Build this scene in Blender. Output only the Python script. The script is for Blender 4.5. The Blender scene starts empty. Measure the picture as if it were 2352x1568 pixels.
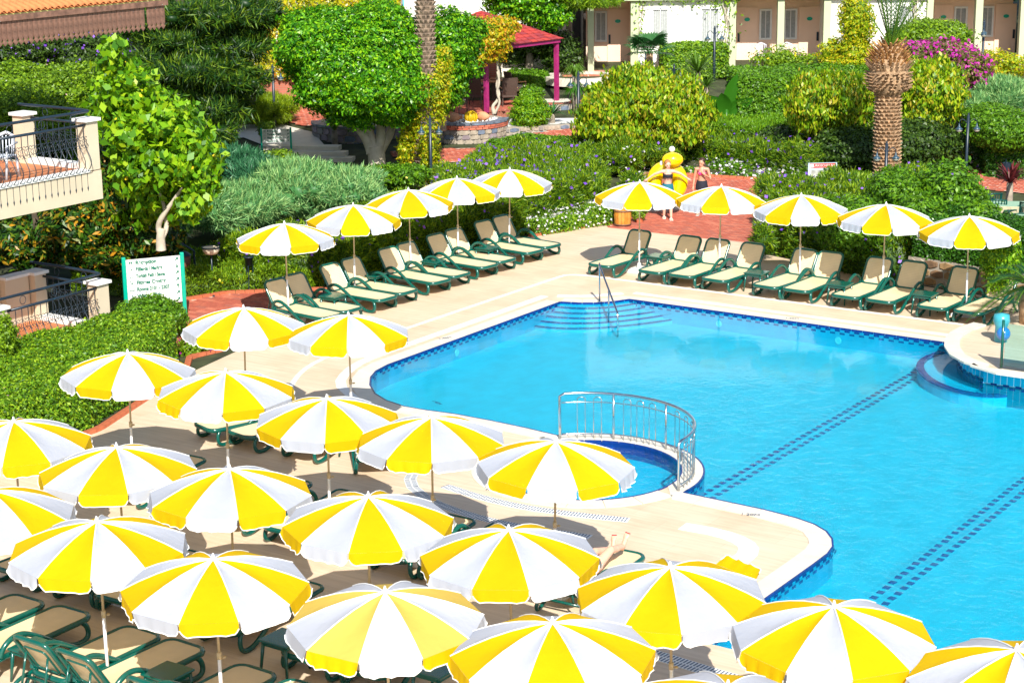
import bpy, bmesh, math, random
import numpy as np
from mathutils import Vector, Matrix, geometry

random.seed(7)
RNG = np.random.default_rng(11)
SC = bpy.context.scene
COL = SC.collection
R = math.radians

# ------------------------------------------------------------------ camera
F, PITCH, ROLL, CAMH = 4309.55, 0.2524291, -0.0130062, 9.7267
fw = np.array([0, math.cos(PITCH), -math.sin(PITCH)]); rt = np.array([1., 0, 0]); up = np.cross(rt, fw)
r2 = math.cos(ROLL) * rt + math.sin(ROLL) * up
u2 = -math.sin(ROLL) * rt + math.cos(ROLL) * up
CAM = np.array([0, 0, CAMH])
cd = bpy.data.cameras.new('camera'); cam = bpy.data.objects.new('camera', cd); COL.objects.link(cam)
cd.sensor_width = 36; cd.lens = F / 2352 * 36; cd.clip_start = 0.5; cd.clip_end = 6000
M = Matrix(((r2[0], u2[0], -fw[0], 0), (r2[1], u2[1], -fw[1], 0), (r2[2], u2[2], -fw[2], CAMH), (0, 0, 0, 1)))
cam.matrix_world = M
SC.camera = cam

# ------------------------------------------------------------------ light
SUN = Vector((0.27, -1.97, 1.72)).normalized()
w = bpy.data.worlds.new('World'); SC.world = w; w.use_nodes = True
wn = w.node_tree; sky = wn.nodes.new('ShaderNodeTexSky'); sky.sky_type = 'NISHITA'; sky.sun_disc = False
sky.sun_elevation = math.asin(SUN.z); sky.sun_rotation = math.atan2(SUN.x, SUN.y)
bg = wn.nodes['Background']; bg.inputs[1].default_value = 0.10
wn.links.new(sky.outputs[0], bg.inputs[0])
sl = bpy.data.lights.new('sun', 'SUN'); sl.energy = 4.6; sl.angle = R(0.5); sl.color = (1.0, 0.955, 0.88)
so = bpy.data.objects.new('sun', sl); COL.objects.link(so); so.rotation_euler = SUN.to_track_quat('Z', 'Y').to_euler()
so.location = (0, 0, 30)
SC.view_settings.view_transform = 'Standard'; SC.view_settings.look = 'None'
SC.view_settings.exposure = 0.68; SC.view_settings.gamma = 1; SC.view_settings.use_curve_mapping = False
SC.cycles.max_bounces = 8; SC.cycles.transparent_max_bounces = 12

# ------------------------------------------------------------------ placement helpers
TH = 0.9708282
U = np.array([math.cos(TH), math.sin(TH)]); V = np.array([-U[1], U[0]])
def UV(a, b, z=0.0):
    q = a * U + b * V
    return Vector((q[0], q[1], z))
def ray(x, y):
    return (x - 1176) * r2 - (y - 784) * u2 + F * fw
def gp(x, y, z=0.0):
    d = ray(x, y); return Vector(CAM + (z - CAMH) / d[2] * d)
def at(x, y, Y):
    d = ray(x, y); return Vector(CAM + Y / d[1] * d)
def tz(Y):
    return 0.0 if Y < 53 else min(2.3, (Y - 53) * .1)
def gt(x, y):
    d = ray(x, y); Y = 15.0
    while Y < 130:
        X = CAM + Y / d[1] * d
        if X[2] <= tz(Y): return Vector(X)
        Y += .03
    return Vector(X)
def ppm(Y): return F / Y

# ------------------------------------------------------------------ materials
MATS = {}
def nt(name):
    m = bpy.data.materials.new(name); m.use_nodes = True
    t = m.node_tree; b = t.nodes['Principled BSDF']
    return m, t, b
def mat(name, col, rough=.5, var=.08, scale=6, bump=0, metal=0, spec=.5, coat=0):
    if name in MATS: return MATS[name]
    m, t, b = nt(name)
    b.inputs['Roughness'].default_value = rough; b.inputs['Metallic'].default_value = metal
    b.inputs['Specular IOR Level'].default_value = spec
    if coat: b.inputs['Coat Weight'].default_value = coat; b.inputs['Coat Roughness'].default_value = .15
    tc = t.nodes.new('ShaderNodeTexCoord'); n = t.nodes.new('ShaderNodeTexNoise')
    n.inputs['Scale'].default_value = scale; n.inputs['Detail'].default_value = 6
    t.links.new(tc.outputs['Object'], n.inputs['Vector'])
    cr = t.nodes.new('ShaderNodeValToRGB')
    lo = [max(0, c * (1 - 2 * var)) for c in col]; hi = [min(1, c * (1 + var)) for c in col]
    cr.color_ramp.elements[0].position = .3; cr.color_ramp.elements[0].color = (*lo, 1)
    cr.color_ramp.elements[1].position = .7; cr.color_ramp.elements[1].color = (*hi, 1)
    t.links.new(n.outputs[0], cr.inputs[0]); t.links.new(cr.outputs[0], b.inputs['Base Color'])
    if bump:
        bp = t.nodes.new('ShaderNodeBump'); bp.inputs['Strength'].default_value = bump; bp.inputs['Distance'].default_value = .02
        t.links.new(n.outputs[0], bp.inputs['Height']); t.links.new(bp.outputs[0], b.inputs['Normal'])
    MATS[name] = m; return m
def ramp(t, cols):
    cr = t.nodes.new('ShaderNodeValToRGB'); e = cr.color_ramp.elements
    n = len(cols)
    for i, c in enumerate(cols):
        el = e[i] if i < 2 else e.new(1)
        el.position = i / (n - 1) if n > 1 else 0
    for i, c in enumerate(cols):
        e[i].position = i / (n - 1); e[i].color = (*c, 1)
    return cr
def leafmat(name, cols, trans=.3, rough=.45, spec=.4):
    if name in MATS: return MATS[name]
    m, t, b = nt(name)
    a = t.nodes.new('ShaderNodeAttribute'); a.attribute_name = 'tint'
    cols = [(min(.85, c_[0] * 1.35), min(.85, c_[1] * 1.28), c_[2] * .9) for c_ in cols] if max(q[1] for q in cols) > max(q[2] for q in cols) * 1.3 else cols
    cr = ramp(t, cols)
    t.links.new(a.outputs['Fac'], cr.inputs[0]); t.links.new(cr.outputs[0], b.inputs['Base Color'])
    b.inputs['Roughness'].default_value = rough; b.inputs['Specular IOR Level'].default_value = spec
    tr = t.nodes.new('ShaderNodeBsdfTranslucent'); mx = t.nodes.new('ShaderNodeMixShader'); mx.inputs[0].default_value = trans
    out = t.nodes['Material Output']
    t.links.new(cr.outputs[0], tr.inputs[0]); t.links.new(b.outputs[0], mx.inputs[1]); t.links.new(tr.outputs[0], mx.inputs[2])
    t.links.new(mx.outputs[0], out.inputs[0])
    MATS[name] = m; return m
def fabric(name, col, trans=.25):
    m, t, b = nt(name)
    b.inputs['Roughness'].default_value = .8; b.inputs['Specular IOR Level'].default_value = .2
    tc = t.nodes.new('ShaderNodeTexCoord'); n = t.nodes.new('ShaderNodeTexNoise'); n.inputs['Scale'].default_value = 3.5; n.inputs['Detail'].default_value = 5
    t.links.new(tc.outputs['Object'], n.inputs[0])
    cr = ramp(t, [[c * .93 for c in col], col]); oi = t.nodes.new('ShaderNodeObjectInfo'); mr_ = t.nodes.new('ShaderNodeMapRange'); mr_.inputs[3].default_value = .93; mr_.inputs[4].default_value = 1.05
    t.links.new(oi.outputs['Random'], mr_.inputs[0]); mm_ = t.nodes.new('ShaderNodeMix'); mm_.data_type = 'RGBA'; mm_.blend_type = 'MULTIPLY'; mm_.inputs[0].default_value = 1
    t.links.new(n.outputs[0], cr.inputs[0]); t.links.new(cr.outputs[0], mm_.inputs[6]); t.links.new(mr_.outputs[0], mm_.inputs[7]); t.links.new(mm_.outputs[2], b.inputs['Base Color'])
    n2 = t.nodes.new('ShaderNodeTexNoise'); n2.inputs['Scale'].default_value = 7; mp = t.nodes.new('ShaderNodeMapping'); mp.inputs['Scale'].default_value = (1, 1, .12)
    t.links.new(tc.outputs['Object'], mp.inputs[0]); t.links.new(mp.outputs[0], n2.inputs[0])
    bp = t.nodes.new('ShaderNodeBump'); bp.inputs['Strength'].default_value = .35; bp.inputs['Distance'].default_value = .03
    t.links.new(n2.outputs[0], bp.inputs['Height']); t.links.new(bp.outputs[0], b.inputs['Normal'])
    tr = t.nodes.new('ShaderNodeBsdfTranslucent'); mx = t.nodes.new('ShaderNodeMixShader'); mx.inputs[0].default_value = trans
    t.links.new(cr.outputs[0], tr.inputs[0]); t.links.new(b.outputs[0], mx.inputs[1]); t.links.new(tr.outputs[0], mx.inputs[2])
    t.links.new(mx.outputs[0], t.nodes['Material Output'].inputs[0])
    MATS[name] = m; return m
def tilemat(name, c1, c2, mortar, bw, bh, msize=.01, rot=0, rough=.6, grain=0, offset=.5, bump=.3, vec='Object'):
    """brick-texture surface; bw x bh in metres, rot = heading of the long side"""
    if name in MATS: return MATS[name]
    m, t, b = nt(name); b.inputs['Roughness'].default_value = rough
    tc = t.nodes.new('ShaderNodeTexCoord'); mp = t.nodes.new('ShaderNodeMapping'); mp.vector_type = 'TEXTURE'
    mp.inputs['Rotation'].default_value = rot if isinstance(rot, tuple) else (0, 0, rot)
    t.links.new(tc.outputs[vec], mp.inputs[0])
    br = t.nodes.new('ShaderNodeTexBrick'); br.offset = offset
    br.inputs['Color1'].default_value = (*c1, 1); br.inputs['Color2'].default_value = (*c2, 1); br.inputs['Mortar'].default_value = (*mortar, 1)
    br.inputs['Scale'].default_value = 1; br.inputs['Mortar Size'].default_value = msize; br.inputs['Brick Width'].default_value = bw; br.inputs['Row Height'].default_value = bh
    br.inputs['Mortar Smooth'].default_value = .2
    t.links.new(mp.outputs[0], br.inputs['Vector'])
    n = t.nodes.new('ShaderNodeTexNoise'); n.inputs['Detail'].default_value = 8; n.inputs['Scale'].default_value = 1
    mp2 = t.nodes.new('ShaderNodeMapping'); mp2.inputs['Scale'].default_value = (.9, 14, 1) if grain else (2.2, 2.2, 2.2)
    t.links.new(mp.outputs[0], mp2.inputs[0]); t.links.new(mp2.outputs[0], n.inputs[0])
    mix = t.nodes.new('ShaderNodeMix'); mix.data_type = 'RGBA'; mix.blend_type = 'MULTIPLY'
    cr = ramp(t, [(.80, .75, .68), (1.04, 1.02, 1)] if grain else [(.8, .8, .8), (1.08, 1.06, 1.04)])
    cr.color_ramp.elements[0].position = .25; cr.color_ramp.elements[1].position = .75
    t.links.new(n.outputs[0], cr.inputs[0]); mix.inputs[0].default_value = .9
    t.links.new(br.outputs[0], mix.inputs[6]); t.links.new(cr.outputs[0], mix.inputs[7]); t.links.new(mix.outputs[2], b.inputs['Base Color'])
    bp = t.nodes.new('ShaderNodeBump'); bp.inputs['Strength'].default_value = bump; bp.inputs['Distance'].default_value = .01; bp.invert = True
    t.links.new(br.outputs['Fac'], bp.inputs['Height']); t.links.new(bp.outputs[0], b.inputs['Normal'])
    MATS[name] = m; return m

# ------------------------------------------------------------------ object helpers
def tag(o, label=None, cat=None, group=None, kind=None):
    if label: o['label'] = label
    if cat: o['category'] = cat
    if group: o['group'] = group
    if kind: o['kind'] = kind
    return o
def empty(name, loc=(0, 0, 0), rz=0, label=None, cat=None, group=None):
    o = bpy.data.objects.new(name, None); o.empty_display_size = .1
    o.location = loc; o.rotation_euler = (0, 0, rz); COL.objects.link(o)
    return tag(o, label, cat, group)
def inst(name, me, parent=None, loc=(0, 0, 0), rot=(0, 0, 0), scale=None):
    o = bpy.data.objects.new(name, me); COL.objects.link(o)
    o.location = loc; o.rotation_euler = rot
    if scale: o.scale = scale
    if parent: o.parent = parent
    return o
def copy_tree(o, parent=None):
    c = o.copy(); COL.objects.link(c); c.parent = parent
    for ch in KIDS.get(o.name, None) or [x for x in o.children]: copy_tree(ch, c)
    return c
KIDS = {}
class MB:
    def __init__(s): s.v = []; s.f = []; s.m = []
    def add(s, vs, fs, mi=0):
        o = len(s.v); s.v += [tuple(v) for v in vs]; s.f += [tuple(i + o for i in f) for f in fs]; s.m += [mi] * len(fs); return s
    def box(s, c, d, rz=0, mi=0, bottom=True):
        cx, cy, cz = c; hx, hy, hz = d[0] / 2, d[1] / 2, d[2] / 2
        cs, sn = math.cos(rz), math.sin(rz); vs = []
        for z in (-hz, hz):
            for x, y in ((-hx, -hy), (hx, -hy), (hx, hy), (-hx, hy)):
                vs.append((cx + x * cs - y * sn, cy + x * sn + y * cs, cz + z))
        fs = [(4, 5, 6, 7), (0, 1, 5, 4), (1, 2, 6, 5), (2, 3, 7, 6), (3, 0, 4, 7)]
        if bottom: fs.append((3, 2, 1, 0))
        return s.add(vs, fs, mi)
    def tube(s, pts, r, n=6, mi=0, cap=True, flat=1.0):
        pts = [Vector(p) for p in pts]; rs = r if isinstance(r, (list, tuple)) else [r] * len(pts)
        vs = []; fs = []; prev = None
        for i, p in enumerate(pts):
            d = (pts[min(i + 1, len(pts) - 1)] - pts[max(i - 1, 0)]).normalized()
            if prev is None:
                a = Vector((0, 0, 1)) if abs(d.z) < .9 else Vector((1, 0, 0))
                x = d.cross(a).normalized()
            else:
                x = (prev - d * prev.dot(d)).normalized()
            prev = x; y = d.cross(x)
            for k in range(n):
                an = 2 * math.pi * k / n
                vs.append(p + (x * math.cos(an) + y * math.sin(an) * flat) * rs[i])
        for i in range(len(pts) - 1):
            for k in range(n):
                fs.append((i * n + k, i * n + (k + 1) % n, (i + 1) * n + (k + 1) % n, (i + 1) * n + k))
        if cap:
            fs.append(tuple(range(n))[::-1]); fs.append(tuple((len(pts) - 1) * n + k for k in range(n)))
        return s.add(vs, fs, mi)
    def lathe(s, prof, n=16, c=(0, 0, 0), mi=0, sx=1, sy=1):
        vs = []; fs = []
        for (r, z) in prof:
            for k in range(n):
                an = 2 * math.pi * k / n; vs.append((c[0] + r * math.cos(an) * sx, c[1] + r * math.sin(an) * sy, c[2] + z))
        for i in range(len(prof) - 1):
            for k in range(n): fs.append((i * n + k, i * n + (k + 1) % n, (i + 1) * n + (k + 1) % n, (i + 1) * n + k))
        return s.add(vs, fs, mi)
    def prism(s, poly, z0, z1, mi=0, top=True, bottom=False, mis=None):
        n = len(poly); vs = [(p[0], p[1], z0) for p in poly] + [(p[0], p[1], z1) for p in poly]
        s.add(vs, [(i, (i + 1) % n, n + (i + 1) % n, n + i) for i in range(n)], mi if mis is None else mis)
        if top:
            tr = geometry.tessellate_polygon([[Vector((p[0], p[1], 0)) for p in poly]])
            s.add([(p[0], p[1], z1) for p in poly], [tuple(t) for t in tr], mi)
        return s
    def ball(s, c, r, nu=12, nv=8, mi=0):
        r = r if isinstance(r, (tuple, list)) else (r, r, r)
        vs = []; fs = []
        for j in range(nv + 1):
            ph = math.pi * j / nv
            for i in range(nu):
                a = 2 * math.pi * i / nu
                vs.append((c[0] + r[0] * math.sin(ph) * math.cos(a), c[1] + r[1] * math.sin(ph) * math.sin(a), c[2] + r[2] * math.cos(ph)))
        for j in range(nv):
            for i in range(nu): fs.append((j * nu + i, (j + 1) * nu + i, (j + 1) * nu + (i + 1) % nu, j * nu + (i + 1) % nu))
        return s.add(vs, fs, mi)
    def mesh(s, name, mats, smooth=False):
        me = bpy.data.meshes.new(name); me.from_pydata(s.v, [], s.f)
        for m in (mats if isinstance(mats, (list, tuple)) else [mats]): me.materials.append(m)
        me.polygons.foreach_set('material_index', s.m)
        bm = bmesh.new(); bm.from_mesh(me); bmesh.ops.recalc_face_normals(bm, faces=bm.faces); bm.to_mesh(me); bm.free()
        if smooth: me.polygons.foreach_set('use_smooth', [True] * len(me.polygons))
        me.update(); return me
    def obj(s, name, mats, parent=None, smooth=False, **k):
        return inst(name, s.mesh(name, mats, smooth), parent, **k)
def bevel(o, w=.01, seg=2):
    m = o.modifiers.new('bevel', 'BEVEL'); m.width = w; m.segments = seg; m.limit_method = 'ANGLE'; return o
def sheet(name, loops, z, m, parent=None, kind='structure'):
    """flat sheet with holes; loops of 2-D points"""
    lp = [[Vector((p[0], p[1], 0)) for p in l] for l in loops]
    tr = geometry.tessellate_polygon(lp); vs = [(p[0], p[1], z) for l in lp for p in l]
    o = MB().add(vs, [tuple(t) for t in tr]).obj(name, m, parent)
    # every face upwards
    me = o.data
    for p in me.polygons:
        if p.normal.z < 0: p.flip()
    me.update()
    if kind: o['kind'] = kind
    return o
def strip(pts, wd):
    """polygon of width wd centred on a path"""
    P = [Vector((p[0], p[1])) for p in pts]; L = []; Rr = []
    for i, p in enumerate(P):
        d = (P[min(i + 1, len(P) - 1)] - P[max(i - 1, 0)]).normalized(); n = Vector((-d.y, d.x)) * wd / 2
        L.append(p + n); Rr.append(p - n)
    return L, Rr
def smoothpath(pts, it=2, closed=False):
    P = [Vector(p) for p in pts]
    for _ in range(it):
        Q = [] if closed else [P[0]]
        n = len(P)
        for i in range(n if closed else n - 1):
            a, b = P[i], P[(i + 1) % n]; Q += [a * .75 + b * .25, a * .25 + b * .75]
        if not closed: Q.append(P[-1])
        P = Q
    return P

# ------------------------------------------------------------------ foliage
def rnd(n): return RNG.random(n)
def unit(n):
    a = RNG.normal(size=(n, 3)); return a / np.linalg.norm(a, axis=1)[:, None]
def leaves(name, P, N, L, asp, m, parent, kind='stuff', blade=False, tint=None, jit=.35, droop=0, core=None):
    """P points, N outward normals, L leaf half length"""
    n = len(P); 
    if blade:
        T = N * .9 + RNG.normal(size=(n, 3)) * .55; T[:, 2] += .35 - droop
    else:
        nn = N + RNG.normal(size=(n, 3)) * .55; nn[:, 2] += .25
        nn /= np.linalg.norm(nn, axis=1)[:, None]
        T = np.cross(nn, unit(n))
        T[:, 2] -= droop
    T /= np.linalg.norm(T, axis=1)[:, None]
    Bv = np.cross(T, N + .6 * RNG.normal(size=(n, 3))); Bv /= np.linalg.norm(Bv, axis=1)[:, None] + 1e-9
    s = (L * (1 + jit * (rnd(n) * 2 - 1)))[:, None]
    nr = np.cross(T, Bv)
    Q = np.empty((n, 4, 3)); Q[:, 0] = P - T * s; Q[:, 1] = P + Bv * s * asp + nr * s * .18; Q[:, 2] = P + T * s; Q[:, 3] = P - Bv * s * asp + nr * s * .18
    vs = Q.reshape(-1, 3); nf = n
    if core is not None:
        cv, cf = core; base = len(vs); vs = np.vstack([vs, cv]); ncf = len(cf)
    else: ncf = 0
    me = bpy.data.meshes.new(name); me.vertices.add(len(vs)); me.vertices.foreach_set('co', vs.astype(np.float32).ravel())
    li = np.arange(n * 4, dtype=np.int32); ls = np.arange(n, dtype=np.int32) * 4; lt = np.full(n, 4, np.int32)
    if ncf:
        ca = np.array(cf, dtype=np.int32); k = ca.shape[1]
        li = np.concatenate([li, (ca + base).ravel()]); ls = np.concatenate([ls, n * 4 + np.arange(ncf, dtype=np.int32) * k]); lt = np.concatenate([lt, np.full(ncf, k, np.int32)])
    me.loops.add(len(li)); me.loops.foreach_set('vertex_index', li)
    me.polygons.add(len(ls)); me.polygons.foreach_set('loop_start', ls); me.polygons.foreach_set('loop_total', lt)
    me.update(calc_edges=True); me.validate()
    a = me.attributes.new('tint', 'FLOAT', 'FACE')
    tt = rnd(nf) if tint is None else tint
    tt = np.concatenate([tt, np.full(ncf, .12)]); a.data.foreach_set('value', tt[:len(me.polygons)].astype(np.float32))  # core faces take a dark tint: inner shade of the foliage painted in
    me.materials.append(m)
    o = inst(name, me, parent)
    if kind: o['kind'] = kind
    return o
def ico(sub=2):
    bm = bmesh.new(); bmesh.ops.create_icosphere(bm, subdivisions=sub, radius=1)
    v = np.array([x.co[:] for x in bm.verts]); f = [[q.index for q in p.verts] for p in bm.faces]; bm.free(); return v, f
ICO = ico(2)
def lump(d, bumps, amp):
    s = np.ones(len(d))
    for b, k in bumps: s += amp * k * np.exp(-((d - b) ** 2).sum(1) / .18)
    return s
def blobs_pts(blobs, cov, L, asp, amp=.2, thick=.2, cut=True, zmin=None, corescale=.74, corep=True, blade_=False):
    Ps = []; Ns = []; cvs = []; cfs = []; off = 0
    for (c, r) in blobs:
        c = np.array(c); r = np.array(r)
        area = 4 * math.pi * (((r[0] * r[1]) ** 1.6 + (r[0] * r[2]) ** 1.6 + (r[1] * r[2]) ** 1.6) / 3) ** (1 / 1.6)
        n = int(cov * area / (2 * L * L * asp)); n = max(60, min(n, 60000))
        bumps = [(b, k) for b, k in zip(unit(14), RNG.uniform(-.8, 1.2, 14))]
        d = unit(n); s = lump(d, bumps, amp); rm = float(np.mean(r))
        q = d * r; fq = 2 * math.pi / max(.22, L * 5.5); ph = rnd(6) * 6
        cl = (np.sin(q[:, 0] * fq + ph[0] + 1.7 * np.sin(q[:, 2] * fq * .6 + ph[1])) * np.sin(q[:, 1] * fq + ph[2] + 1.3 * np.sin(q[:, 0] * fq * .7)) + np.sin(q[:, 2] * fq * 1.1 + ph[3] + 1.5 * np.sin(q[:, 1] * fq * .5 + ph[4])) * .8)
        rad = s * (1 - np.abs(RNG.normal(size=n)) * thick) + (cl * L * (1.1 if blade_ else 1.75)) / rm
        # stray twigs beyond the outline
        st = rnd(n) < .05; rad[st] *= 1 + rnd(st.sum()) * .18
        P = c + d * r * rad[:, None]; N = d / r; N /= np.linalg.norm(N, axis=1)[:, None]
        Ps.append(P); Ns.append(N)
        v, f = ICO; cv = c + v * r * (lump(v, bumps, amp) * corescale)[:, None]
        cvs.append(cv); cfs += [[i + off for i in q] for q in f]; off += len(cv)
    P = np.vstack(Ps); N = np.vstack(Ns)
    if cut and len(blobs) > 1:
        keep = np.ones(len(P), bool); k0 = 0
        for i, (c, r) in enumerate(blobs):
            ni = len(Ps[i]); idx = np.ones(len(P), bool); idx[k0:k0 + ni] = False; k0 += ni
            q = ((P - np.array(c)) / np.array(r)); keep &= ~(idx & ((q ** 2).sum(1) < .5))
        P = P[keep]; N = N[keep]
    if zmin is not None:
        k = P[:, 2] > zmin; P = P[k]; N = N[k]
    return P, N, (np.vstack(cvs), cfs) if corep else None
def inpoly(x, y, poly):
    c = np.zeros(len(x), bool); n = len(poly)
    for i in range(n):
        x1, y1 = poly[i][0], poly[i][1]; x2, y2 = poly[i - 1][0], poly[i - 1][1]
        m = ((y1 > y) != (y2 > y)); c ^= m & (x < (x2 - x1) * (y - y1) / ((y2 - y1) + 1e-12) + x1)
    return c
def nzf(x, y, f): return np.sin(x * f + 1.6 * np.sin(y * f * .7 + 1.1)) * np.sin(y * f * 1.07 + 1.4 * np.sin(x * f * .6 + .4))
def nz(x, y, s=1.0): return (np.sin(1.9 * x * s + .7) * np.sin(2.3 * y * s + 1.9) + .6 * np.sin(4.1 * x * s + 2.2 * y * s) + .4 * np.sin(7.3 * y * s - 5.1 * x * s + .4)) / 2
def hedge_pts(poly, z0, h, cov, L, asp, lumpy=.07, depth=.06, corep=True):
    A = 0; n = len(poly); xs = [p[0] for p in poly]; ys = [p[1] for p in poly]
    for i in range(n): A += xs[i - 1] * ys[i] - xs[i] * ys[i - 1]
    sgn = 1 if A > 0 else -1; A = abs(A) / 2
    la = 2 * L * L * asp; nt_ = int(cov * A / la * 1.1)
    bx = (max(xs) - min(xs)) * (max(ys) - min(ys)); m = int(nt_ * bx / A)
    x = RNG.uniform(min(xs), max(xs), m); y = RNG.uniform(min(ys), max(ys), m); k = inpoly(x, y, poly); x = x[k]; y = y[k]
    ztop = (lambda x, y: h + lumpy * nz(x, y) * 1.5)
    dd = np.abs(RNG.normal(size=len(x))) * depth
    ff = 2 * math.pi / max(.2, L * 6)
    P = [np.c_[x, y, z0 + ztop(x, y) - dd + nzf(x, y, ff) * L * 1.1 + (rnd(len(x)) < .04) * rnd(len(x)) * .1]]; N = [np.tile([0, 0, 1.], (len(x), 1)) + RNG.normal(size=(len(x), 3)) * .25]
    for i in range(n):
        p, q = np.array(poly[i - 1][:2]), np.array(poly[i][:2]); ln = np.linalg.norm(q - p)
        if ln < 1e-3: continue
        e = (q - p) / ln; nn = np.array([e[1], -e[0]]) * sgn
        k = int(cov * ln * h / la)
        s = rnd(k) * ln; zz = rnd(k) ** .9
        base = p + e * s[:, None]; off = -np.abs(RNG.normal(size=k)) * depth + nzf(s, zz * h, ff) * L * 1.1 + lumpy * nz(base[:, 0], base[:, 1]) + .03 - .12 * np.clip(zz - .85, 0, 1) * 6 * .3
        b2 = base + nn * off[:, None]
        P.append(np.c_[b2, z0 + zz * ztop(base[:, 0], base[:, 1])]); N.append(np.c_[np.tile(nn, (k, 1)), np.full(k, .25)] + RNG.normal(size=(k, 3)) * .2)
    core = None
    if corep:
        cx, cy = sum(xs) / n, sum(ys) / n
        cp = []
        for i in range(n):
            a, b, c = Vector(poly[i - 1][:2]), Vector(poly[i][:2]), Vector(poly[(i + 1) % n][:2])
            d1 = (b - a).normalized(); d2 = (c - b).normalized(); n1 = Vector((d1.y, -d1.x)) * sgn; n2 = Vector((d2.y, -d2.x)) * sgn
            bi = (n1 + n2); bi = bi.normalized() if bi.length > .1 else n1
            cp.append(b - bi * .13)
        tr = geometry.tessellate_polygon([[Vector((p[0], p[1], 0)) for p in cp]])
        hc = max(.05, h - .14)
        v = [(p[0], p[1], z0) for p in cp] + [(p[0], p[1], z0 + hc) for p in cp]
        f = [[t[0] + n, t[1] + n, t[2] + n] for t in tr]
        for i in range(n):
            j = (i + 1) % n; f += [[i, j, n + j], [i, n + j, n + i]]
        core = (np.array(v), f)
    return np.vstack(P), np.vstack(N), core
def pick(P, N, k):
    i = RNG.choice(len(P), min(k, len(P)), replace=False); return P[i], N[i]
def hedge(label, cat, poly, z0, h, pal, L=.04, asp=.5, cov=3.2, blade=False, fl=None, group=None, lumpy=.07, name='hedge', droop=0, depth=.06, origin=None):
    cx = sum(p[0] for p in poly) / len(poly); cy = sum(p[1] for p in poly) / len(poly)
    root = empty(name, (cx, cy, z0), 0, label, cat, group)
    P, N, core = hedge_pts(poly, z0, h, cov, L, asp, lumpy, depth)
    o = np.array([cx, cy, z0]); core = (core[0] - o, core[1]) if core else None
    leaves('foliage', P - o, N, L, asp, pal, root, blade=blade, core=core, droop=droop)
    for (k, m, s) in (fl or []):
        keep = (N[:, 2] > .3) | (rnd(len(P)) < .5)
        A, B_ = pick(P[keep] - o, N[keep], k); B_ = B_ / np.linalg.norm(B_, axis=1)[:, None]; A = A + B_ * (.05 + L * .9) + [0, 0, .02]
        leaves('blossoms', A, B_, s, .8, m, root, jit=.3)
    return root
def B(px, py, Y, rx, rz, ry=None):
    c = at(px, py, Y); k = Y / F
    return (tuple(c), (rx * k, ry if ry is not None else rx * k * .9, rz * k))
def frill(blobs, n, lo=.26, hi=.42):
    """add small boughs standing out of the surface of the big ones"""
    out = list(blobs)
    for i in range(n):
        c, r = blobs[int(RNG.integers(0, len(blobs)))]; d = unit(1)[0]
        if d[1] > .55: d[1] *= -1
        m = min(r); s = RNG.uniform(lo, hi) * m
        out.append((tuple(np.array(c) + d * np.array(r) * RNG.uniform(.86, 1.02)), (s * 1.15, s, s * .85)))
    return out
def plant(label, cat, blobs, pal, name='bush', L=.05, asp=.5, cov=2.6, blade=False, fl=None, trunk=None, group=None, amp=.2, thick=.2, droop=0, zmin=None, base=None, core=True, corescale=.74, fr=0):
    if fr: blobs = frill(blobs, fr)
    b0 = base if base is not None else (blobs[0][0][0], blobs[0][0][1], max(0, tz(blobs[0][0][1])))
    root = empty(name, b0, 0, label, cat, group); o = np.array(b0)
    P, N, cr = blobs_pts(blobs, cov, L, asp, amp, thick, zmin=zmin if zmin is not None else o[2] - .1, corep=core, corescale=corescale, blade_=blade)
    if cr: cr = (cr[0] - o, cr[1])
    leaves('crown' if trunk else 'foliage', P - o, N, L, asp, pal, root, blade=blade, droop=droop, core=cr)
    for (k, m, s) in (fl or []):
        A, B_ = pick(P - o, N, k); leaves('blossoms', A + B_ * (.04 + L * .8), B_, s, .8, m, root, jit=.3)
    if trunk:
        tm, paths = trunk; mb = MB()
        for pts, rs in paths: mb.tube([Vector(p) - Vector(b0) for p in smooth3(pts)], interp(rs, len(smooth3(pts))), 9)
        mb.obj('trunk', tm, root, smooth=True)
    return root
def smooth3(pts):
    P = [Vector(p) for p in pts]
    if len(P) < 3: return P
    return smoothpath(P, 2)
def interp(rs, n):
    if not isinstance(rs, (list, tuple)): return [rs] * n
    return list(np.interp(np.linspace(0, 1, n), np.linspace(0, 1, len(rs)), rs))
# ================================================================== materials in use
m_deck = tilemat('travertine', (.715, .575, .42), (.755, .615, .46), (.64, .50, .36), 1.2, .6, .004, rot=TH + math.pi / 2, rough=.55, grain=1, bump=.1)
_t = m_deck.node_tree; _b = _t.nodes['Principled BSDF']; _l = _b.inputs['Base Color'].links[0].from_socket
_n = _t.nodes.new('ShaderNodeTexNoise'); _n.inputs['Scale'].default_value = .8; _n.inputs['Detail'].default_value = 9; _n.inputs['Roughness'].default_value = .65
_tc = [q for q in _t.nodes if q.type == 'TEX_COORD'][0]; _t.links.new(_tc.outputs['Object'], _n.inputs[0])
_r = ramp(_t, [(.86, .82, .76), (1, 1, 1)]); _r.color_ramp.elements[0].position = .36; _r.color_ramp.elements[1].position = .52; _t.links.new(_n.outputs[0], _r.inputs[0])
_m = _t.nodes.new('ShaderNodeMix'); _m.data_type = 'RGBA'; _m.blend_type = 'MULTIPLY'; _m.inputs[0].default_value = .6; _t.links.new(_l, _m.inputs[6]); _t.links.new(_r.outputs[0], _m.inputs[7]); _t.links.new(_m.outputs[2], _b.inputs['Base Color'])
m_cope = mat('coping_stone', (.70, .645, .54), .55, .05, 3, .1)
m_stripe = mat('white_drain_strip', (.80, .80, .78), .5, .04, 5)
m_grate = mat('drain_slot', (.10, .14, .2), .6, .1, 5)
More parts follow.
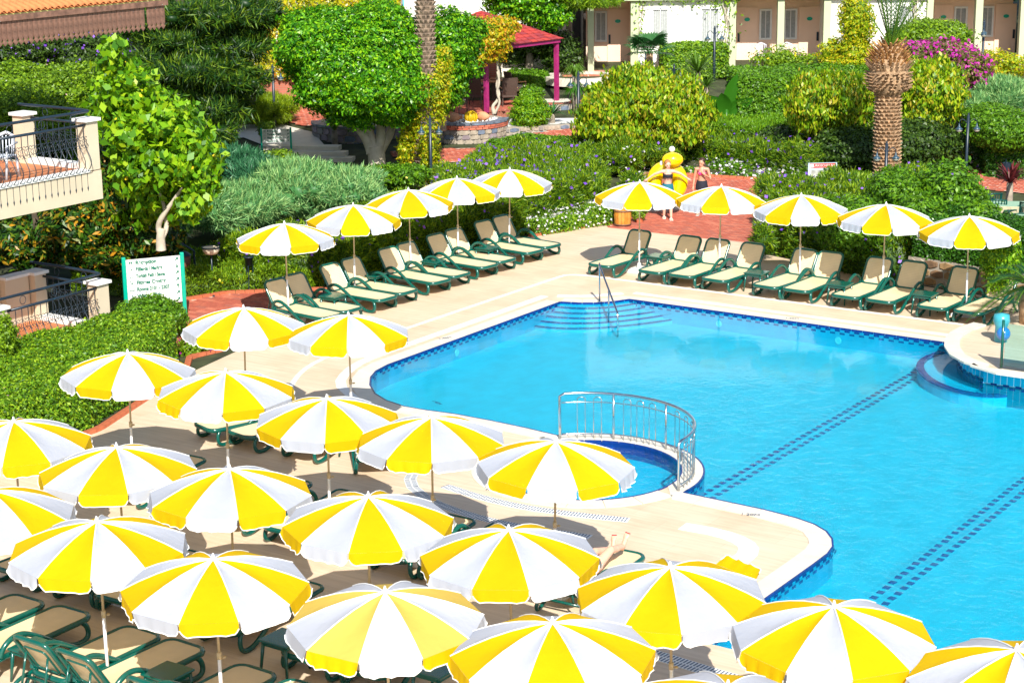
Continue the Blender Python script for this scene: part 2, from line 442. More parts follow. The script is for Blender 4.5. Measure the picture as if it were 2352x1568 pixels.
m_pool = tilemat('pool_tile', (.0, .41, .59), (.0, .44, .62), (.0, .48, .67), .24, .12, .004, rot=TH, rough=.4, bump=.05)
m_wall = mat('pool_wall_tile', (.0, .30, .50), .35, .05, 4)
m_wallv = tilemat('glazed_wall_tile', (.003, .45, .72), (.004, .49, .76), (.55, .8, .9), .12, 4.0, .006, rot=(math.pi / 2, 0, -TH), rough=.12, offset=0)
m_navy = mat('navy_tile', (.004, .03, .20), .25, .15, 9)
m_step = mat('step_tile_blue', (.0, .40, .62), .4, .05, 4)
m_grass = leafmat('lawn', [(.05, .11, .01), (.09, .2, .012), (.16, .26, .02)])
m_soil = mat('soil', (.045, .055, .018), .9, .3, 2.5, .5)
m_brickred = mat('red_brick', (.44, .115, .065), .8, .16, 7, .2)
m_joint = mat('sand_joint', (.62, .46, .36), .9, .1, 9)
m_curb = mat('terracotta_curb', (.52, .14, .06), .7, .15, 6, .2)
m_yel = fabric('yellow_canvas', (.80, .53, .0), .34)
m_whi = fabric('white_canvas', (.52, .555, .63), .25)
m_fyel = fabric('faded_yellow_canvas', (.66, .47, .09), .2)
m_pipe = mat('white_piping', (.85, .85, .82), .6, .02)
m_wpole = mat('white_metal', (.82, .82, .82), .35, .02)
m_tan = mat('tan_pole', (.58, .46, .28), .4, .06)
m_green = mat('green_plastic', (.001, .09, .067), .22, .08, 5, coat=.3)
m_dgreen = mat('dark_green_plastic', (.004, .07, .055), .3, .08, 5)
m_sling = tilemat('cream_sling', (.80, .655, .43), (.82, .675, .45), (.72, .57, .34), .02, .02, .004, rough=.75, bump=.2)
m_steel = mat('stainless_steel', (.62, .64, .66), .16, .03, 4, metal=1)
m_iron = mat('dark_wrought_iron', (.014, .028, .045), .35, .1, 6)
m_stucco = mat('cream_stucco', (.62, .53, .38), .85, .05, 1.2, .12)
m_stwhite = mat('white_stucco', (.80, .79, .72), .85, .04, 1.0, .1)
m_capw = mat('white_cap_stone', (.78, .78, .75), .6, .03)
m_terr = tilemat('terracotta_tile', (.52, .17, .055), (.58, .2, .07), (.5, .3, .2), .33, .33, .008, rot=TH, rough=.6, offset=0)
m_wood = mat('weathered_brown_wood', (.24, .125, .085), .7, .25, 9, .4)
m_pink = mat('salmon_plaster', (.90, .65, .49), .8, .03, 1.5)
m_palegreen = mat('pale_green_plaster', (.50, .56, .36), .8, .04, 1.5)
m_glassd = mat('dark_window_glass', (.05, .06, .07), .08, .1, 3)
m_curtain = mat('grey_curtain', (.45, .47, .46), .8, .1, 14)

def waterm():
    m, t, b = nt('pool_water'); t.nodes.remove(b)
    tc = t.nodes.new('ShaderNodeTexCoord')
    n = t.nodes.new('ShaderNodeTexNoise'); n.inputs['Scale'].default_value = 3.2; n.inputs['Detail'].default_value = 4; n.inputs['Distortion'].default_value = .8
    n2 = t.nodes.new('ShaderNodeTexNoise'); n2.inputs['Scale'].default_value = .35
    wv = t.nodes.new('ShaderNodeTexNoise'); wv.inputs['Scale'].default_value = 10; wv.inputs['Detail'].default_value = 2
    for q in (n, n2, wv): t.links.new(tc.outputs['Object'], q.inputs['Vector'])
    # livelier surface towards the near side of the pool (wind)
    sx = t.nodes.new('ShaderNodeSeparateXYZ'); t.links.new(tc.outputs['Object'], sx.inputs[0])
    mr = t.nodes.new('ShaderNodeMapRange'); mr.inputs[1].default_value = 34; mr.inputs[2].default_value = 26; mr.inputs[3].default_value = .09; mr.inputs[4].default_value = 1.1
    t.links.new(sx.outputs['Y'], mr.inputs[0])
    ad = t.nodes.new('ShaderNodeMath'); ad.operation = 'MULTIPLY_ADD'; ad.inputs[1].default_value = .35
    t.links.new(wv.outputs[0], ad.inputs[0]); t.links.new(n.outputs[0], ad.inputs[2])
    mu = t.nodes.new('ShaderNodeMath'); mu.operation = 'MULTIPLY'; t.links.new(mr.outputs[0], mu.inputs[0])
    t.links.new(n2.outputs[0], mu.inputs[1])
    bp = t.nodes.new('ShaderNodeBump'); bp.inputs['Distance'].default_value = .05; t.links.new(ad.outputs[0], bp.inputs['Height']); t.links.new(mu.outputs[0], bp.inputs['Strength'])
    tr = t.nodes.new('ShaderNodeBsdfTransparent'); tr.inputs[0].default_value = (.80, .99, 1, 1)
    rf = t.nodes.new('ShaderNodeBsdfRefraction'); rf.inputs['IOR'].default_value = 1.06; rf.inputs['Color'].default_value = (.80, .99, 1, 1); rf.inputs['Roughness'].default_value = 0
    gl = t.nodes.new('ShaderNodeBsdfGlossy'); gl.inputs['Roughness'].default_value = .015
    fr = t.nodes.new('ShaderNodeLayerWeight'); fr.inputs[0].default_value = .5
    for q in (rf, gl, fr): t.links.new(bp.outputs[0], q.inputs['Normal'])
    m0 = t.nodes.new('ShaderNodeMixShader'); m0.inputs[0].default_value = .14
    t.links.new(tr.outputs[0], m0.inputs[1]); t.links.new(rf.outputs[0], m0.inputs[2])
    pw = t.nodes.new('ShaderNodeMath'); pw.operation = 'POWER'; pw.inputs[1].default_value = 5; t.links.new(fr.outputs['Facing'], pw.inputs[0])
    sc_ = t.nodes.new('ShaderNodeMath'); sc_.operation = 'MULTIPLY_ADD'; sc_.inputs[1].default_value = .36; sc_.inputs[2].default_value = .02; t.links.new(pw.outputs[0], sc_.inputs[0])
    mx = t.nodes.new('ShaderNodeMixShader'); t.links.new(sc_.outputs[0], mx.inputs[0]); t.links.new(m0.outputs[0], mx.inputs[1]); t.links.new(gl.outputs[0], mx.inputs[2])
    t.links.new(mx.outputs[0], t.nodes['Material Output'].inputs[0]); return m
m_water = waterm()

# ================================================================== ground, deck, pool
P2 = lambda l: [UV(a, b).to_2d() for a, b in l]
def arc(cu, cv, r, a0, a1, n): return [(cu + r * math.cos(R(a0 + (a1 - a0) * i / n)), cv + r * math.sin(R(a0 + (a1 - a0) * i / n))) for i in range(n + 1)]
JU, JV = 24.83, 15.53
ring = arc(JU, JV, 1.92, -95.7, 47.6, 26)
platform_uv = [(35.9, 13.2), (35.4, 13.2), (34.9, 13.1), (34.4, 12.9), (33.9, 12.6), (33.55, 12.2), (33.45, 11.93), (33.2, 11.93), (33.2, 0)]
pool_uv = ([(34.62, 22.35), (34.75, 21.95), (34.95, 21.62), (35.25, 21.36), (35.65, 21.15), (35.65, 13.2)] + platform_uv[1:] +
           [(19.7, 0), (19.7, 10.45), (19.8, 10.55), (22.9, 10.55), (23.4, 10.56), (23.7, 10.62), (23.98, 10.76), (24.23, 10.97), (24.41, 11.25), (24.52, 11.6), (24.6, 12.2), (24.62, 12.9)] + ring +
           [(26.2, 17.6), (26.24, 18.4), (26.24, 19.2), (26.16, 19.8), (26.14, 20.3), (26.27, 20.8), (26.53, 21.28), (26.94, 21.72), (27.38, 22.05), (27.8, 22.25), (28.3, 22.34)])
pool = P2(pool_uv)
jac_uv = arc(JU, JV, 1.54, 0, 360, 48)[:-1]; jac = P2(jac_uv)
deck_uv = [(5, 23.4), (22.1, 23.95), (25.7, 25.3), (28.2, 25.8), (30.0, 27.1), (33.2, 27.25), (40.6, 27.15), (43.1, 26.35), (42.68, 26.0), (42.7, 21.9), (41.7, 20.9), (40.9, 18), (40.2, 15.5), (40.0, 13), (39.8, 8), (39.8, -3), (5, -3)]
deck = P2(deck_uv)
sheet('pool_deck', [deck, pool, jac], 0.0, m_deck)
# terrain: flat near part with the pool cut out, slope behind, plateau to the horizon
g = sheet('ground', [[(-1500, -300), (1500, -300), (1500, 53), (-1500, 53)], pool, jac], -.012, m_soil)
mb = MB(); mb.add([(-1500, 53, -.012), (1500, 53, -.012), (1500, 76, 2.288), (-1500, 76, 2.288), (1500, 2600, 2.288), (-1500, 2600, 2.288)], [(0, 1, 2, 3), (3, 2, 4, 5)])
tag(mb.obj('garden_slope', m_soil), kind='structure')
FL = -.42
basin = empty('pool_basin'); basin['kind'] = 'structure'
mb = MB(); n = len(pool)
mb.add([(p.x, p.y, 0) for p in pool] + [(p.x, p.y, FL - .01) for p in pool], [(i, (i + 1) % n, n + (i + 1) % n, n + i) for i in range(n)])
mb.obj('pool_wall', m_wall, basin)
sheet('pool_floor', [pool], FL, m_pool, basin, kind=None)
mb = MB(); n = len(jac)
mb.add([(p.x, p.y, 0) for p in jac] + [(p.x, p.y, -.35) for p in jac], [(i, (i + 1) % n, n + (i + 1) % n, n + i) for i in range(n)])
mb.obj('whirlpool_wall', m_navy, basin); sheet('whirlpool_floor', [jac], -.27, m_step, basin, kind=None)
w1 = sheet('pool_water', [pool], -.03, m_water); w2 = sheet('whirlpool_water', [jac], -.03, m_water)
def seglist(path, L, closed=False):
    """cut a 2-D path into pieces about L long; returns list of little polylines"""
    P = [Vector(p) for p in path]
    if closed: P = P + [P[0]]
    d = [0]
    for i in range(1, len(P)): d.append(d[-1] + (P[i] - P[i - 1]).length)
    n = max(1, round(d[-1] / L))
    def ev(s):
        for i in range(1, len(P)):
            if s <= d[i] + 1e-9:
                t = (s - d[i - 1]) / max(1e-9, d[i] - d[i - 1]); return P[i - 1].lerp(P[i], t), (P[i] - P[i - 1]).normalized()
        return P[-1], (P[-1] - P[-2]).normalized()
    out = []
    for k in range(n):
        a, b = d[-1] * k / n, d[-1] * (k + 1) / n
        pts = [ev(a + .002)] + [ev(d[i] ) for i in range(1, len(P) - 1) if a + .02 < d[i] < b - .02] + [ev(b - .002)]
        out.append(pts)
    return out
def lay(name, path, L, w0, w1_, z0, z1, m, parent, side=1, closed=False, gap=.004, stuff=False):
    """lay pieces along a path between offsets w0..w1 (side +1 = left)"""
    big = MB()
    for pts in seglist(path, L, closed):
        mb = MB() if not stuff else big; a = []; b = []
        for p, d in pts:
            nrm = Vector((-d.y, d.x)) * side; a.append(p + nrm * w0); b.append(p + nrm * w1_)
        a[0] += pts[0][1] * gap; b[0] += pts[0][1] * gap; a[-1] -= pts[-1][1] * gap; b[-1] -= pts[-1][1] * gap
        mb.prism(a + b[::-1], z0, z1)
        if not stuff: mb.obj(name, m, parent)
    if stuff: o = big.obj(name, m, parent); o['kind'] = 'stuff'
# which side is outside: test
area = sum(pool[i - 1].x * pool[i].y - pool[i].x * pool[i - 1].y for i in range(len(pool)))
OUT = -1 if area > 0 else 1
ix = len(platform_uv) + 5
open1 = pool[0:6]                                     # steps corner and far edge
edge_a = pool[ix + 1:]                                # near side all round to the left edge
edgeA = edge_a + [pool[0]]
coping = empty('pool_coping'); coping['kind'] = 'structure'
for path in (open1, edgeA):
    lay('coping_stone', path, .5, .024, .36, -.01, .012, m_cope, coping, OUT)
    lay('edge_tile', path, .25, -.006, .022, -.03, .016, m_navy, coping, OUT, stuff=False)
jarc = P2(arc(JU, JV, 1.54, 54, 258, 34))
lay('coping_stone', jarc, .5, .024, .36, -.01, .012, m_cope, coping, -1)
lay('edge_tile', P2(jac_uv), .3, -.006, .022, -.03, .0165, m_navy, coping, -1, closed=True)
# white drain strips
drain = empty('drain_channel'); drain['kind'] = 'structure'
outer = [(25.0, 22.0), (25.55, 22.5), (26.1, 23.0), (27.0, 23.5), (27.8, 23.75), (28.8, 23.85), (31, 23.85), (36.9, 23.8), (37.1, 23.75), (37.25, 23.5), (37.3, 23.2), (37.3, 13.9)]
inner1 = [(26.2, 21.6), (26.69, 22.3), (27.5, 22.75), (28.3, 22.97), (29.2, 22.99), (31, 22.98), (34.95, 22.98)]
inner2 = [(35.1, 22.75), (35.45, 22.1), (35.9, 21.75), (36.1, 21.6)]
inner3 = [(36.28, 21.4), (36.28, 13.6)]
outerL = [(23.9, 17.85), (23.4, 17.95), (22.7, 17.6), (22.2, 16.8), (22.0, 16.0), (21.95, 15.0), (22.1, 14.2), (22.15, 13.8)]
wide = [(23.3, 12.9), (23.35, 12.3), (23.2, 11.8), (22.9, 11.55), (22.4, 11.5), (21.6, 11.52), (20.9, 11.55)]
low1 = [(22.9, 17.0), (22.75, 16.2), (22.72, 15.4), (22.9, 14.4), (23.1, 13.7)]
low2 = [(21.7, 15.3), (21.6, 14.2), (21.75, 13.1)]
low3 = [(19.3, 12.6), (18.95, 10.5), (18.9, 8.5), (18.9, 5)]
for pth, wd in ((outer, .10), (inner1, .20), (inner2, .18), (inner3, .16), (wide, .30), ([(26.2, 21.6), (25.7, 20.8), (25.4, 20.1)], .2), ([(25.0, 22.0), (24.6, 21.2), (24.5, 20.6)], .14)):
    lay('drain_strip', smoothpath(P2(pth), 1), .6, -wd / 2, wd / 2, .001, .006, m_stripe, drain, 1, stuff=False)
def grate(pth, wd):
    P = smoothpath(P2(pth), 1)
    lay('drain_strip', P, .6, -wd / 2, wd / 2, .001, .006, m_stripe, drain, 1)
    mb = MB()
    for pts in seglist(P, .05):
        p, d = pts[0]; nrm = Vector((-d.y, d.x))
        for s in (-.25, .25):
            c = p + nrm * wd * s; a = math.atan2(nrm.y, nrm.x); mb.box((c.x, c.y, .0075), (wd * .4, .02, .002), a, bottom=False)
    o = mb.obj('drain_slots', m_grate, drain); o['kind'] = 'stuff'
for pth, wd in ((outerL, .2), (low1, .2), (low2, .16), (low3, .26)): grate(pth, wd)
# dark tiles in the wall band, lane lines on the floor
tile = MB().box((0, 0, 0), (.115, .006, .036)).mesh('band_tile', m_navy)
bands = [(pool[4], pool[5]), (pool[-1], pool[0])]
def bandtiles(path, me, par, z=(-.055, -.112), sp=.22, side=OUT):
    k = 0
    for pts in seglist(path, sp):
        p, d = pts[0]
        for r_ in (0, 1):
            q = p + d * (.11 * r_ + .03); nn = Vector((-d.y, d.x)) * -side * .005
            inst('band_tile', me, par, (q.x + nn.x, q.y + nn.y, z[r_]), (0, 0, math.atan2(d.y, d.x)))
bandtiles([pool[4], pool[5]], tile, basin)
bandtiles(pool[-8:] + [pool[0]], tile, basin)
tip = [p for p, q in zip(pool, pool_uv) if 19.7 <= q[0] <= 24.3 and 10.4 <= q[1] <= 11.05]
bandtiles(tip, tile, basin)
bandtiles(ring and P2(ring[:5]), tile, basin)
ft = MB().box((0, 0, 0), (.115, .10, .006)).mesh('lane_tile', m_navy)
for v_, u0, u1 in ((13.9, 24.95, 35.0), (13.69, 24.84, 34.4), (9.76, 19.9, 33.1), (9.53, 19.79, 33.0)):
    uu = u0
    while uu < u1:
        p = UV(uu + random.uniform(-.012, .012), v_ + random.uniform(-.008, .008), FL + .004); inst('lane_tile', ft, basin, p, (0, 0, TH + random.uniform(-.12, .12))); uu += .22
# curved corner steps
S = [[(34.44, 22.35), (34.77, 21.5), (35.65, 20.98)], [(34.24, 22.35), (34.58, 21.44), (35.65, 20.75)], [(34.05, 22.35), (34.45, 21.3), (35.65, 20.5)], [(33.81, 22.35), (34.24, 21.23), (35.65, 20.28)], [(33.57, 22.35), (34.09, 21.11), (35.65, 20.05)]]
for k, (a, b, c) in enumerate(S):
    a, b, c = Vector(a), Vector(b), Vector(c); pts = []
    ctl = b * 2 - (a + c) / 2
    for i in range(15):
        t_ = i / 14; pts.append(a * (1 - t_) ** 2 + ctl * 2 * t_ * (1 - t_) + c * t_ ** 2)
    zk = -.065 * (k + 1)
    inset = [UV(q.x - (.003 if j in (0,) else 0), q.y - .003).to_2d() for j, q in enumerate(pts)]
    poly = [p for p in pool[0:5]] + inset[::-1]
    MB().prism(poly, FL + .002, zk).obj('pool_step', m_step, basin)
    lay('step_tile', inset, .25, -.03, .045, zk - .004, zk + .004, m_navy, basin, 1)
# submerged bench by the platform
bpath = smoothpath([Vector(p) for p in [(35.6, 13.75), (35.0, 13.85), (34.4, 13.75), (33.9, 13.5), (33.4, 13.1), (33.05, 12.6), (32.92, 12.2), (32.95, 11.7), (33.19, 11.45)]], 1)
bp_ = [UV(p.x, p.y).to_2d() for p in bpath]
MB().prism(bp_ + P2([(33.19, 11.94), (33.44, 11.94), (33.54, 12.2), (33.89, 12.6), (34.39, 12.9), (34.89, 13.1), (35.4, 13.2), (35.6, 13.2)]), FL + .002, -.2).obj('pool_bench', m_step, basin)
lay('bench_tile', bp_, .13, -.02, .13, -.202, -.17, m_navy, basin, 1)
# raised platform of the pool bar
pf = empty('pool_platform', UV(34.5, 8, 0)); pf['kind'] = 'structure'
pfp = platform_uv[::1] + [(39.5, 0), (39.5, 10.6), (38.2, 11.6), (37.0, 12.7), (36.4, 13.1)]
o0 = UV(34.5, 8, 0)
loc = lambda l: [(UV(a, b) - o0).to_2d() for a, b in l]
MB().prism(loc(pfp), -.4, .262, mis=0).obj('platform_wall', m_wallv, pf)
o_ = sheet('platform_floor', [loc(pfp)], .266, m_deck, pf, kind=None)
lay('platform_coping', loc([(36.4, 13.1)] + platform_uv), .5, -.03, .27, .268, .305, m_cope, pf, -1 if OUT == 1 else 1)
pt = [UV(a, b).to_2d() for a, b in platform_uv[1:]]
for i in range(1, len(pt)): pass
k = 0
for pts in seglist(pt, .24):
    if k > 40: break
    p, d = pts[0]
    for r_ in (0, 1):
        q = p + d * (.12 * r_ + .03); nn = Vector((-d.y, d.x)) * (-OUT) * .006
        inst('band_tile', tile, pf, Vector((q.x + nn.x, q.y + nn.y, .0 - .055 * r_)) - o0 + Vector((0, 0, 0)), (0, 0, math.atan2(d.y, d.x)))
    k += 1
# underwater lamps
lm = MB(); lm.lathe([(.0, 0), (.045, 0), (.055, .012), (.08, .0)], 16)
lme = lm.mesh('lamp_ring', mat('pale_aqua_plastic', (.03, .48, .62), .4, .02))
for q in ((35.63, 18.85), (35.63, 16.0)): 
    p = UV(*q, -.26); inst('underwater_lamp', lme, basin, p, (R(90), 0, TH + R(90)))
p = UV(30.6, 22.33, -.26); inst('underwater_lamp', lme, basin, p, (R(90), 0, TH + R(180)))
# depth marks on the coping
m_ink = mat('navy_lettering', (.01, .03, .1), .6, 0)
def text(s, size, loc, rot, m, parent=None, name='lettering', ext=.001, align='CENTER', bold=0):
    c = bpy.data.curves.new(name, 'FONT'); c.body = s; c.size = size; c.align_x = align; c.align_y = 'CENTER'; c.extrude = ext; c.materials.append(m)
    if bold: c.offset = bold
    tmp = bpy.data.objects.new('tmp', c); COL.objects.link(tmp); bpy.context.view_layer.update()
    me = bpy.data.meshes.new_from_object(tmp.evaluated_get(bpy.context.evaluated_depsgraph_get())); me.name = name
    bpy.data.objects.remove(tmp); bpy.data.curves.remove(c)
    if not me.materials: me.materials.append(m)
    o = bpy.data.objects.new(name, me); COL.objects.link(o); o.location = loc; o.rotation_euler = rot
    if parent: o.parent = parent
    return o
for (px, py, s, a) in ((1723, 1181, '1.20M', -12), (1134, 1125, '1.40M', -25), (1022, 776, '1.40M', 25), (1819, 731, '1.40M', -10), (1003, 924, '1.40M', -60)):
    p = gp(px, py, .016); text(s, .12, p, (0, 0, R(a)), m_ink, coping)

# ================================================================== brick paving
brk = [MB().box((0, 0, 0), (.194, .094, .03), bottom=False) for _ in range(1)][0]
m_bricks = [mat('red_brick_%s' % n_, c, .8, .1, 9) for n_, c in (('a', (.50, .13, .075)), ('b', (.44, .105, .062)), ('c', (.56, .17, .10)), ('d', (.40, .12, .08)))]
brk_me = [brk.mesh('brick', m) for m in m_bricks]
def pave(name, poly, nind=0, terrain=False, bl=.2, bw=.1, rot=TH + math.pi / 2, joint=m_joint, z0=0.0):
    root = empty(name); root['kind'] = 'structure'
    cs, sn = math.cos(-rot), math.sin(-rot)
    pl = [(p[0] * cs - p[1] * sn, p[0] * sn + p[1] * cs) for p in poly]
    xs = [p[0] for p in pl]; ys = [p[1] for p in pl]; cc = []
    r_ = 0; y = min(ys)
    while y < max(ys):
        x = min(xs) - (bl / 2 if r_ % 2 else 0)
        while x < max(xs): cc.append((x, y)); x += bl
        y += bw; r_ += 1
    cc = np.array(cc); k = inpoly(cc[:, 0], cc[:, 1], pl); cc = cc[k]
    c2, s2 = math.cos(rot), math.sin(rot); X = cc[:, 0] * c2 - cc[:, 1] * s2; Y = cc[:, 0] * s2 + cc[:, 1] * c2
    order = np.argsort(Y); big = MB(); hx, hy = bl / 2 - .006, bw / 2 - .005; sc = (hx / .097, hy / .047, 1)
    for j, i in enumerate(order):
        z = z0 + (tz(Y[i]) if terrain else 0) + random.uniform(-.003, .003)
        if j < nind:
            inst('brick', random.choice(brk_me), root, (X[i], Y[i], z - .005), (random.uniform(-.012, .012), 0, rot), scale=sc)
        else:
            big.box((X[i], Y[i], z - .005), (hx * 2, hy * 2, .03), rot, mi=random.choice((0, 0, 1, 1, 2, 3)), bottom=False)
    if big.v: o = big.obj('bricks', m_bricks, root); o['kind'] = 'stuff'
    if terrain:
        mb = MB()
        ys_ = sorted(set([min(p[1] for p in poly)] + [53] + [max(p[1] for p in poly)]))
        tr = geometry.tessellate_polygon([[Vector((p[0], p[1], 0)) for p in poly]])
        mb.add([(p[0], p[1], z0 + tz(p[1]) + .0) for p in poly], [tuple(t) for t in tr]); mb.obj('joint_bed', joint, root)
    else: sheet('joint_bed', [poly], z0 + .001, joint, root, kind=None)
    return root
def curb(name, path, terr=False, w_=.12, h=.07, L=.22):
    root = empty(name); root['kind'] = 'structure'
    for pts in seglist(path, L):
        (p, d), (q, e) = pts[0], pts[-1]; c = (p + q) / 2; a = math.atan2((q - p).y, (q - p).x)
        mb = MB().box((0, 0, 0), ((q - p).length - .008, w_, h), 0, bottom=False)
        o = mb.obj('curb_brick', m_curb, root, loc=(c.x, c.y, (tz(c.y) if terr else 0) + h / 2 - .005), rot=(0, 0, a))
    return root
G2 = lambda l: [gp(x, y).to_2d() for x, y in l]
T2 = lambda l: [gt(x, y).to_2d() for x, y in l]
pathA = [UV(42.7, 26.0).to_2d(), UV(42.72, 21.95).to_2d()] + G2([(1755, 552), (1745, 520), (1728, 485), (1740, 450), (1742, 412), (1576, 402), (1480, 395), (1450, 430), (1445, 470), (1408, 510)])
pathA = [UV(42.7, 26.0).to_2d(), UV(42.72, 21.95).to_2d()] + [gt(x, y).to_2d() for x, y in ((1755, 552), (1745, 520), (1728, 485), (1740, 450), (1742, 412), (1576, 402), (1480, 395), (1450, 430), (1445, 470), (1408, 510))]
pave('brick_path', pathA, 300, terrain=True)
curb('path_curb', T2([(1576, 402), (1655, 408), (1742, 413)]), True)

curb('bed_curb', P2([(40.5, 27.1), (41.7, 26.75), (43.15, 26.3), (43.35, 26.2)]))
pathB = P2([(28.2, 25.85), (30.0, 27.15), (33.15, 27.3), (32.6, 27.9), (31.3, 29.4), (29.9, 29.9), (28.6, 29.9), (27.2, 31), (25.5, 31), (26.8, 28.2), (26.9, 26.6)])
pave('brick_path', pathB, 300, bl=.3, bw=.15)
curb('bed_curb', P2([(33.2, 27.35), (32.55, 28.05), (31.35, 29.45), (29.9, 29.95)]))
curb('bed_curb', P2([(20, 23.95), (22.1, 24.0), (25.7, 25.35), (26.6, 26.1), (27.4, 25.95)]))
# ================================================================== parasols
UR, UH, UD, VA = 1.055, 2.2, .33, .155
def prof(s): return UH - .04 - (UD) * (.25 * s + .75 * s ** 1.9)
def panel_pt(s, t):
    a0, a1 = -math.pi / 10, math.pi / 10
    p = Vector((UR * s * math.cos(a0), UR * s * math.sin(a0), 0)).lerp(Vector((UR * s * math.cos(a1), UR * s * math.sin(a1), 0)), t)
    sag = math.sin(math.pi * t) * .035 * math.sin(math.pi * min(1, s)) ** .8
    return Vector((p.x, p.y, prof(s) - sag))
def mk_panel():
    mb = MB(); ns, ntt = 7, 6; vs = []
    for i in range(ns + 1):
        s = .03 + .97 * i / ns
        for j in range(ntt + 1): vs.append(panel_pt(s, j / ntt))
    fs = [(i * (ntt + 1) + j, i * (ntt + 1) + j + 1, (i + 1) * (ntt + 1) + j + 1, (i + 1) * (ntt + 1) + j) for i in range(ns) for j in range(ntt)]
    return mb.add(vs, fs)
def val_outline(inset=0):
    pts = []; g_ = .012
    for t in (0, .008, .03, .07, .13, .22, .31, .4, .5, .6, .69, .78, .87, .93, .97, .992, 1):
        tt = g_ + (1 - 2 * g_) * t; e = min(t, 1 - t)
        drop = VA * (1 - .5 * max(0, 1 - e / .13) ** 2.6)
        pts.append((tt, drop))
    return pts
def mk_val(amp=.012, ph=0., flare=.02):
    vs = []; fs = []; pts = val_outline(); nr = 3
    for (t, dr) in pts:
        b = panel_pt(1, t); n_ = Vector((1, 0, 0))
        for k in range(nr + 1):
            q = k / nr; wv = amp * math.sin(t * 22 + ph) * q + amp * .6 * math.sin(t * 41 + 2 * ph) * q
            vs.append(b + n_ * (flare * q + wv + .001) + Vector((0, 0, -dr * q)))
    m = nr + 1
    for i in range(len(pts) - 1):
        for k in range(nr): fs.append((i * m + k, (i + 1) * m + k, (i + 1) * m + k + 1, i * m + k + 1))
    return MB().add(vs, fs), [vs[i * m + nr] for i in range(len(pts))]
pm = mk_panel()
ME_PAN = {k: pm.mesh('canopy_panel', m, True) for k, m in (('y', m_yel), ('w', m_whi), ('f', m_fyel))}
vals = [mk_val(.006, 0), mk_val(.014, 1.3), mk_val(.02, 2.7, .03), mk_val(.012, 4.1, -.01)]
ME_VAL = {k: [v_[0].mesh('valance', m, True) for v_ in vals] for k, m in (('y', m_yel), ('w', m_whi))}
ME_TRIM = [MB().tube([q + Vector((.004, 0, 0)) for q in v_[1]], .007, 4, cap=False).mesh('hem_piping', m_pipe) for v_ in vals]
rb = MB(); 
for k in range(10):
    a = R(18 + 36 * k); rb.tube([Vector((UR * s * math.cos(a), UR * s * math.sin(a), prof(s) + .005)) for s in (.03, .2, .4, .6, .8, 1.0)], .0075, 4, cap=False)
ME_RIBP = rb.mesh('seam_piping', m_pipe)
rb = MB()
for k in range(10):
    a = R(18 + 36 * k); rb.tube([Vector((UR * s * math.cos(a), UR * s * math.sin(a), prof(s) - .02)) for s in (.02, .3, .6, .8, .99)], .006, 4, cap=False)
    rb.tube([(.03 * math.cos(a), .03 * math.sin(a), 1.75), (UR * .5 * math.cos(a), UR * .5 * math.sin(a), prof(.5) - .02)], .005, 4, cap=False)
ME_FR = rb.mesh('rib_frame', m_wpole)
ME_FIN = MB().lathe([(0, .085), (.014, .08), (.02, .05), (.03, .03), (.042, .0), (.045, -.02), (.0, -.02)], 10).mesh('finial', m_wpole, True)
ME_UP = MB().tube([(0, 0, .95), (0, 0, UH - .03)], .016, 8).mesh('upper_pole', m_tan, True)
ME_LO = MB().tube([(0, 0, .06), (0, 0, 1.0)], .021, 8).mesh('lower_pole', m_wpole, True)
kb = MB().lathe([(.0, -.05), (.028, -.05), (.03, .03), (.0, .03)], 8, (0, 0, 1.0)); kb.lathe([(.018, -.01), (.028, 0), (.018, .01), (.01, 0), (.018, -.01)], 10, (.055, 0, .97))
ME_KN = kb.mesh('clamp_knob', m_tan, True)
bs = MB().box((0, 0, .04), (.52, .52, .08)); bs.lathe([(.05, .08), (.045, .2), (0, .2)], 10)
ME_BASE = bs.mesh('base', m_wpole)
def parasol(px, py, col, phi, label, group, faded=False, flip=None):
    A = gp(px, py, UH + .03); beta = math.atan2(-A.y, -A.x) + R(phi) + (R(36) if col == 'w' else 0)
    r = empty('parasol', (A.x, A.y, 0), beta, label, 'parasol', group)
    r.rotation_euler = (random.uniform(-.022, .022), random.uniform(-.022, .022), beta)
    inst('lower_pole', ME_LO, r); inst('upper_pole', ME_UP, r); inst('clamp_knob', ME_KN, r, rot=(0, 0, random.uniform(-1, 1) - beta))
    inst('finial', ME_FIN, r, (0, 0, UH - .025), scale=(.75, .75, .75)); inst('seam_piping', ME_RIBP, r); inst('rib_frame', ME_FR, r)
    inst('base', ME_BASE, r, rot=(0, 0, TH - beta + .1))
    for k in range(10):
        c = 'y' if k % 2 == 0 else 'w'; p = inst('canopy_panel', ME_PAN['f' if (faded and c == 'y') else c], r, rot=(0, 0, R(36 * k)))
        i = random.randrange(4); vkw = {}
        va = inst('valance', ME_VAL[c][i], p)
        if flip == k:
            va.location = (UR * .95, 0, UH - .08 - UD + .02); va.rotation_euler = (0, R(-115), 0)
            va.location = Vector((UR * math.cos(math.pi / 10), 0, prof(1))) - Matrix.Rotation(R(-115), 3, 'Y') @ Vector((UR * math.cos(math.pi / 10), 0, prof(1)))
        inst('hem_piping', ME_TRIM[i], va)
    return r
GL, GR, GN = 'parasols in the row along the flower hedge', 'parasols in the row before the box hedge', 'parasols crowded on the near terrace'
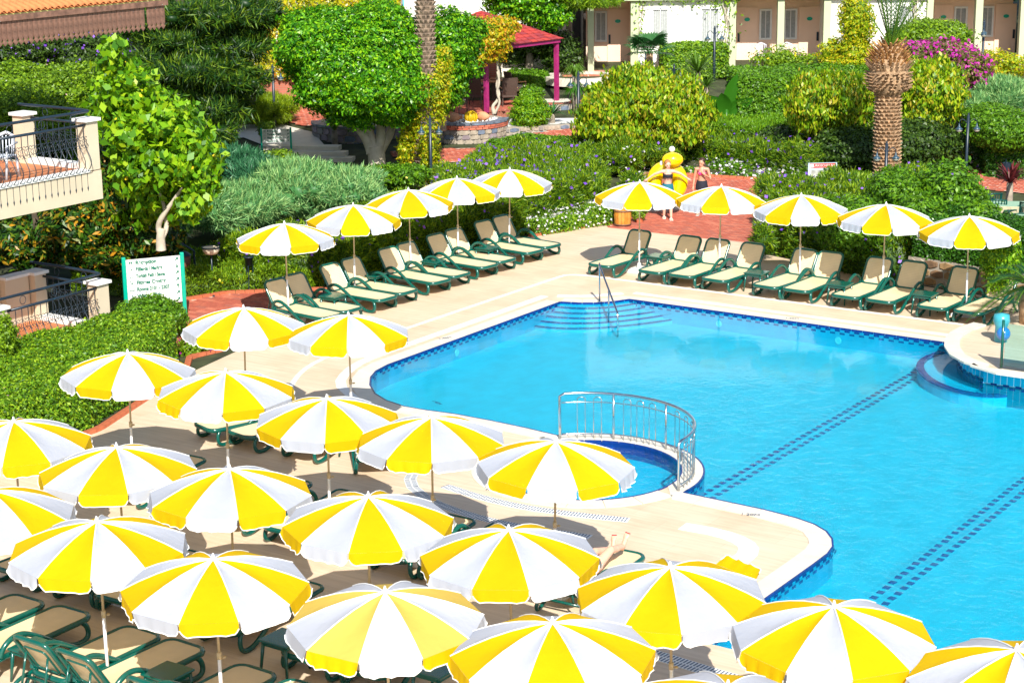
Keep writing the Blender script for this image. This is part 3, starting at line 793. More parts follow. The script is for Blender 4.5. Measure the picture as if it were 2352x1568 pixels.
US = [
 (1469, 413, 'y', -2, 'parasol standing in front of the two girls on the brick path', GR),
 (1654, 423, 'y', -7, 'parasol just right of the one before the girls', GR),
 (1842, 442, 'w', 6, 'middle parasol of the five before the box hedge', GR),
 (2034, 464, 'y', -10, 'parasol directly below the lamp post by the thick palm trunk', GR),
 (2230, 490, 'y', 2, 'parasol nearest the fern palm, under the green tablecloths', GR),
 (1167, 384, 'w', 0, 'farthest parasol of the slanting row along the purple flowering hedge', GL),
 (1049, 405, 'w', 6, 'second farthest parasol of the slanting row along the hedge', GL),
 (939, 431, 'y', 6, 'middle parasol of the slanting row, yellow wedge facing the pool', GL),
 (808, 465, 'y', 2, 'parasol of the slanting row second nearest the lamp bowl', GL),
 (654, 508, 'w', -12, 'parasol nearest the cream lamp bowl and ashtray stand', GL),
 (553, 700, 'w', 4, 'parasol whose canopy hides the foot of the direction board', GN),
 (799, 717, 'w', 16, 'parasol beside the rounded pool corner, right of the direction board one', GN),
 (286, 803, 'w', 3, 'parasol standing against the clipped green hedge', GN),
 (510, 845, 'y', 14, 'parasol next to the hedge one, two green lounger feet below its edge', GN),
 (746, 904, 'y', 15, 'parasol above the white cool box, left of the shadowed pool curb', GN),
 (988, 949, 'w', 18, 'parasol partly covering the pool edge left of the curved steel railing', GN),
 (1269, 1003, 'w', -3, 'parasol overlapping the round whirlpool and the steel railing', GN),
 (25, 957, 'y', 7, 'parasol cut by the left picture edge beside the petunias', GN),
 (270, 1018, 'y', -12, 'pale topped parasol straight below the one against the clipped hedge', GN),
 (522, 1069, 'w', -14, 'parasol directly below the one with two lounger feet', GN),
 (838, 1127, 'y', 4, 'parasol left of the sunbather one, yellow wedge to the front', GN),
 (1174, 1204, 'y', -6, 'parasol sheltering the barefoot sunbather', GN),
 (1548, 1287, 'y', -11, 'parasol on the point of the deck that juts into the pool', GN),
 (1915, 1377, 'w', -7, 'big parasol reaching over the water below the jutting deck', GN),
 (222, 1185, 'w', 12, 'parasol above the empty loungers with tan shaded seats', GN),
 (491, 1268, 'y', -5, 'parasol left of the bleached one, broad yellow wedge in front', GN),
 (886, 1342, 'w', 2, 'bleached parasol with pale faded yellow wedges', GN),
 (1275, 1418, 'y', 2, 'parasol at the bottom between the bleached one and the pool', GN),
 (-40, 1115, 'w', 9, 'parasol whose right edge alone shows at the left picture border', GN),
 (1660, 1560, 'w', -3, 'parasol of which only the crown shows at the bottom border', GN),
 (2346, 1478, 'w', 9, 'parasol cut by the lower right picture corner', GN)]
for i, a in enumerate(US):
    parasol(*a[:4], 'striped ' + a[4], a[5], faded=(i == 26), flip={22: 4, 30: 3}.get(i))

# ================================================================== sun loungers
def rr(cx, y0, y1, hw, z0, z1, rad, n=4, both=True):
    """rounded rectangle path in the x/y plane, sloped from z0 at y0 to z1 at y1"""
    pts = []
    for (sx, yy, a0) in ((1, y1, 0), (-1, y1, 90), (-1, y0, 180), (1, y0, 270)):
        cx_ = sx * (hw - rad); cy_ = yy - rad if yy == y1 else yy + rad
        for k in range(n + 1):
            a = R(a0 + 90 * k / n); pts.append((cx_ + rad * math.cos(a), cy_ + rad * math.sin(a)))
    return [(x, y, z0 + (z1 - z0) * (y - y0) / (y1 - y0)) for x, y in pts]
def fillpoly(pts, thick=.012, sag=.0):
    P = [Vector(p) for p in pts]; c = sum(P, Vector()) / len(P); c.z -= sag
    mb = MB(); n = len(P); mid = [q.lerp(c, .4) - Vector((0, 0, sag * .35)) for q in P]
    vs = P + mid + [c]; fs = [(i, (i + 1) % n, n + (i + 1) % n, n + i) for i in range(n)] + [(n + i, n + (i + 1) % n, 2 * n) for i in range(n)]
    mb.add(vs, fs); return mb
BACK = 58
def make_lounger(ang=BACK, meshes={}):
    if ang not in meshes:
        d = {}
        seat = rr(0, 0, 1.60, .325, .29, .28, .15)
        d['seat_frame'] = MB().tube(seat + [seat[0]], .035, 8, cap=False, flat=1.2).mesh('seat_frame', m_green, True)
        d['seat_sling'] = fillpoly(rr(0, .025, 1.56, .300, .31, .30, .13), sag=.012).mesh('seat_sling', m_sling, True)
        ca, sa = math.cos(R(ang)), math.sin(R(ang))
        def tilt(l): return [(x, 1.50 + y * ca, .30 + y * sa + z) for x, y, z in l]
        bk = tilt(rr(0, 0, .64, .305, 0, 0, .11))
        d['back_frame'] = MB().tube(bk + [bk[0]], .032, 8, cap=False).mesh('back_frame', m_green, True)
        d['back_sling'] = fillpoly([(x, y - .01, z + .012) for x, y, z in tilt(rr(0, .02, .62, .285, 0, 0, .10))], sag=.01).mesh('back_sling', m_sling, True)
        inner_ = tilt(rr(0, .12, .54, .19, -.045, -.045, .05))
        pr = MB().tube(inner_ + [inner_[0]], .014, 5, cap=False)
        pr.tube([(-.19, 1.53 + .4 * ca, .28 + .4 * sa), (-.2, 1.84, .2)], .016, 5); pr.tube([(.19, 1.53 + .4 * ca, .28 + .4 * sa), (.2, 1.84, .2)], .016, 5); pr.tube([(-.31, 1.84, .2), (.31, 1.84, .2)], .02, 5)
        d['back_brace'] = pr.mesh('back_brace', m_green, True)
        for s, nm in ((-1, 'L'), (1, 'R')):
            pth = smooth3([(s * .315, .20, .28), (s * .34, .13, .21), (s * .355, .12, .09), (s * .36, .20, .030), (s * .36, .36, .034), (s * .36, .52, .10), (s * .365, .80, .27), (s * .37, 1.06, .44), (s * .37, 1.24, .515), (s * .365, 1.40, .50), (s * .35, 1.52, .41), (s * .33, 1.55, .30)])
            d['side' + nm] = MB().tube(pth, .036, 8, flat=1.0).mesh('arm_and_leg_loop', m_green, True)
            pth = smooth3([(s * .32, 1.40, .27), (s * .335, 1.72, .25), (s * .345, 1.86, .17), (s * .35, 1.90, .03), (s * .345, 1.78, .028), (s * .335, 1.66, .12), (s * .33, 1.60, .25)])
            d['rear' + nm] = MB().tube(pth, .026, 7).mesh('rear_leg', m_green, True)
        cb = MB().tube([(-.34, .17, .03), (.34, .17, .03)], .001, 3)
        cb = MB().tube([(-.33, 1.66, .24), (.33, 1.66, .24)], .022, 6); cb.tube([(-.3, .6, .25), (.3, .6, .25)], .018, 6)
        d['cross_bar'] = cb.mesh('cross_bar', m_green, True)
        for s in (-1, 1):
            hb = MB().box((s * .335, 1.52, .31), (.05, .07, .05)); d['hinge' + str(s)] = hb.mesh('hinge', m_green)
        meshes[ang] = d
    return meshes[ang]
PARTS = [('seat_frame', 'seat_frame'), ('seat_sling', 'seat_sling'), ('back_frame', 'back_frame'), ('arm_and_leg_loop', 'sideL'), ('arm_and_leg_loop', 'sideR'), ('rear_leg', 'rearL'), ('rear_leg', 'rearR'), ('cross_bar', 'cross_bar'), ('hinge', 'hinge-1'), ('hinge', 'hinge1')]
def lounger(p, rz, label, group, ang=BACK):
    d = make_lounger(ang); r = empty('sun_lounger', p, rz, label, 'sun lounger', group); bf = None
    for nm, k in PARTS:
        o = inst(nm, d[k], r)
        if nm == 'back_frame': bf = o
    inst('back_sling', d['back_sling'], bf); inst('back_brace', d['back_brace'], bf)
    return r
RZ_R = TH - math.pi / 2; RZ_L = TH; RZ_D = TH + math.pi / 2
ords = ['first', 'second', 'third', 'fourth', 'fifth', 'sixth', 'seventh', 'eighth', 'ninth', 'tenth']
GLL, GLR, GLN = 'sun loungers in the slanting row along the flower hedge', 'sun loungers in the row before the box hedge', 'sun loungers on the near terrace'
for i, vv in enumerate([23.3, 21.92, 21.11, 20.24, 18.94, 18.18, 16.99, 16.19, 14.99, 14.18]):
    d_ = ['next to the white parasol base and the brick path', 'right of the first green table', 'under the second parasol', 'left of the second green table', 'right of the second green table', 'left of the third green table', 'right of the third green table', 'left of the fourth green table', 'right of the fourth green table', 'beside the fern palm at the row end'][i]
    lounger(UV(37.2, vv - .37, 0), RZ_R + R(random.uniform(-6, -1)), '%s lounger from the brick path, %s' % (ords[i], d_), GLR)
for i, uu in enumerate([30.1, 30.8, 32.05, 32.8, 34.05, 34.85, 36.0, 36.75, 37.95, 38.75]):
    d_ = ['nearest the lamp bowl', 'left of the first green table', 'right of the first green table', 'left of the second green table', 'right of the second green table', 'left of the third green table', 'right of the third green table', 'left of the fourth green table', 'right of the fourth green table', 'farthest in the row'][i]
    lounger(UV(uu - .15, 25.1, 0), RZ_L + R(random.uniform(-9, -4)), '%s lounger from the lamp bowl, %s' % (ords[i], d_), GLL)
near = [(22.5, 21.88, RZ_R - .30, 'lounger with its front feet showing left of the parasol pole next to the hedge'), (22.5, 21.07, RZ_R - .2, 'lounger whose right leg loop shows under the parasol with two lounger feet'),
 (22.52, 19.82, RZ_R, 'lounger left of the white cool box'), (22.7, 18.2, R(8), 'lounger facing the camera with only its foot end under the parasol hem'),
 (19.3, 18.5, RZ_R, 'lounger peeping out between the pale topped parasol and its right neighbour'), (19.3, 17.36, RZ_R, 'lounger left foot beside the parasol with the front yellow wedge'),
 (19.26, 15.36, RZ_R, 'lounger with one leg loop in the sun below the front yellow wedge'), (19.3, 14.55, RZ_R, 'lounger tucked left of the sunbather parasol'),
 (19.3, 20.7, RZ_R, 'lounger hidden below the parasol against the hedge'),
 (16.08, 19.48, RZ_R, 'dark shaded lounger at the left picture edge'), (16.1, 18.33, RZ_R, 'shaded lounger left of the pole above the empty seats'), (16.12, 17.53, RZ_R, 'shaded lounger behind that pole'),
 (16.1, 15.65, RZ_R, 'shaded lounger half under the broad yellow wedge parasol'), (16.02, 14.17, RZ_R, 'lounger under the bleached parasol with a sunlit green rail'), (16.08, 13.28, RZ_R, 'lounger right of the bleached parasol pole'),
 (15.55, 18.42, RZ_D, 'empty lounger with its foot end at the left picture edge'), (15.6, 17.62, RZ_D, 'empty lounger with tan shaded foot end above the first reclined back'),
 (15.6, 16.36, RZ_D, 'empty lounger seen from behind, nearest the left corner'), (15.6, 15.6, RZ_D, 'empty lounger seen from behind, right of the white pole'), (15.5, 14.35, RZ_D, 'lounger in the bottom corner beside the second white pole'),
 (15.5, 13.55, RZ_D, 'lounger at the bottom border right of the second white pole')]
for a in near:
    o_ = lounger(UV(a[0], a[1], 0), a[2] + R(random.uniform(-2, 2)), a[3], GLN, BACK if a[2] == RZ_D else 4)
    if a[2] != RZ_D: o_.scale = (1, .84, 1)
lounger(UV(21.27, 12.66, 0), RZ_D + .05, 'green lounger carrying the barefoot sunbather', GLN, 24)

# ================================================================== low green tables
def mk_table():
    d = {}
    mb = MB().box((0, 0, .43), (.46, .46, .03)); d['table_top'] = mb.mesh('table_top', m_green)
    d['apron'] = MB().box((0, 0, .39), (.40, .40, .05)).mesh('apron', m_green)
    d['leg'] = MB().tube([(0, 0, .41), (.035, .035, 0)], [.026, .018], 6).mesh('leg', m_green, True)
    return d
TBD = mk_table()
def side_table(p, rz, label, group='low green side tables', sc=1):
    r = empty('side_table', p, rz, label, 'side table', group)
    t = inst('table_top', TBD['table_top'], r); bevel(t, .012); inst('apron', TBD['apron'], t)
    for sx in (1, -1):
        for sy in (1, -1): inst('leg', TBD['leg'], r, (sx * .18, sy * .18, 0), (0, 0, math.atan2(sy, sx) - math.pi / 4))
    r.scale = (sc, sc, sc); return r
for (px, py, t_) in ((765, 677, 'between the second and third loungers from the lamp bowl'), (858, 629, 'between the fourth and fifth loungers from the lamp bowl'), (995, 598, 'between the sixth and seventh loungers from the lamp bowl'), (1118, 567, 'between the eighth and ninth loungers from the lamp bowl'),
        (1512, 586, 'between the first and second loungers from the brick path'), (1738, 624, 'between the fourth and fifth loungers from the brick path'), (1930, 650, 'between the sixth and seventh loungers from the brick path'), (2125, 673, 'between the eighth and ninth loungers from the brick path')):
    p = gp(px, py, .445); side_table((p.x, p.y, 0), TH, 'low green plastic side table ' + t_)
for (px, py, t_) in ((652, 1462, 'left of the bleached parasol'), (1000, 1532, 'right of the bleached parasol pole'), (78, 1482, 'beyond the first reclined lounger back'), (385, 1540, 'between the two empty lounger pairs in the corner')):
    p = gp(px, py, .445); side_table((p.x, p.y, 0), TH, 'shaded green plastic side table ' + t_)
p = UV(23.4, 19.2); side_table((p.x, p.y, 0), TH, 'green side table over the white cool box')
# cool box
r = empty('cool_box', UV(23.75, 19.25, 0), TH, 'white wheeled cool box under the green table', 'cool box')
mb = MB().box((0, 0, .2), (.4, .3, .26)); bevel(mb.obj('box_body', m_wpole, r), .03)
bevel(MB().box((0, 0, .345), (.42, .32, .03)).obj('lid', m_capw, r), .01)
for s in (-1, 1):
    MB().lathe([(0, -.015), (.04, -.015), (.04, .015), (0, .015)], 10).obj('caster', m_iron, r, loc=(s * .15, -.13, .04), rot=(R(90), 0, 0))

# ================================================================== railings
def circ_pts(cu, cv, r, a0, a1, n, z): return [UV(cu + r * math.cos(R(a0 + (a1 - a0) * i / n)), cv + r * math.sin(R(a0 + (a1 - a0) * i / n)), z) for i in range(n + 1)]
RC = (24.72, 15.5, 1.78)
o0 = UV(RC[0], RC[1], 0)
rail = empty('curved_railing', o0, 0, 'curved stainless steel railing round the whirlpool', 'railing')
A0, A1 = -92, 46
def rp(a, z): return UV(RC[0] + RC[2] * math.cos(R(a)), RC[1] + RC[2] * math.sin(R(a)), z) - o0
top = [rp(A0, .01), rp(A0, .5), rp(A0, .78)] + [rp(A0 + 3 + (A1 - A0 - 6) * i / 40, .82) for i in range(41)] + [rp(A1, .78), rp(A1, .5), rp(A1, .01)]
MB().tube(top, .024, 10).obj('handrail', m_steel, rail, smooth=True)
MB().tube([rp(A0 + 1 + (A1 - A0 - 2) * i / 40, .66) for i in range(41)], .010, 6).obj('upper_rail', m_steel, rail, smooth=True)
MB().tube([rp(A0 + 1 + (A1 - A0 - 2) * i / 40, .10) for i in range(41)], .010, 6).obj('lower_rail', m_steel, rail, smooth=True)
for a in (-56, -18, 16):
    MB().tube([rp(a, .0), rp(a, .81)], .018, 8).obj('post', m_steel, rail, smooth=True)
a = A0 + 8
for a in (-84, -75, -66, -48, -38, -28, -8, 0, 8, 25, 34):
    h = 2.2; mid = [rp(a - h, .0)] + [rp(a - h, .66)] + [rp(a + h * math.cos(R(180 - q)), .70 + .055 * math.sin(R(q))) for q in range(15, 170, 25)] + [rp(a + h, .66), rp(a + h, .0)]
    MB().tube(mid, .009, 6).obj('hooped_baluster', m_steel, rail, smooth=True)
hr = empty('step_handrail', UV(35.09, 21.6, 0), 0, 'slanting steel handrail down into the pool steps', 'handrail')
o0 = UV(35.09, 21.6, 0)
p0, p1, p2 = gp(1373, 693, 0), gp(1376, 612, .85), gp(1413, 740, -.05)
e0 = UV(33.75, 20.75, -.38); 
top = UV(35.0, 21.55, .88)
pts = [UV(35.09, 21.6, 0), UV(35.09, 21.6, .84), UV(35.05, 21.575, .9), UV(34.98, 21.53, .88)]
low = UV(33.98, 20.46, .12)
pts += [top.lerp(low, t) for t in (.1, .5, .9, 1.0)] + [UV(33.95, 20.44, .08), UV(33.94, 20.43, 0), UV(33.94, 20.43, -.4)]
MB().tube([q - o0 for q in pts], .021, 10).obj('rail', m_steel, hr, smooth=True)
q = top.lerp(low, .52); MB().tube([q - o0, Vector((q.x, q.y, -.25)) - o0], .018, 8).obj('post', m_steel, hr, smooth=True)
for b_ in (UV(35.09, 21.6, .012),): MB().lathe([(0, .01), (.05, .01), (.055, 0)], 12).obj('foot_plate', m_steel, hr, loc=b_ - o0)
# glass screen on the platform
gs = empty('glass_screen', UV(33.35, 11.65, .3), 0, 'green edged glass screen on the raised pool platform', 'glass screen')
m_gl, t_, b_ = nt('tinted_glass'); b_.inputs['Base Color'].default_value = (.55, .85, .82, 1); b_.inputs['Roughness'].default_value = .03
trn = t_.nodes.new('ShaderNodeBsdfTransparent'); trn.inputs[0].default_value = (.74, .95, .96, 1); mxs = t_.nodes.new('ShaderNodeMixShader'); frn = t_.nodes.new('ShaderNodeFresnel'); gls = t_.nodes.new('ShaderNodeBsdfGlossy'); gls.inputs[1].default_value = .02
t_.links.new(frn.outputs[0], mxs.inputs[0]); t_.links.new(trn.outputs[0], mxs.inputs[1]); t_.links.new(gls.outputs[0], mxs.inputs[2]); t_.links.new(mxs.outputs[0], t_.nodes['Material Output'].inputs[0])
o0 = UV(33.35, 11.65, .3)
e_ = -V * 2.6
MB().tube([(0, 0, 0), (0, 0, .92)], .028, 10).obj('post', m_green, gs, smooth=True)
MB().box((e_[0] / 2 * 1.02, e_[1] / 2 * 1.02, .45), (2.56, .012, .82), math.atan2(e_[1], e_[0])).obj('glass_pane', m_gl, gs)
# sunken round planter basin of dark bricks behind the glass
r = empty('round_tub', UV(35.2, 10.6, .266), 0, 'round brick rimmed tub behind the glass screen', 'tub')
MB().lathe([(.85, 0), (.85, .3), (.62, .3), (.62, .02)], 28).obj('tub_wall', mat('dark_red_brick', (.25, .09, .07), .7, .3, 20), r)
MB().lathe([(.0, .2), (.62, .2)], 24).obj('tub_water', m_wall, r)
MB().lathe([(.88, .3), (.88, .33), (.6, .33), (.6, .3)], 28).obj('tub_rim', m_cope, r)
# ================================================================== foliage palettes
g_box = leafmat('box_hedge_leaf', [(.03, .09, .008), (.07, .19, .010), (.14, .29, .012), (.26, .40, .02)], .3)
g_mid = leafmat('mid_green_leaf', [(.035, .10, .010), (.08, .22, .012), (.15, .31, .012)], .32)
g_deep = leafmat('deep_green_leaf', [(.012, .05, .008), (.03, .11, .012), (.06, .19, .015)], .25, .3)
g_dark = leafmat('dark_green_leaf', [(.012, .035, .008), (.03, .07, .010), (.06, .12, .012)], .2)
g_bright = leafmat('bright_lime_leaf', [(.03, .12, .005), (.09, .25, .006), (.17, .36, .008), (.28, .42, .012)], .35)
g_ficus = leafmat('glossy_ficus_leaf', [(.012, .08, .006), (.04, .19, .006), (.11, .34, .008), (.24, .45, .010)], .3, .35, .4)
g_ruel = leafmat('ruellia_leaf', [(.02, .07, .006), (.06, .15, .008), (.13, .26, .010), (.26, .36, .014)], .3)
g_teal = leafmat('juniper_leaf', [(.03, .13, .05), (.09, .26, .11), (.20, .38, .18), (.30, .46, .22)], .25)
g_gold = leafmat('golden_ivy_leaf', [(.10, .19, .006), (.26, .32, .008), (.46, .42, .010), (.52, .32, .012), (.48, .17, .025)], .35)
g_vine = leafmat('lime_vine_leaf', [(.10, .20, .008), (.24, .36, .010), (.40, .44, .012), (.5, .36, .012)], .35)
g_mulb = leafmat('weeping_leaf', [(.03, .09, .006), (.09, .21, .006), (.18, .33, .008), (.32, .40, .012), (.34, .27, .04)], .3, .4, .35)
g_magn = leafmat('magnolia_leaf', [(.006, .03, .005), (.012, .05, .006), (.03, .10, .008), (.07, .14, .01), (.40, .19, .015)], .15, .4, .35)
g_pine = leafmat('conifer_needle', [(.004, .022, .006), (.012, .05, .008), (.035, .10, .008), (.13, .21, .012)], .15)
g_lant = leafmat('lantana_leaf', [(.05, .12, .008), (.12, .24, .010), (.22, .36, .014)], .3)
g_yuc = leafmat('yucca_leaf', [(.08, .18, .02), (.16, .30, .03), (.34, .42, .04)], .3)
g_cyc = leafmat('fern_palm_leaf', [(.006, .05, .02), (.015, .10, .035), (.10, .22, .03)], .2)
g_fan = leafmat('fan_palm_leaf', [(.02, .10, .03), (.06, .20, .05), (.12, .28, .06)], .2)
f_pur = leafmat('purple_blossom', [(.16, .05, .55), (.25, .09, .70), (.36, .16, .75)], .3)
f_whi = leafmat('white_blossom', [(.8, .8, .78), (.85, .82, .85)], .3)
f_mag = leafmat('magenta_blossom', [(.50, .02, .34), (.62, .03, .45), (.70, .08, .40)], .35)
f_pink = leafmat('pink_blossom', [(.75, .25, .48), (.8, .5, .6)], .3)
f_yel = leafmat('yellow_blossom', [(.7, .45, .01), (.75, .55, .02)], .3)
f_red = leafmat('red_blossom', [(.6, .03, .02), (.7, .1, .04)], .3)
m_bark = mat('grey_bark', (.30, .25, .19), .9, .25, 6, .6)
m_barkp = mat('pale_bark', (.52, .46, .36), .85, .12, 5, .4)
m_barkd = mat('dark_bark', (.10, .075, .05), .9, .25, 7, .6)

PX = lambda l, z=0.0: [tuple(gp(x, y, z).to_2d()) for x, y in l]
TX = lambda l: [tuple(gt(x, y).to_2d()) for x, y in l]
UVL = lambda l: [tuple(UV(a, b).to_2d()) for a, b in l]

# ------------------------------------------------ clipped hedges round the near terrace
hedge('broad clipped green hedge between the balconies and the near terrace', 'hedge',
      UVL([(14, 24.1), (22.0, 24.2), (25.5, 25.5), (26.3, 26.2), (26.0, 26.9), (25.9, 27.35), (14, 27.4)]), 0, .95, g_box, L=.034, asp=.5, cov=3.4, lumpy=.05)
plant('round clipped bush in front of the direction board', 'bush', [B(335, 732, 38.2, 78, 50, .8), B(395, 735, 38.6, 35, 42, .4)], g_mid, L=.034, cov=3.4, zmin=0, amp=.1)
plant('small magenta flowering bush at the hedge corner by the deck', 'bush', [B(445, 805, 37.2, 38, 40, .4)], g_lant, L=.03, cov=2.6, fl=[(26, f_mag, .035)], zmin=0)
plant('bushy yellow green shrub at the left picture edge beside the lower balcony pillar', 'bush', [B(4, 785, 33.8, 36, 60, .45)], g_lant, L=.035, cov=2.6, zmin=0)
hedge('bed of pink and white petunias below the clipped hedge', 'flower bed', UVL([(14, 23.45), (20.6, 23.9), (21.0, 24.2), (20.5, 24.4), (14, 24.3)]), 0, .4, g_vine, L=.03, cov=1.8, fl=[(260, f_pink, .022), (110, f_whi, .03)], name='flower_bed', lumpy=.12)
plant('mound of pink and white petunias at the left picture edge above the cut parasol', 'flower bed', [B(10, 935, 31.3, 85, 48, .8)], g_vine, name='flower_mound', L=.03, cov=2.4, fl=[(150, f_pink, .024), (60, f_whi, .034)], zmin=0, amp=.3)

# ------------------------------------------------ flower hedges behind the lounger rows
hedge('long purple flowering hedge behind the slanting lounger row', 'hedge', UVL([(33.4, 27.4), (36, 27.45), (38.2, 27.5), (40.6, 27.4), (40.5, 28.8), (40.6, 30.3), (36.0, 30.2), (32.2, 30.6), (32.4, 28.9)]), 0, 1.05, g_ruel, L=.07, asp=.16, cov=3.2, blade=True, fl=[(260, f_pur, .05)], lumpy=.16, depth=.12)
hedge('tall purple flowering bank between the white blossoms and the round hedge', 'hedge', UVL([(40.6, 27.6), (43.0, 27.0), (44.2, 27.0), (46.2, 28.4), (47.8, 29.6), (48.6, 31.6), (46.4, 32.6), (42.5, 31.6), (40.6, 30.2)]), 0, 1.15, g_ruel, L=.07, asp=.16, cov=3.2, blade=True, fl=[(700, f_pur, .052)], lumpy=.2, depth=.14)
hedge('low yellow green flower bed behind the cream lamp bowl', 'flower bed', UVL([(29.9, 30.1), (31.4, 29.6), (32.5, 28.3), (33.2, 27.6), (33.0, 29.0), (33.4, 31.6), (31.5, 33.4), (29.6, 32.6)]), 0, .5, g_lant, L=.05, asp=.25, cov=2.6, blade=True, fl=[(50, f_yel, .03), (14, f_pur, .03)], name='flower_bed', lumpy=.2)
hedge('strip of white blossoms along the terracotta curb left of the barrel', 'flower bed', UVL([(40.8, 26.95), (43.1, 26.2), (44.3, 26.2), (43.9, 26.85), (42.2, 27.4), (40.8, 27.5)]), 0, .38, g_box, L=.03, cov=2.6, fl=[(520, f_whi, .036), (16, f_pink, .03)], name='flower_bed', lumpy=.12)
hedge('purple flowering hedge right of the brick path behind the lounger row', 'hedge', UVL([(42.3, 21.2), (41.2, 19.6), (40.3, 17.4), (41.4, 15.9), (44.2, 15.8), (46.6, 17.6), (47.5, 20.5), (46.0, 21.6), (43.6, 21.6)]), 0, 1.2, g_ruel, L=.07, asp=.18, cov=3.0, blade=True, fl=[(340, f_pur, .05)], lumpy=.25, depth=.14)
plant('leafy shrub rising over the purple hedge left of the fourth parasol', 'bush', [B(1960, 520, 43.8, 90, 70, 1.0), B(2060, 440, 46, 70, 55, 1.2)], g_mid, L=.05, cov=2.4, fl=[(30, f_pur, .03)], zmin=0)
plant('broad leafy green shrub below the green tablecloths', 'bush', [B(2180, 455, 45.5, 75, 75, 1.2), B(2120, 500, 43.5, 60, 50, .8), B(2240, 500, 43.5, 55, 35, .8)], g_mid, L=.06, cov=2.6, fl=[(16, f_pur, .035)], zmin=0)
hedge('dark clipped box hedge on the low stone wall', 'hedge', UVL([(40.55, 16.4), (40.05, 13.9), (39.6, 11.2), (41.1, 10.9), (41.7, 13.8), (41.9, 16.2)]), .62, .95, g_deep, L=.034, cov=3.4, lumpy=.07)
plant('yellow green creeper on the wall behind the fern palm', 'bush', [B(2300, 600, 39.8, 45, 70, .5)], g_bright, L=.04, cov=1.8, zmin=0)
# rubble wall under that hedge
m_stn = [mat('rubble_stone_' + n_, c, .85, .2, 7, .4) for n_, c in (('ochre', (.32, .20, .09)), ('grey', (.26, .24, .22)), ('brown', (.22, .13, .07)), ('pale', (.40, .34, .26)), ('blue', (.16, .20, .27)))]
m_mortar = mat('wall_mortar', (.36, .32, .26), .9, .1, 8)
def rubble(root, p, q, z0, h, mats, nmax=200, size=.2, out=1, thick=.3):
    """irregular flat stones set in a mortar wall from p to q"""
    p, q = Vector(p).to_2d(), Vector(q).to_2d(); d = (q - p); ln = d.length; d.normalize(); nrm = Vector((d.y, -d.x)) * out
    c = (p + q) / 2 - nrm * thick / 2; a = math.atan2(d.y, d.x)
    mb = MB().box((c.x, c.y, z0 + h / 2), (ln, thick, h), a); mb.obj('wall_core', m_mortar, root)
    rows = max(1, round(h / (size * .75))); rh = h / rows
    for r_ in range(rows):
        x = -random.random() * size * .4
        while x < ln:
            w_ = size * random.uniform(.7, 1.5); x0, x1 = max(0.01, x), min(ln - .01, x + w_)
            if x1 - x0 > .05:
                k = 6; cx, cz = (x0 + x1) / 2, z0 + (r_ + .5) * rh; hw, hh = (x1 - x0) / 2 * .93, rh / 2 * .92; pts = []
                for i in range(k):
                    an = 2 * math.pi * (i + random.uniform(-.18, .18)) / k + .5; s = 1 / max(abs(math.cos(an)), abs(math.sin(an)))
                    s = min(s, 1.22) * random.uniform(.92, 1.0); pts.append((cx + hw * math.cos(an) * s, min(z0 + h - .005, max(z0 + .005, cz + hh * math.sin(an) * s))))
                t_ = random.uniform(.015, .035); vs = []
                for off, sc in ((0, 1), (t_, .9)):
                    for (sx, sz) in pts:
                        X = cx + (sx - cx) * sc; Z = cz + (sz - cz) * sc; w2 = p + d * X + nrm * (off + .001); vs.append((w2.x, w2.y, Z))
                fs = [(i, (i + 1) % k, k + (i + 1) % k, k + i) for i in range(k)] + [tuple(range(k, 2 * k))]
                MB().add(vs, fs).obj('stone', random.choice(mats), root)
            x += w_
rw = empty('stone_wall', label='low ochre rubble stone wall under the dark box hedge', cat='wall')
rubble(rw, UV(39.5, 10.6), UV(40.5, 16.5), 0, .62, [m_stn[0], m_stn[0], m_stn[2], m_stn[3]], size=.28, out=-1)

# ------------------------------------------------ round hedge, junipers, ground cover left-centre
hedge('low dark green clipped hedge left of the tall bank of purple flowers', 'hedge', TX([(1118, 392), (1180, 410), (1290, 408), (1330, 372), (1315, 338), (1225, 330), (1140, 345), (1112, 368)]), .2, .85, g_mid, L=.04, cov=3.2, lumpy=.06)
plant('spreading blue green juniper mass behind the slanting parasols', 'bush', [B(560, 470, 49, 110, 48, 1.6), B(680, 430, 51, 120, 62, 1.8), B(800, 440, 51, 90, 55, 1.6), B(470, 480, 47, 70, 42, 1.2)], g_teal, L=.13, asp=.10, cov=2.2, blade=True, zmin=0, amp=.4, fr=30, name='juniper')
plant('darker juniper with bare grey stems beside the maple', 'bush', [B(540, 375, 53.5, 75, 38, 1.2), B(590, 400, 52, 60, 32, 1.1)], leafmat('dark_juniper_leaf', [(.01, .07, .045), (.03, .14, .08), (.06, .20, .12)]), L=.12, asp=.12, cov=2.2, blade=True, zmin=0, amp=.3, name='juniper')
plant('long blue green juniper on the right bank above the round hedge', 'bush', [B(2300, 215, 61, 80, 36, 1.6), B(2230, 235, 60, 40, 24, 1.0)], g_teal, L=.12, asp=.10, cov=2.2, blade=True, name='juniper', zmin=.6)
hedge('yellow flowering ground cover at the foot of the leaning tree', 'flower bed', TX([(880, 430), (1000, 432), (1120, 402), (1135, 372), (1050, 362), (930, 372), (880, 395)]), .15, .16, g_vine, L=.04, cov=2.2, fl=[(350, f_yel, .03)], name='flower_bed', lumpy=.2)
plant('dark low fern bush at the foot of the second direction board', 'bush', [B(640, 366, 57.2, 45, 20, .8), B(612, 298, 60.2, 18, 22, .4)], g_lant, L=.05, cov=2.2, zmin=.3)
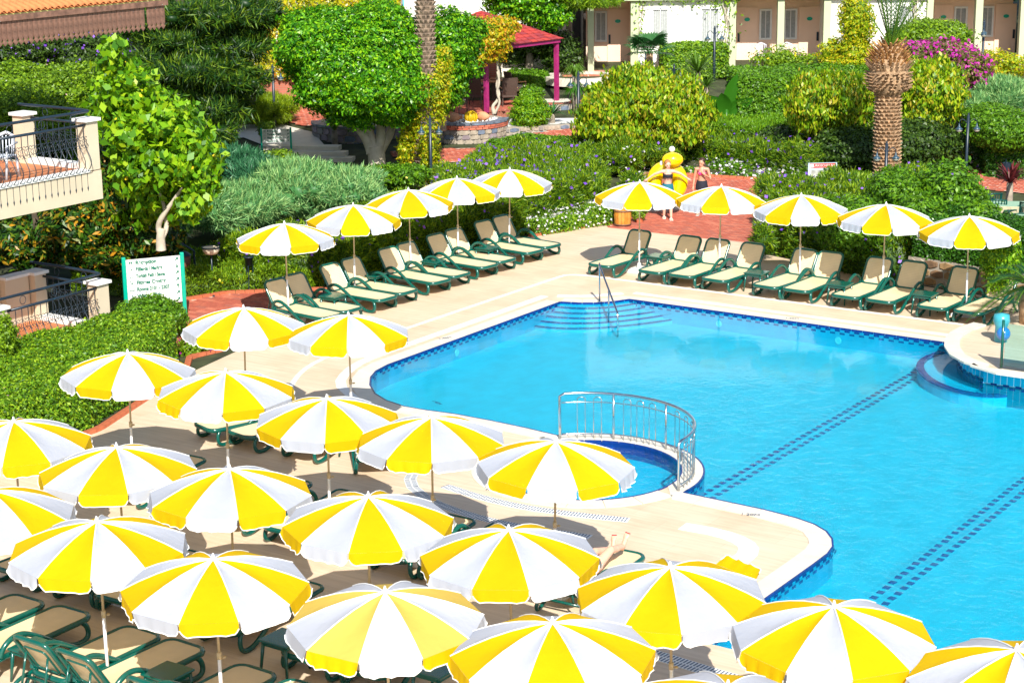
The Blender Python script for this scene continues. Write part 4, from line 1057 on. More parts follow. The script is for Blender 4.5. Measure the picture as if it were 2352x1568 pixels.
plant('fine leaved round bush beside the paved lane under the golden ivy', 'bush', [B(610, 248, 63.5, 72, 34, 1.0), B(560, 240, 63, 40, 30, .8)], leafmat('fine_lime_leaf', [(.09, .17, .006), (.17, .27, .008), (.26, .36, .012)]), L=.10, asp=.10, cov=2.6, blade=True, zmin=1.0, amp=.08)

# ------------------------------------------------ trees, left
def P3(l): return [at(x, y, Y) for x, y, Y in l]
plant('bright lime maple leaved tree with a forked white trunk', 'tree',
      [B(262, 150, 42.2, 36, 50, .7), B(310, 225, 41.8, 70, 58, 1.1), B(372, 290, 41.6, 88, 66, 1.2), B(300, 310, 41.4, 58, 66, 1.0), B(440, 350, 41.6, 62, 62, 1.0), B(375, 375, 41, 70, 56, 1.0), B(455, 420, 41.2, 46, 50, .8), B(300, 395, 41.2, 42, 40, .8), B(440, 485, 40.6, 28, 28, .4), B(240, 250, 42.4, 36, 46, .7), B(345, 440, 41.6, 55, 40, .7), B(395, 470, 41.6, 40, 34, .5), B(330, 490, 42, 40, 34, .5)],
      g_bright, name='maple_tree', L=.105, asp=.62, cov=1.9, thick=.25, amp=.3, droop=.4, core=False, fl=[(60, f_yel, .04), (8, f_pink, .06)],
      trunk=(m_barkp, [(P3([(370, 575, 41.0), (368, 545, 41.0), (372, 525, 41.0)]), [.12, .10, .08]), (P3([(370, 545, 41.0), (362, 520, 41.0), (372, 498, 40.9), (392, 470, 40.9), (420, 430, 40.8)]), [.07, .06, .03]), (P3([(371, 548, 41.0), (384, 525, 41.1), (380, 480, 41.1), (350, 400, 41.2)]), [.07, .05, .03])]), base=tuple(at(370, 575, 41.0)))
plant('dark glossy magnolia with rusty leaf undersides behind the balconies', 'tree',
      [B(300, 470, 43.2, 85, 95, 1.2), B(180, 520, 43.4, 100, 85, 1.4), B(350, 540, 42.8, 70, 58, 1.0), B(260, 380, 44.2, 60, 60, 1.0), B(255, 590, 42.6, 75, 35, .9), B(60, 560, 43.8, 70, 60, 1.0)],
      g_magn, name='magnolia_tree', L=.095, asp=.34, cov=2.3, thick=.3, amp=.3, trunk=(m_barkd, [(P3([(84, 640, 43.4), (86, 600, 43.4), (92, 560, 43.4), (80, 500, 43.5), (75, 440, 43.6)]), [.13, .10, .05]), (P3([(90, 565, 43.4), (108, 540, 43.3), (115, 500, 43.3)]), [.07, .04])]), base=tuple(gp(84, 665, 0)))
plant('dark drooping conifer with layered needle sprays', 'tree',
      [B(470, 40, 57, 120, 40, 1.6), B(400, 95, 56.5, 85, 32, 1.3), B(520, 110, 57, 95, 34, 1.3), B(440, 160, 56, 110, 34, 1.4), B(540, 190, 56.5, 75, 34, 1.2), B(400, 215, 56, 75, 30, 1.2), B(480, 245, 56, 85, 32, 1.2), B(490, 295, 55.5, 62, 26, 1.0), B(510, 335, 55, 30, 20, .6), B(340, 60, 57, 60, 40, 1.0), B(560, 30, 57.5, 80, 50, 1.3), B(350, 140, 56.5, 50, 26, .9)],
      g_pine, name='conifer_tree', L=.15, asp=.11, cov=2.3, fr=60, blade=True, thick=.3, amp=.45, droop=.25, trunk=(m_barkd, [(P3([(395, 330, 56.6), (400, 240, 56.8), (410, 100, 57), (415, -120, 57.2)]), [.22, .18, .12])]), base=tuple(at(395, 330, 56.6)))
hedge('dense dark green shrub bank below the conifer', 'hedge', [tuple(q) for q in ((-13.5, 54), (-9.2, 53.5), (-8.4, 57.5), (-9.5, 61), (-14, 61))], .0, 1.5, g_mid, L=.06, cov=2.2, lumpy=.35)
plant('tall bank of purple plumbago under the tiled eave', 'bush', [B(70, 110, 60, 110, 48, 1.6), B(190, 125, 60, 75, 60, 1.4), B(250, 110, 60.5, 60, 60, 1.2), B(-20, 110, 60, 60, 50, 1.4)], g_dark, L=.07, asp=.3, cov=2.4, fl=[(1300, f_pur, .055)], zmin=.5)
plant('pale flowering lantana bank below the purple plumbago', 'bush', [B(60, 200, 55, 120, 62, 1.6), B(180, 215, 54, 90, 60, 1.4), B(-10, 260, 52, 90, 60, 1.4), B(120, 280, 51.5, 100, 45, 1.2)], g_lant, L=.05, cov=2.4, fr=40, amp=.35, fl=[(90, f_pink, .03), (30, f_whi, .03)], zmin=0)
hedge('shaded tall green hedge behind the magnolia', 'hedge', [tuple(q) for q in ((-15, 46.5), (-10.3, 47), (-8.6, 49.5), (-9.4, 53.5), (-15.5, 53.5))], .0, 1.9, g_mid, L=.06, cov=2.2, lumpy=.2)
# ficus
plant('big dense ficus tree with a pale forked trunk', 'tree',
      [B(800, 150, 56.5, 125, 105, 2.0), B(708, 120, 56.5, 70, 78, 1.5), B(700, 70, 56.8, 45, 42, 1.0), B(880, 100, 57.2, 95, 80, 1.8), B(760, 62, 57, 95, 48, 1.6), B(865, 45, 57.4, 70, 40, 1.4), B(860, 215, 55.8, 105, 66, 1.6), B(752, 205, 55.8, 68, 52, 1.3), B(940, 170, 57, 62, 92, 1.3), B(810, 262, 56, 55, 26, .8), B(900, 262, 56.2, 50, 24, .8), B(945, 235, 56.6, 45, 40, .8)],
      g_ficus, name='ficus_tree', L=.062, asp=.45, cov=2.3, thick=.2, amp=.3, corescale=.66, fr=64,
      trunk=(m_barkp, [(P3([(866, 408, 56.6), (866, 370, 56.6), (862, 335, 56.6)]), [.30, .27, .26]), (P3([(855, 350, 56.6), (842, 318, 56.6), (815, 285, 56.5), (795, 250, 56.4)]), [.20, .13, .08]), (P3([(862, 340, 56.6), (850, 310, 56.7), (838, 270, 56.8), (835, 235, 56.8)]), [.16, .12, .08]), (P3([(868, 345, 56.6), (876, 310, 56.6), (872, 270, 56.6), (870, 240, 56.6)]), [.18, .13, .09]), (P3([(874, 345, 56.7), (895, 310, 56.8), (905, 280, 57), (920, 250, 57)]), [.16, .12, .08])]), base=tuple(gt(866, 408)))
plant('second green tree crown right of the tall palm trunk', 'tree', [B(1030, 120, 60, 62, 95, 1.4), B(1010, 190, 59.5, 62, 70, 1.2), B(1062, 85, 60.5, 45, 50, 1.0)], g_ficus, name='ficus_tree', L=.062, cov=2.4, amp=.25, thick=.18, fr=22, trunk=(m_bark, [(P3([(1015, 300, 59.8), (1020, 230, 59.8), (1025, 160, 60)]), [.14, .10])]), base=tuple(gt(1015, 300)))
# palms
def palm_trunk(root, base, top, r0, r1, name='trunk', scale=.09, m=None, bulge=None):
    base, top = Vector(base), Vector(top); ln = (top - base).length; o = Vector(root.location)
    n = int(ln / scale); mb = MB(); core = MB().tube([base - o + (top - base) * t for t in (0, .25, .5, .75, 1)], [r0 * .93, (r0 * 3 + r1) / 4 * .93, (r0 + r1) / 2 * .93, (r0 + 3 * r1) / 4 * .93, r1 * .93], 12)
    core.obj(name, m or m_bark, root, smooth=True)
    for i in range(n):
        t = i / n; r_ = r0 + (r1 - r0) * t; c = base.lerp(top, t) - o; k = int(2 * math.pi * r_ / .13)
        for j in range(k):
            a = 2 * math.pi * (j + .5 * (i % 2) + random.uniform(-.1, .1)) / k; ca, sa = math.cos(a), math.sin(a); w_ = .065; hh = scale * .8
            P_ = lambda u_, rr_, z_: (c.x + rr_ * ca - u_ * sa, c.y + rr_ * sa + u_ * ca, c.z + z_)
            q = r_ * random.uniform(1.03, 1.12)
            mb.add([P_(-w_, r_ * .9, -hh * .5), P_(w_, r_ * .9, -hh * .5), P_(w_ * .5, q + .03, hh * .6), P_(-w_ * .5, q + .03, hh * .6), P_(w_ * .6, r_ * .85, hh * .8), P_(-w_ * .6, r_ * .85, hh * .8)],
                   [(0, 1, 2, 3), (3, 2, 4, 5), (1, 4, 2), (0, 3, 5)])
    o_ = mb.obj('leaf_scars', m or m_bark, root); o_['kind'] = 'stuff'
    return root
m_palmb = mat('palm_fibre', (.42, .27, .15), .9, .3, 9, .7)
m_palmo = mat('orange_palm_stub', (.48, .24, .08), .85, .3, 6, .6)
b0 = gt(978, 412); r = empty('palm_tree', b0, 0, 'tall slim palm trunk wrapped in golden ivy, crown above the picture', 'tree')
palm_trunk(r, b0, at(976, -200, b0.y), .29, .27, scale=.13, m=mat('grey_palm_bark', (.27, .20, .14), .9, .35, 8, .7))
def frond(root, o, d, ln, m, w_=.25, n=26, sag=.5, up=.2, name='frond', flat=.0, stemm=None, leafw=.02):
    """one feather leaf: stem plus leaflets"""
    d = Vector(d).normalized(); mb = MB(); pts = []
    for i in range(9):
        t = i / 8; pts.append(Vector(o) + d * ln * t + Vector((0, 0, -sag * ln * t * t + up * 0)))
    mb.tube(pts, [.022 * (1 - .8 * i / 8) for i in range(9)], 5, mi=0)
    for i in range(n):
        t = .12 + .86 * i / n; k = min(7, int(t * 8)); p = pts[k].lerp(pts[k + 1], t * 8 - k); tg = (pts[k + 1] - pts[k]).normalized(); sd = tg.cross(Vector((0, 0, 1))).normalized()
        L_ = w_ * math.sin(math.pi * min(1, t * .85 + .12)) + .04
        for s in (-1, 1):
            q = p + (sd * s + tg * .7 + Vector((0, 0, .35))).normalized() * L_; wv = tg * leafw
            mb.add([p - wv, p + wv, q], [(0, 1, 2)], 1)
    return mb.obj(name, [stemm or m, m], root)
me_top = at(976, -200, b0.y)
for i in range(16):
    a = 2 * math.pi * i / 16; frond(r, me_top - b0, (math.cos(a), math.sin(a), .7), 2.6, g_cyc, .5, 20, .6)
plant('golden green ivy climbing the tall slim palm', 'ivy', [B(985, 215, 56.4, 42, 75, .6), B(975, 300, 56.3, 34, 60, .5), B(1010, 160, 56.9, 30, 50, .5), B(950, 260, 56.4, 26, 55, .4), B(930, 345, 56.2, 18, 45, .3), B(1000, 395, 56.2, 38, 30, .5), B(985, 350, 56, 25, 40, .4)], g_vine, name='ivy', L=.05, cov=2.0, amp=.4, thick=.3, core=False)
# thick pineapple palm
b0 = gt(2036, 455); r = empty('palm_tree', b0, 0, 'thick palm with a swollen pineapple shaped top and cut orange stubs', 'tree')
tp = at(2040, 205, b0.y); palm_trunk(r, b0, tp, .37, .35, scale=.10, m=m_palmb)
sw = MB(); ce = tp - b0
pr_ = [(2040 - 0, 218, 28), (2040, 205, 42), (2041, 180, 46), (2042, 150, 42), (2044, 125, 33), (2046, 105, 20)]
k_ = b0.y / F
sw.lathe([(rr_ * k_, (at(2040, yy, b0.y) - b0).z) for (_, yy, rr_) in pr_], 16, (ce.x, ce.y, 0)); sw.obj('swollen_crown_base', m_palmb, r, smooth=True)
st = MB(); st2 = MB()
for yy in range(212, 100, -7):
    z = (at(2040, yy, b0.y) - b0).z; rr_ = float(np.interp(yy, [105, 125, 150, 180, 205, 215], [20, 33, 42, 46, 42, 28])) * k_; k = int(2 * math.pi * rr_ / .15)
    for j in range(k):
        a = 2 * math.pi * (j + random.random() * .6) / k; ca, sa = math.cos(a), math.sin(a); o_ = Vector((ce.x + rr_ * .9 * ca, ce.y + rr_ * .9 * sa, z)); L_ = random.uniform(.10, .24)
        e = o_ + Vector((ca * L_, sa * L_, L_ * (1.1 if yy < 165 else .35))); (st2 if yy < 150 else st).tube([o_, e], [.055, .03], 4, flat=.5)
st.obj('cut_leaf_base', m_palmb, r)['kind'] = 'stuff'; st2.obj('cut_leaf_stub', m_palmo, r)['kind'] = 'stuff'
t0 = at(2046, 108, b0.y) - b0
for i in range(17):
    a = 2 * math.pi * i / 17; el = random.uniform(1.3, 4.5); frond(r, t0, (math.cos(a), math.sin(a), el), random.uniform(2.4, 3.4), g_fan if i % 3 else g_cyc, .5, 20, .08, leafw=.011, stemm=g_yuc)
# ivy covered second palm trunk
b1 = gt(1968, 215); r = empty('palm_tree', b1, 0, 'dark palm trunk almost hidden in golden ivy near the hotel', 'tree')
palm_trunk(r, b1, at(1968, -60, b1.y), .36, .34, scale=.12, m=m_bark)
plant('golden ivy column on the palm trunk before the white hotel wall', 'ivy', [B(1965, 45, b1.y - .3, 38, 70, .6), B(1960, 120, b1.y - .3, 42, 40, .5), B(1935, 175, b1.y - .6, 60, 38, .7), B(1990, 160, b1.y - .6, 50, 50, .7), B(1915, 120, b1.y, 30, 30, .4)], g_vine, name='ivy', L=.055, cov=2.2, amp=.35, thick=.25)

# ------------------------------------------------ weeping trees, hedges and shrubs, right-centre
plant('broad weeping mulberry mound left of the banana leaves', 'tree', [B(1470, 235, 58.5, 115, 62, 1.7), B(1400, 270, 58, 80, 52, 1.3), B(1540, 250, 58.5, 95, 68, 1.5), B(1480, 190, 59, 70, 36, 1.2), B(1450, 310, 57.5, 60, 26, .9), B(1560, 300, 57.5, 60, 30, .9)], g_mulb, name='mulberry_tree', L=.085, asp=.42, cov=2.4, amp=.3, thick=.2, droop=1.3, fr=40, trunk=(m_bark, [(P3([(1470, 350, 58.6), (1472, 300, 58.6), (1470, 250, 58.6)]), [.12, .09])]), base=tuple(gt(1470, 345)))
plant('weeping mulberry with a thin leaning trunk left of the thick palm', 'tree', [B(1900, 225, 57.8, 88, 55, 1.3), B(1860, 250, 57.4, 50, 46, .9), B(1955, 235, 58, 60, 58, 1.0), B(1910, 190, 58.2, 60, 26, .9)], g_mulb, name='mulberry_tree', L=.08, asp=.42, cov=2.3, amp=.3, thick=.2, droop=1.3, fr=26, trunk=(m_bark, [(P3([(1903, 372, 57.8), (1908, 325, 57.8), (1896, 285, 57.8), (1898, 240, 57.8)]), [.10, .08, .06]), (P3([(1985, 350, 58.9), (1988, 300, 58.9), (1990, 250, 58.7)]), [.13, .10])]), base=tuple(gt(1903, 372)))
plant('weeping mulberry right of the thick palm below the bougainvillea', 'tree', [B(2130, 215, 58.4, 70, 66, 1.2), B(2090, 180, 59, 55, 40, .9), B(2160, 180, 59, 40, 46, .9), B(2110, 262, 58, 50, 26, .8)], g_mulb, name='mulberry_tree', L=.08, asp=.42, cov=2.3, amp=.3, thick=.2, droop=1.2, fr=22, trunk=(m_bark, [(P3([(2110, 340, 58.6), (2112, 290, 58.6), (2118, 240, 58.6)]), [.12, .09])]), base=tuple(gt(2110, 340)))
hedge('square clipped hedge between the banana leaves and the weeping tree', 'hedge', [(7.6, 62.2), (10.2, 61.8), (12.5, 62.5), (12.5, 65.5), (7.6, 65.5)], .85, 1.75, g_mid, L=.05, cov=2.8, lumpy=.07)
plant('large bougainvillea with a cloud of magenta flowers', 'bush', [B(2170, 130, 62.5, 85, 36, 1.1), B(2230, 165, 61.5, 48, 50, .9), B(2110, 118, 63, 45, 22, .8), B(2190, 190, 61.5, 40, 40, .8)], leafmat('bougainvillea_leaf', [(.06, .10, .02), (.14, .20, .02), (.25, .06, .14)]), name='bougainvillea', L=.055, cov=1.8, amp=.4, thick=.35, core=False, fl=[(2000, f_mag, .065)])
plant('rounded green shrub behind the bougainvillea before the doors', 'bush', [B(2140, 85, 66, 92, 40, 1.4), B(2080, 100, 66, 50, 32, 1.0)], g_lant, L=.06, cov=2.4, zmin=1.2, amp=.12)
hedge('hedge of dark leaves on the right bank behind the lamp posts', 'hedge', [(14.2, 55.5), (18, 54.5), (19, 60.5), (14.6, 60.8)], .2, 1.35, g_deep, L=.05, cov=2.8, lumpy=.12)
plant('rounded clipped bush on the right bank above the white blossoms', 'bush', [B(2310, 300, 55.8, 80, 48, 1.4), B(2280, 265, 57, 60, 26, 1.2)], g_mid, L=.045, cov=2.8, zmin=.1, amp=.1)
hedge('bed of white and red blossoms at the right lamp post', 'flower bed', TX([(2120, 425), (2235, 400), (2330, 392), (2352, 372), (2330, 350), (2200, 352), (2090, 380)]), .1, .3, g_mid, L=.04, cov=2.2, fl=[(600, f_whi, .05), (40, f_red, .06), (30, f_pur, .03)], name='flower_bed', lumpy=.25)
hedge('bed of white blossoms behind the two girls', 'flower bed', TX([(1750, 415), (1580, 398), (1470, 388), (1420, 372), (1400, 345), (1480, 335), (1600, 352), (1760, 372), (1850, 400), (1900, 430), (1800, 440)]), .05, .35, g_mid, L=.045, cov=2.4, fl=[(1100, f_whi, .05), (40, f_pink, .036), (60, f_pur, .035)], name='flower_bed', lumpy=.25)
hedge('purple flowering grass bank below the mown mound', 'hedge', TX([(1570, 365), (1760, 390), (1860, 420), (1900, 390), (1850, 340), (1740, 325), (1600, 318), (1545, 330)]), .3, .75, g_ruel, L=.09, asp=.12, cov=2.4, blade=True, fl=[(220, f_pur, .06)], lumpy=.3, depth=.2)
hedge('soft mown green mound before the banana leaves', 'hedge', TX([(1640, 335), (1790, 342), (1800, 300), (1720, 290), (1630, 300)]), .55, .75, leafmat('soft_green_leaf', [(.06, .17, .01), (.11, .28, .012), (.2, .36, .014)]), L=.06, asp=.2, cov=2.6, blade=True, lumpy=.1)
hedge('long clipped hedge under the hotel windows', 'hedge', [(5.7, 69.6), (8.1, 69.5), (8.1, 71.0), (5.7, 71.1)], 1.75, 1.15, g_box, L=.05, cov=2.8, lumpy=.05)
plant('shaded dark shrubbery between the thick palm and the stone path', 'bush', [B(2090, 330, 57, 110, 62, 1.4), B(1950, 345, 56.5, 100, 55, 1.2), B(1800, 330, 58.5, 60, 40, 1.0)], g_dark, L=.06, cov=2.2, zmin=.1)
plant('loose green weeds round the bathing sign', 'bush', [B(1840, 440, 49.5, 75, 30, .9), B(1960, 430, 50.5, 60, 34, .9), B(2100, 410, 51, 70, 30, .9)], g_ruel, L=.08, asp=.15, cov=2.2, blade=True, fl=[(140, f_pur, .05)], zmin=0)
plant('feathery flowering shrub before the middle hotel doors', 'bush', [B(1795, 135, 68.5, 60, 26, .8), B(1860, 150, 68, 60, 22, .8)], g_lant, L=.06, cov=1.4, core=False, amp=.5, thick=.5, fl=[(60, f_yel, .05), (30, f_mag, .05)], zmin=1.3)
plant('wild orange and green shrubs at the right hotel doors', 'bush', [B(2300, 150, 66.5, 70, 30, 1.0), B(2260, 185, 64, 50, 20, .8)], g_vine, L=.06, cov=1.5, core=False, amp=.4, thick=.4, fl=[(70, f_yel, .06)], zmin=1.0)
# yucca, fan palm, banana, fern palm, grasses
def spiky(label, cat, name, px, py, Y, n, ln, m, w_, up=(.1, 1), sag=.3, trunkh=0, base=None):
    c = at(px, py, Y); b0 = Vector((c.x, c.y, tz(c.y))); r = empty(name, b0, 0, label, cat); mb = MB(); o = c - b0
    for i in range(n):
        a = random.random() * 6.283; e = random.uniform(*up); d = Vector((math.cos(a), math.sin(a), e)).normalized(); L_ = ln * random.uniform(.7, 1.1); s_ = d.cross(Vector((0, 0, 1))).normalized() * w_
        p1 = o + d * L_ * .55; p2 = o + d * L_ + Vector((0, 0, -sag * L_))
        mb.add([o - s_ * .7, o + s_ * .7, p1 + s_, p1 - s_, p2], [(0, 1, 2, 3), (3, 2, 4)])
    mb.obj('leaves', m, r)['kind'] = 'stuff'
    if trunkh or o.z > .3: MB().tube([(0, 0, -.1), o], [.12, .09], 8).obj('trunk', m_bark, r, smooth=True)
    return r
spiky('spiky yucca before the hotel hedge', 'yucca', 'yucca', 1603, 165, 66.5, 150, .95, g_yuc, .022, (-.2, 1.8), .1)
spiky('smaller yucca rosette below the big one', 'yucca', 'yucca', 1622, 198, 65, 90, .6, g_yuc, .02, (-.2, 1.4), .1)
spiky('tuft of arching golden grass beside the gazebo post', 'grass tuft', 'grass_tuft', 1320, 178, 66, 160, .9, g_yuc, .012, (.4, 2.5), .6)
spiky('lower arching lily clump under the golden grass', 'grass tuft', 'grass_tuft', 1322, 215, 65, 160, .75, g_bright, .018, (.2, 2.0), .7)
spiky('grey green sword leaves beside the round yellow bush', 'agave', 'agave', 1268, 262, 62.8, 60, .7, g_fan, .03, (.0, 1.5), .25)
spiky('dark reddish cordyline at the right picture edge', 'cordyline', 'cordyline', 2320, 420, 50, 70, .8, leafmat('red_leaf', [(.12, .02, .03), (.2, .05, .03), (.1, .1, .02)]), .03, (.2, 2), .2)
spiky('wispy papyrus grass in the shaded stone planter', 'grass tuft', 'grass_tuft', 768, 300, 60.5, 160, .85, g_yuc, .010, (.6, 3), .5)
def fan_palm(px, py, Y, label, n=22, s=.62):
    c = at(px, py, Y); b0 = Vector((c.x, c.y, tz(c.y))); r = empty('fan_palm', b0, 0, label, 'palm'); o = c - b0
    MB().tube([(0, 0, -.1), o], [.14, .12], 9).obj('trunk', m_palmb, r, smooth=True)
    for i in range(n):
        a = 2 * math.pi * i / n + random.uniform(-.2, .2); e = random.uniform(-.15, 1.6); d = Vector((math.cos(a), math.sin(a), e)).normalized(); st_ = o + d * s * .9; mb = MB(); mb.tube([o, st_], .012, 4)
        x = d.cross(Vector((0, 0, 1))).normalized(); y = x.cross(d)
        for k in range(15):
            an = R(-100 + 200 * k / 14); dd = (d * math.cos(an) + x * math.sin(an)).normalized(); tip_ = st_ + dd * s * .9 + Vector((0, 0, -.10)); w_ = d.cross(dd).cross(dd).normalized() * .035 if abs(an) > .01 else x * .035
            md = st_ + dd * s * .5 + y * .03; mb.add([st_, md + w_, tip_, md - w_], [(0, 1, 2, 3)])
        mb.obj('fan_leaf', g_fan, r)
fan_palm(1492, 122, 67.5, 'fan palm with spread leaves before the hotel door')
c0 = gt(1668, 292); r = empty('banana_plant', c0, 0, 'banana plant with broad upright leaves beside the square hedge', 'banana plant')
def bigleaf(root, p0, d, ln, w_, bend, m):
    d = Vector(d).normalized(); s_ = d.cross(Vector((0, -1, .2))).normalized(); L_ = []; vs = []; fs = []
    for i in range(9):
        t = i / 8; c = Vector(p0) + d * ln * t + Vector(bend) * t * t; wd = w_ * math.sin(math.pi * min(1, t * .92 + .08)) ** .7
        up_ = Vector((0, -.25 * wd, 0)); vs += [c - s_ * wd + up_, c - s_ * wd * .5 + up_ * .3, c, c + s_ * wd * .5 + up_ * .3, c + s_ * wd + up_]
    for i in range(8):
        for j in range(4): fs.append((i * 5 + j, i * 5 + j + 1, i * 5 + j + 6, i * 5 + j + 5))
    MB().add(vs, fs).obj('banana_leaf', m, root, smooth=True)
m_ban = leafmat('banana_leaf_green', [(.03, .14, .012), (.03, .14, .012)], .35, .3)
for (dx, ln, w_, b_, h_) in ((.25, 1.2, .26, (.0, 0, .0), .55), (-.5, 1.0, .24, (-.5, -.1, -.3), .5), (.55, .9, .24, (.3, -.2, -.2), .4), (-.1, 1.0, .25, (-.1, -.3, -.1), .3), (-.9, .8, .22, (-.4, 0, -.45), .3), (.1, 1.1, .22, (.2, 0, .1), .6)):
    bigleaf(r, (dx * .2, 0, h_), (dx, -.1, 1), ln, w_, b_, m_ban)
MB().tube([(0, 0, -.1), (0, 0, .6)], [.12, .08], 8).obj('stem', m_ban, r, smooth=True)
bigleaf(empty('banana_plant', gt(1805, 190), 0, 'small dark banana sprout behind the weeping tree', 'banana plant'), (0, 0, .3), (.2, 0, 1), .7, .14, (.2, 0, 0), m_ban)
c0 = gp(2366, 742, .266); r = empty('fern_palm', (c0.x, c0.y, .266), 0, 'fern palm reaching in at the right picture edge', 'palm')
MB().tube([(0, 0, -.1), (0, 0, .75)], [.22, .26], 10).obj('trunk', m_palmb, r, smooth=True)
for i in range(30):
    a = 2 * math.pi * i / 30 + random.uniform(-.1, .1); frond(r, (0, 0, .75), (math.cos(a), math.sin(a), random.uniform(-.2, 1.4)), 1.3, g_cyc, .17, 48, .55, leafw=.008, stemm=g_yuc)

plant('purple flowering bank under the left side of the weeping mound', 'bush', [B(1425, 362, 56.6, 60, 40, .9), B(1500, 345, 57.4, 70, 34, .9), B(1385, 345, 57.5, 36, 34, .7)], g_ruel, L=.08, asp=.16, cov=2.4, blade=True, fl=[(90, f_pur, .05), (60, f_whi, .045)], zmin=.1)
plant('low dark undergrowth behind the long junipers', 'bush', [B(880, 405, 54.5, 60, 26, .9), B(940, 400, 54, 50, 22, .8)], g_mid, L=.05, cov=2.2, zmin=0, fl=[(40, f_yel, .03)])

plant('loose purple flowering shrub at the right side of the brick path', 'bush', [B(1768, 480, 49.8, 34, 46, .6), B(1775, 430, 52.5, 42, 30, .7), B(1752, 545, 45.5, 26, 34, .4)], g_ruel, L=.08, asp=.16, cov=2.2, blade=True, fl=[(60, f_pur, .05)], zmin=0, amp=.4, thick=.3)
plant('loose flowering shrub at the left side of the brick path beyond the barrel', 'bush', [B(1452, 425, 54.5, 36, 30, .7), B(1440, 465, 52.2, 28, 30, .5)], g_ruel, L=.08, asp=.16, cov=2.2, blade=True, fl=[(30, f_pur, .05), (30, f_whi, .04)], zmin=0, amp=.4, thick=.3)
# ================================================================== left building with two iron balconies
o0 = UV(26.1, 27.75, 0)
bld = empty('apartment_building', o0, 0, 'cream apartment house with two wrought iron balconies, one above the other', 'building')
def L_(a, b, z=0): return UV(a, b, z) - o0
def ubox(name, a0, a1, b0, b1, z0, z1, m, par, bv=0):
    c = L_((a0 + a1) / 2, (b0 + b1) / 2, (z0 + z1) / 2); o = MB().box((0, 0, 0), (a1 - a0, b1 - b0, z1 - z0)).obj(name, m, par, loc=c, rot=(0, 0, TH))
    if bv: bevel(o, bv)
    return o
def picket_me(hang):
    pr = [(0, .93), (.02, .925), (.02, .80), (.015, .66), (.05, .50), (.15, .34), (.20, .22), (.17, .10), (.06, .0), (.045, -.06)]
    if hang: pr += [(.045, -.30)]
    else: pr += [(.045, -.10)]
    P = smooth3([(0, -x, z) for x, z in pr]); mb = MB().tube(P, .009, 5)
    if hang: mb.tube([(0, -.045, -.28), (0, -.045, -.33), (0, -.045, -.42)], [.009, .02, .001], 5)
    for s in (1, -1):
        for (cz, r_, sg) in ((.66, .032, 1), (.50, .032, -1)):
            mb.tube([(s * (.045 + r_ * math.cos(a_)) , -.03 - (.03 if sg < 0 else 0), cz + r_ * math.sin(a_) * 1) for a_ in [R(q) for q in range(0, 300, 36)]], .006, 4)
        mb.tube([(s * .07, -.05, .53), (s * .04, -.035, .58), (s * .07, -.03, .63)], .006, 4)
    return mb.mesh('baluster', m_iron, True)
PK = {h: picket_me(h) for h in (True, False)}
def balcony(zf, hang):
    zc = zf + 1.0
    ubox('floor_slab', 17, 26.1, 27.75, 32.5, zf - .6, zf - .02, m_stucco, bld); ubox('tiled_floor', 17, 25.85, 27.98, 32.5, zf - .02, zf, m_terr, bld)
    ubox('white_sill', 23.45, 25.78, 27.72, 27.97, zf - .02, zf + .035, m_capw, bld); ubox('white_sill', 25.86, 26.12, 28.1, 29.6, zf - .02, zf + .10, m_capw, bld)
    for (a, b) in ((25.94, 27.91), (23.29, 27.91), (25.94, 29.75)):
        p = ubox('pillar', a - .15, a + .15, b - .15, b + .15, zf, zc - .03, m_stucco, bld); ubox('cap', a - .20, a + .20, b - .20, b + .20, zc - .03, zc + .03, m_capw, p).parent = bld
    ubox('back_wall', 17, 22 if hang else 25.1, 29.9, 30.1, zf, zf + 2.65, m_stucco, bld)
    if not hang: ubox('parapet', 25.12, 25.75, 29.75, 29.95, zf, zf + .96, m_stucco, bld); ubox('cap', 25.12, 25.75, 29.7, 30.0, zf + .965, zf + 1.02, m_capw, bld)
    # railing
    rl = MB().tube([L_(23.4, 27.80, zc - .09), L_(25.8, 27.80, zc - .09)], .028, 8).obj('railing', m_iron, bld, smooth=True)
    n = 14
    for i in range(n + 1):
        inst('baluster', PK[hang], rl, L_(23.5 + 2.22 * i / n, 27.80, zf), (0, 0, TH))
    MB().tube([L_(19, 27.80, zc - .09), L_(23.15, 27.80, zc - .09)], .028, 8).obj('railing', m_iron, bld, smooth=True)
    r2_ = MB().tube([L_(26.02, 28.05, zc - .09), L_(26.02, 29.6, zc - .09)], .028, 8).obj('railing', m_iron, bld, smooth=True)
    for i in range(9): inst('baluster', PK[False], r2_, L_(26.02, 28.15 + 1.35 * i / 8, zf), (0, 0, TH + R(90)))
    hr_ = MB().tube(smooth3([L_(18, 27.84, zc + .16), L_(25.9, 27.84, zc + .16), L_(26.06, 27.95, zc + .16), L_(26.06, 30.0, zc + .16)]), .030, 8).obj('handrail', m_iron, bld, smooth=True)
    rg = MB().tube([(.075 * math.cos(R(q)), 0, .085 * math.sin(R(q))) for q in range(0, 361, 30)], .008, 4, cap=False).mesh('ring', m_iron, True)
    for a in (20.4, 21.5, 22.6, 23.9, 24.7, 25.5): inst('ring', rg, hr_, L_(a, 27.82, zc + .045), (0, 0, TH))
    for b in (28.4, 29.2): inst('ring', rg, hr_, L_(26.04, b, zc + .045), (0, 0, TH + R(90)))
    if hang:
        for k in range(26):
            pass
balcony(.5, False); balcony(3.8, True)
ubox('wall', 17, 25.95, 27.85, 28.05, -.1, -.08, m_stucco, bld)
ubox('plinth', 17, 26.1, 27.76, 30.1, -.1, -.1 + .02, m_stucco, bld)
ubox('wall', 10, 22.0, 30.11, 36, -.1, 7.0, m_stucco, bld)
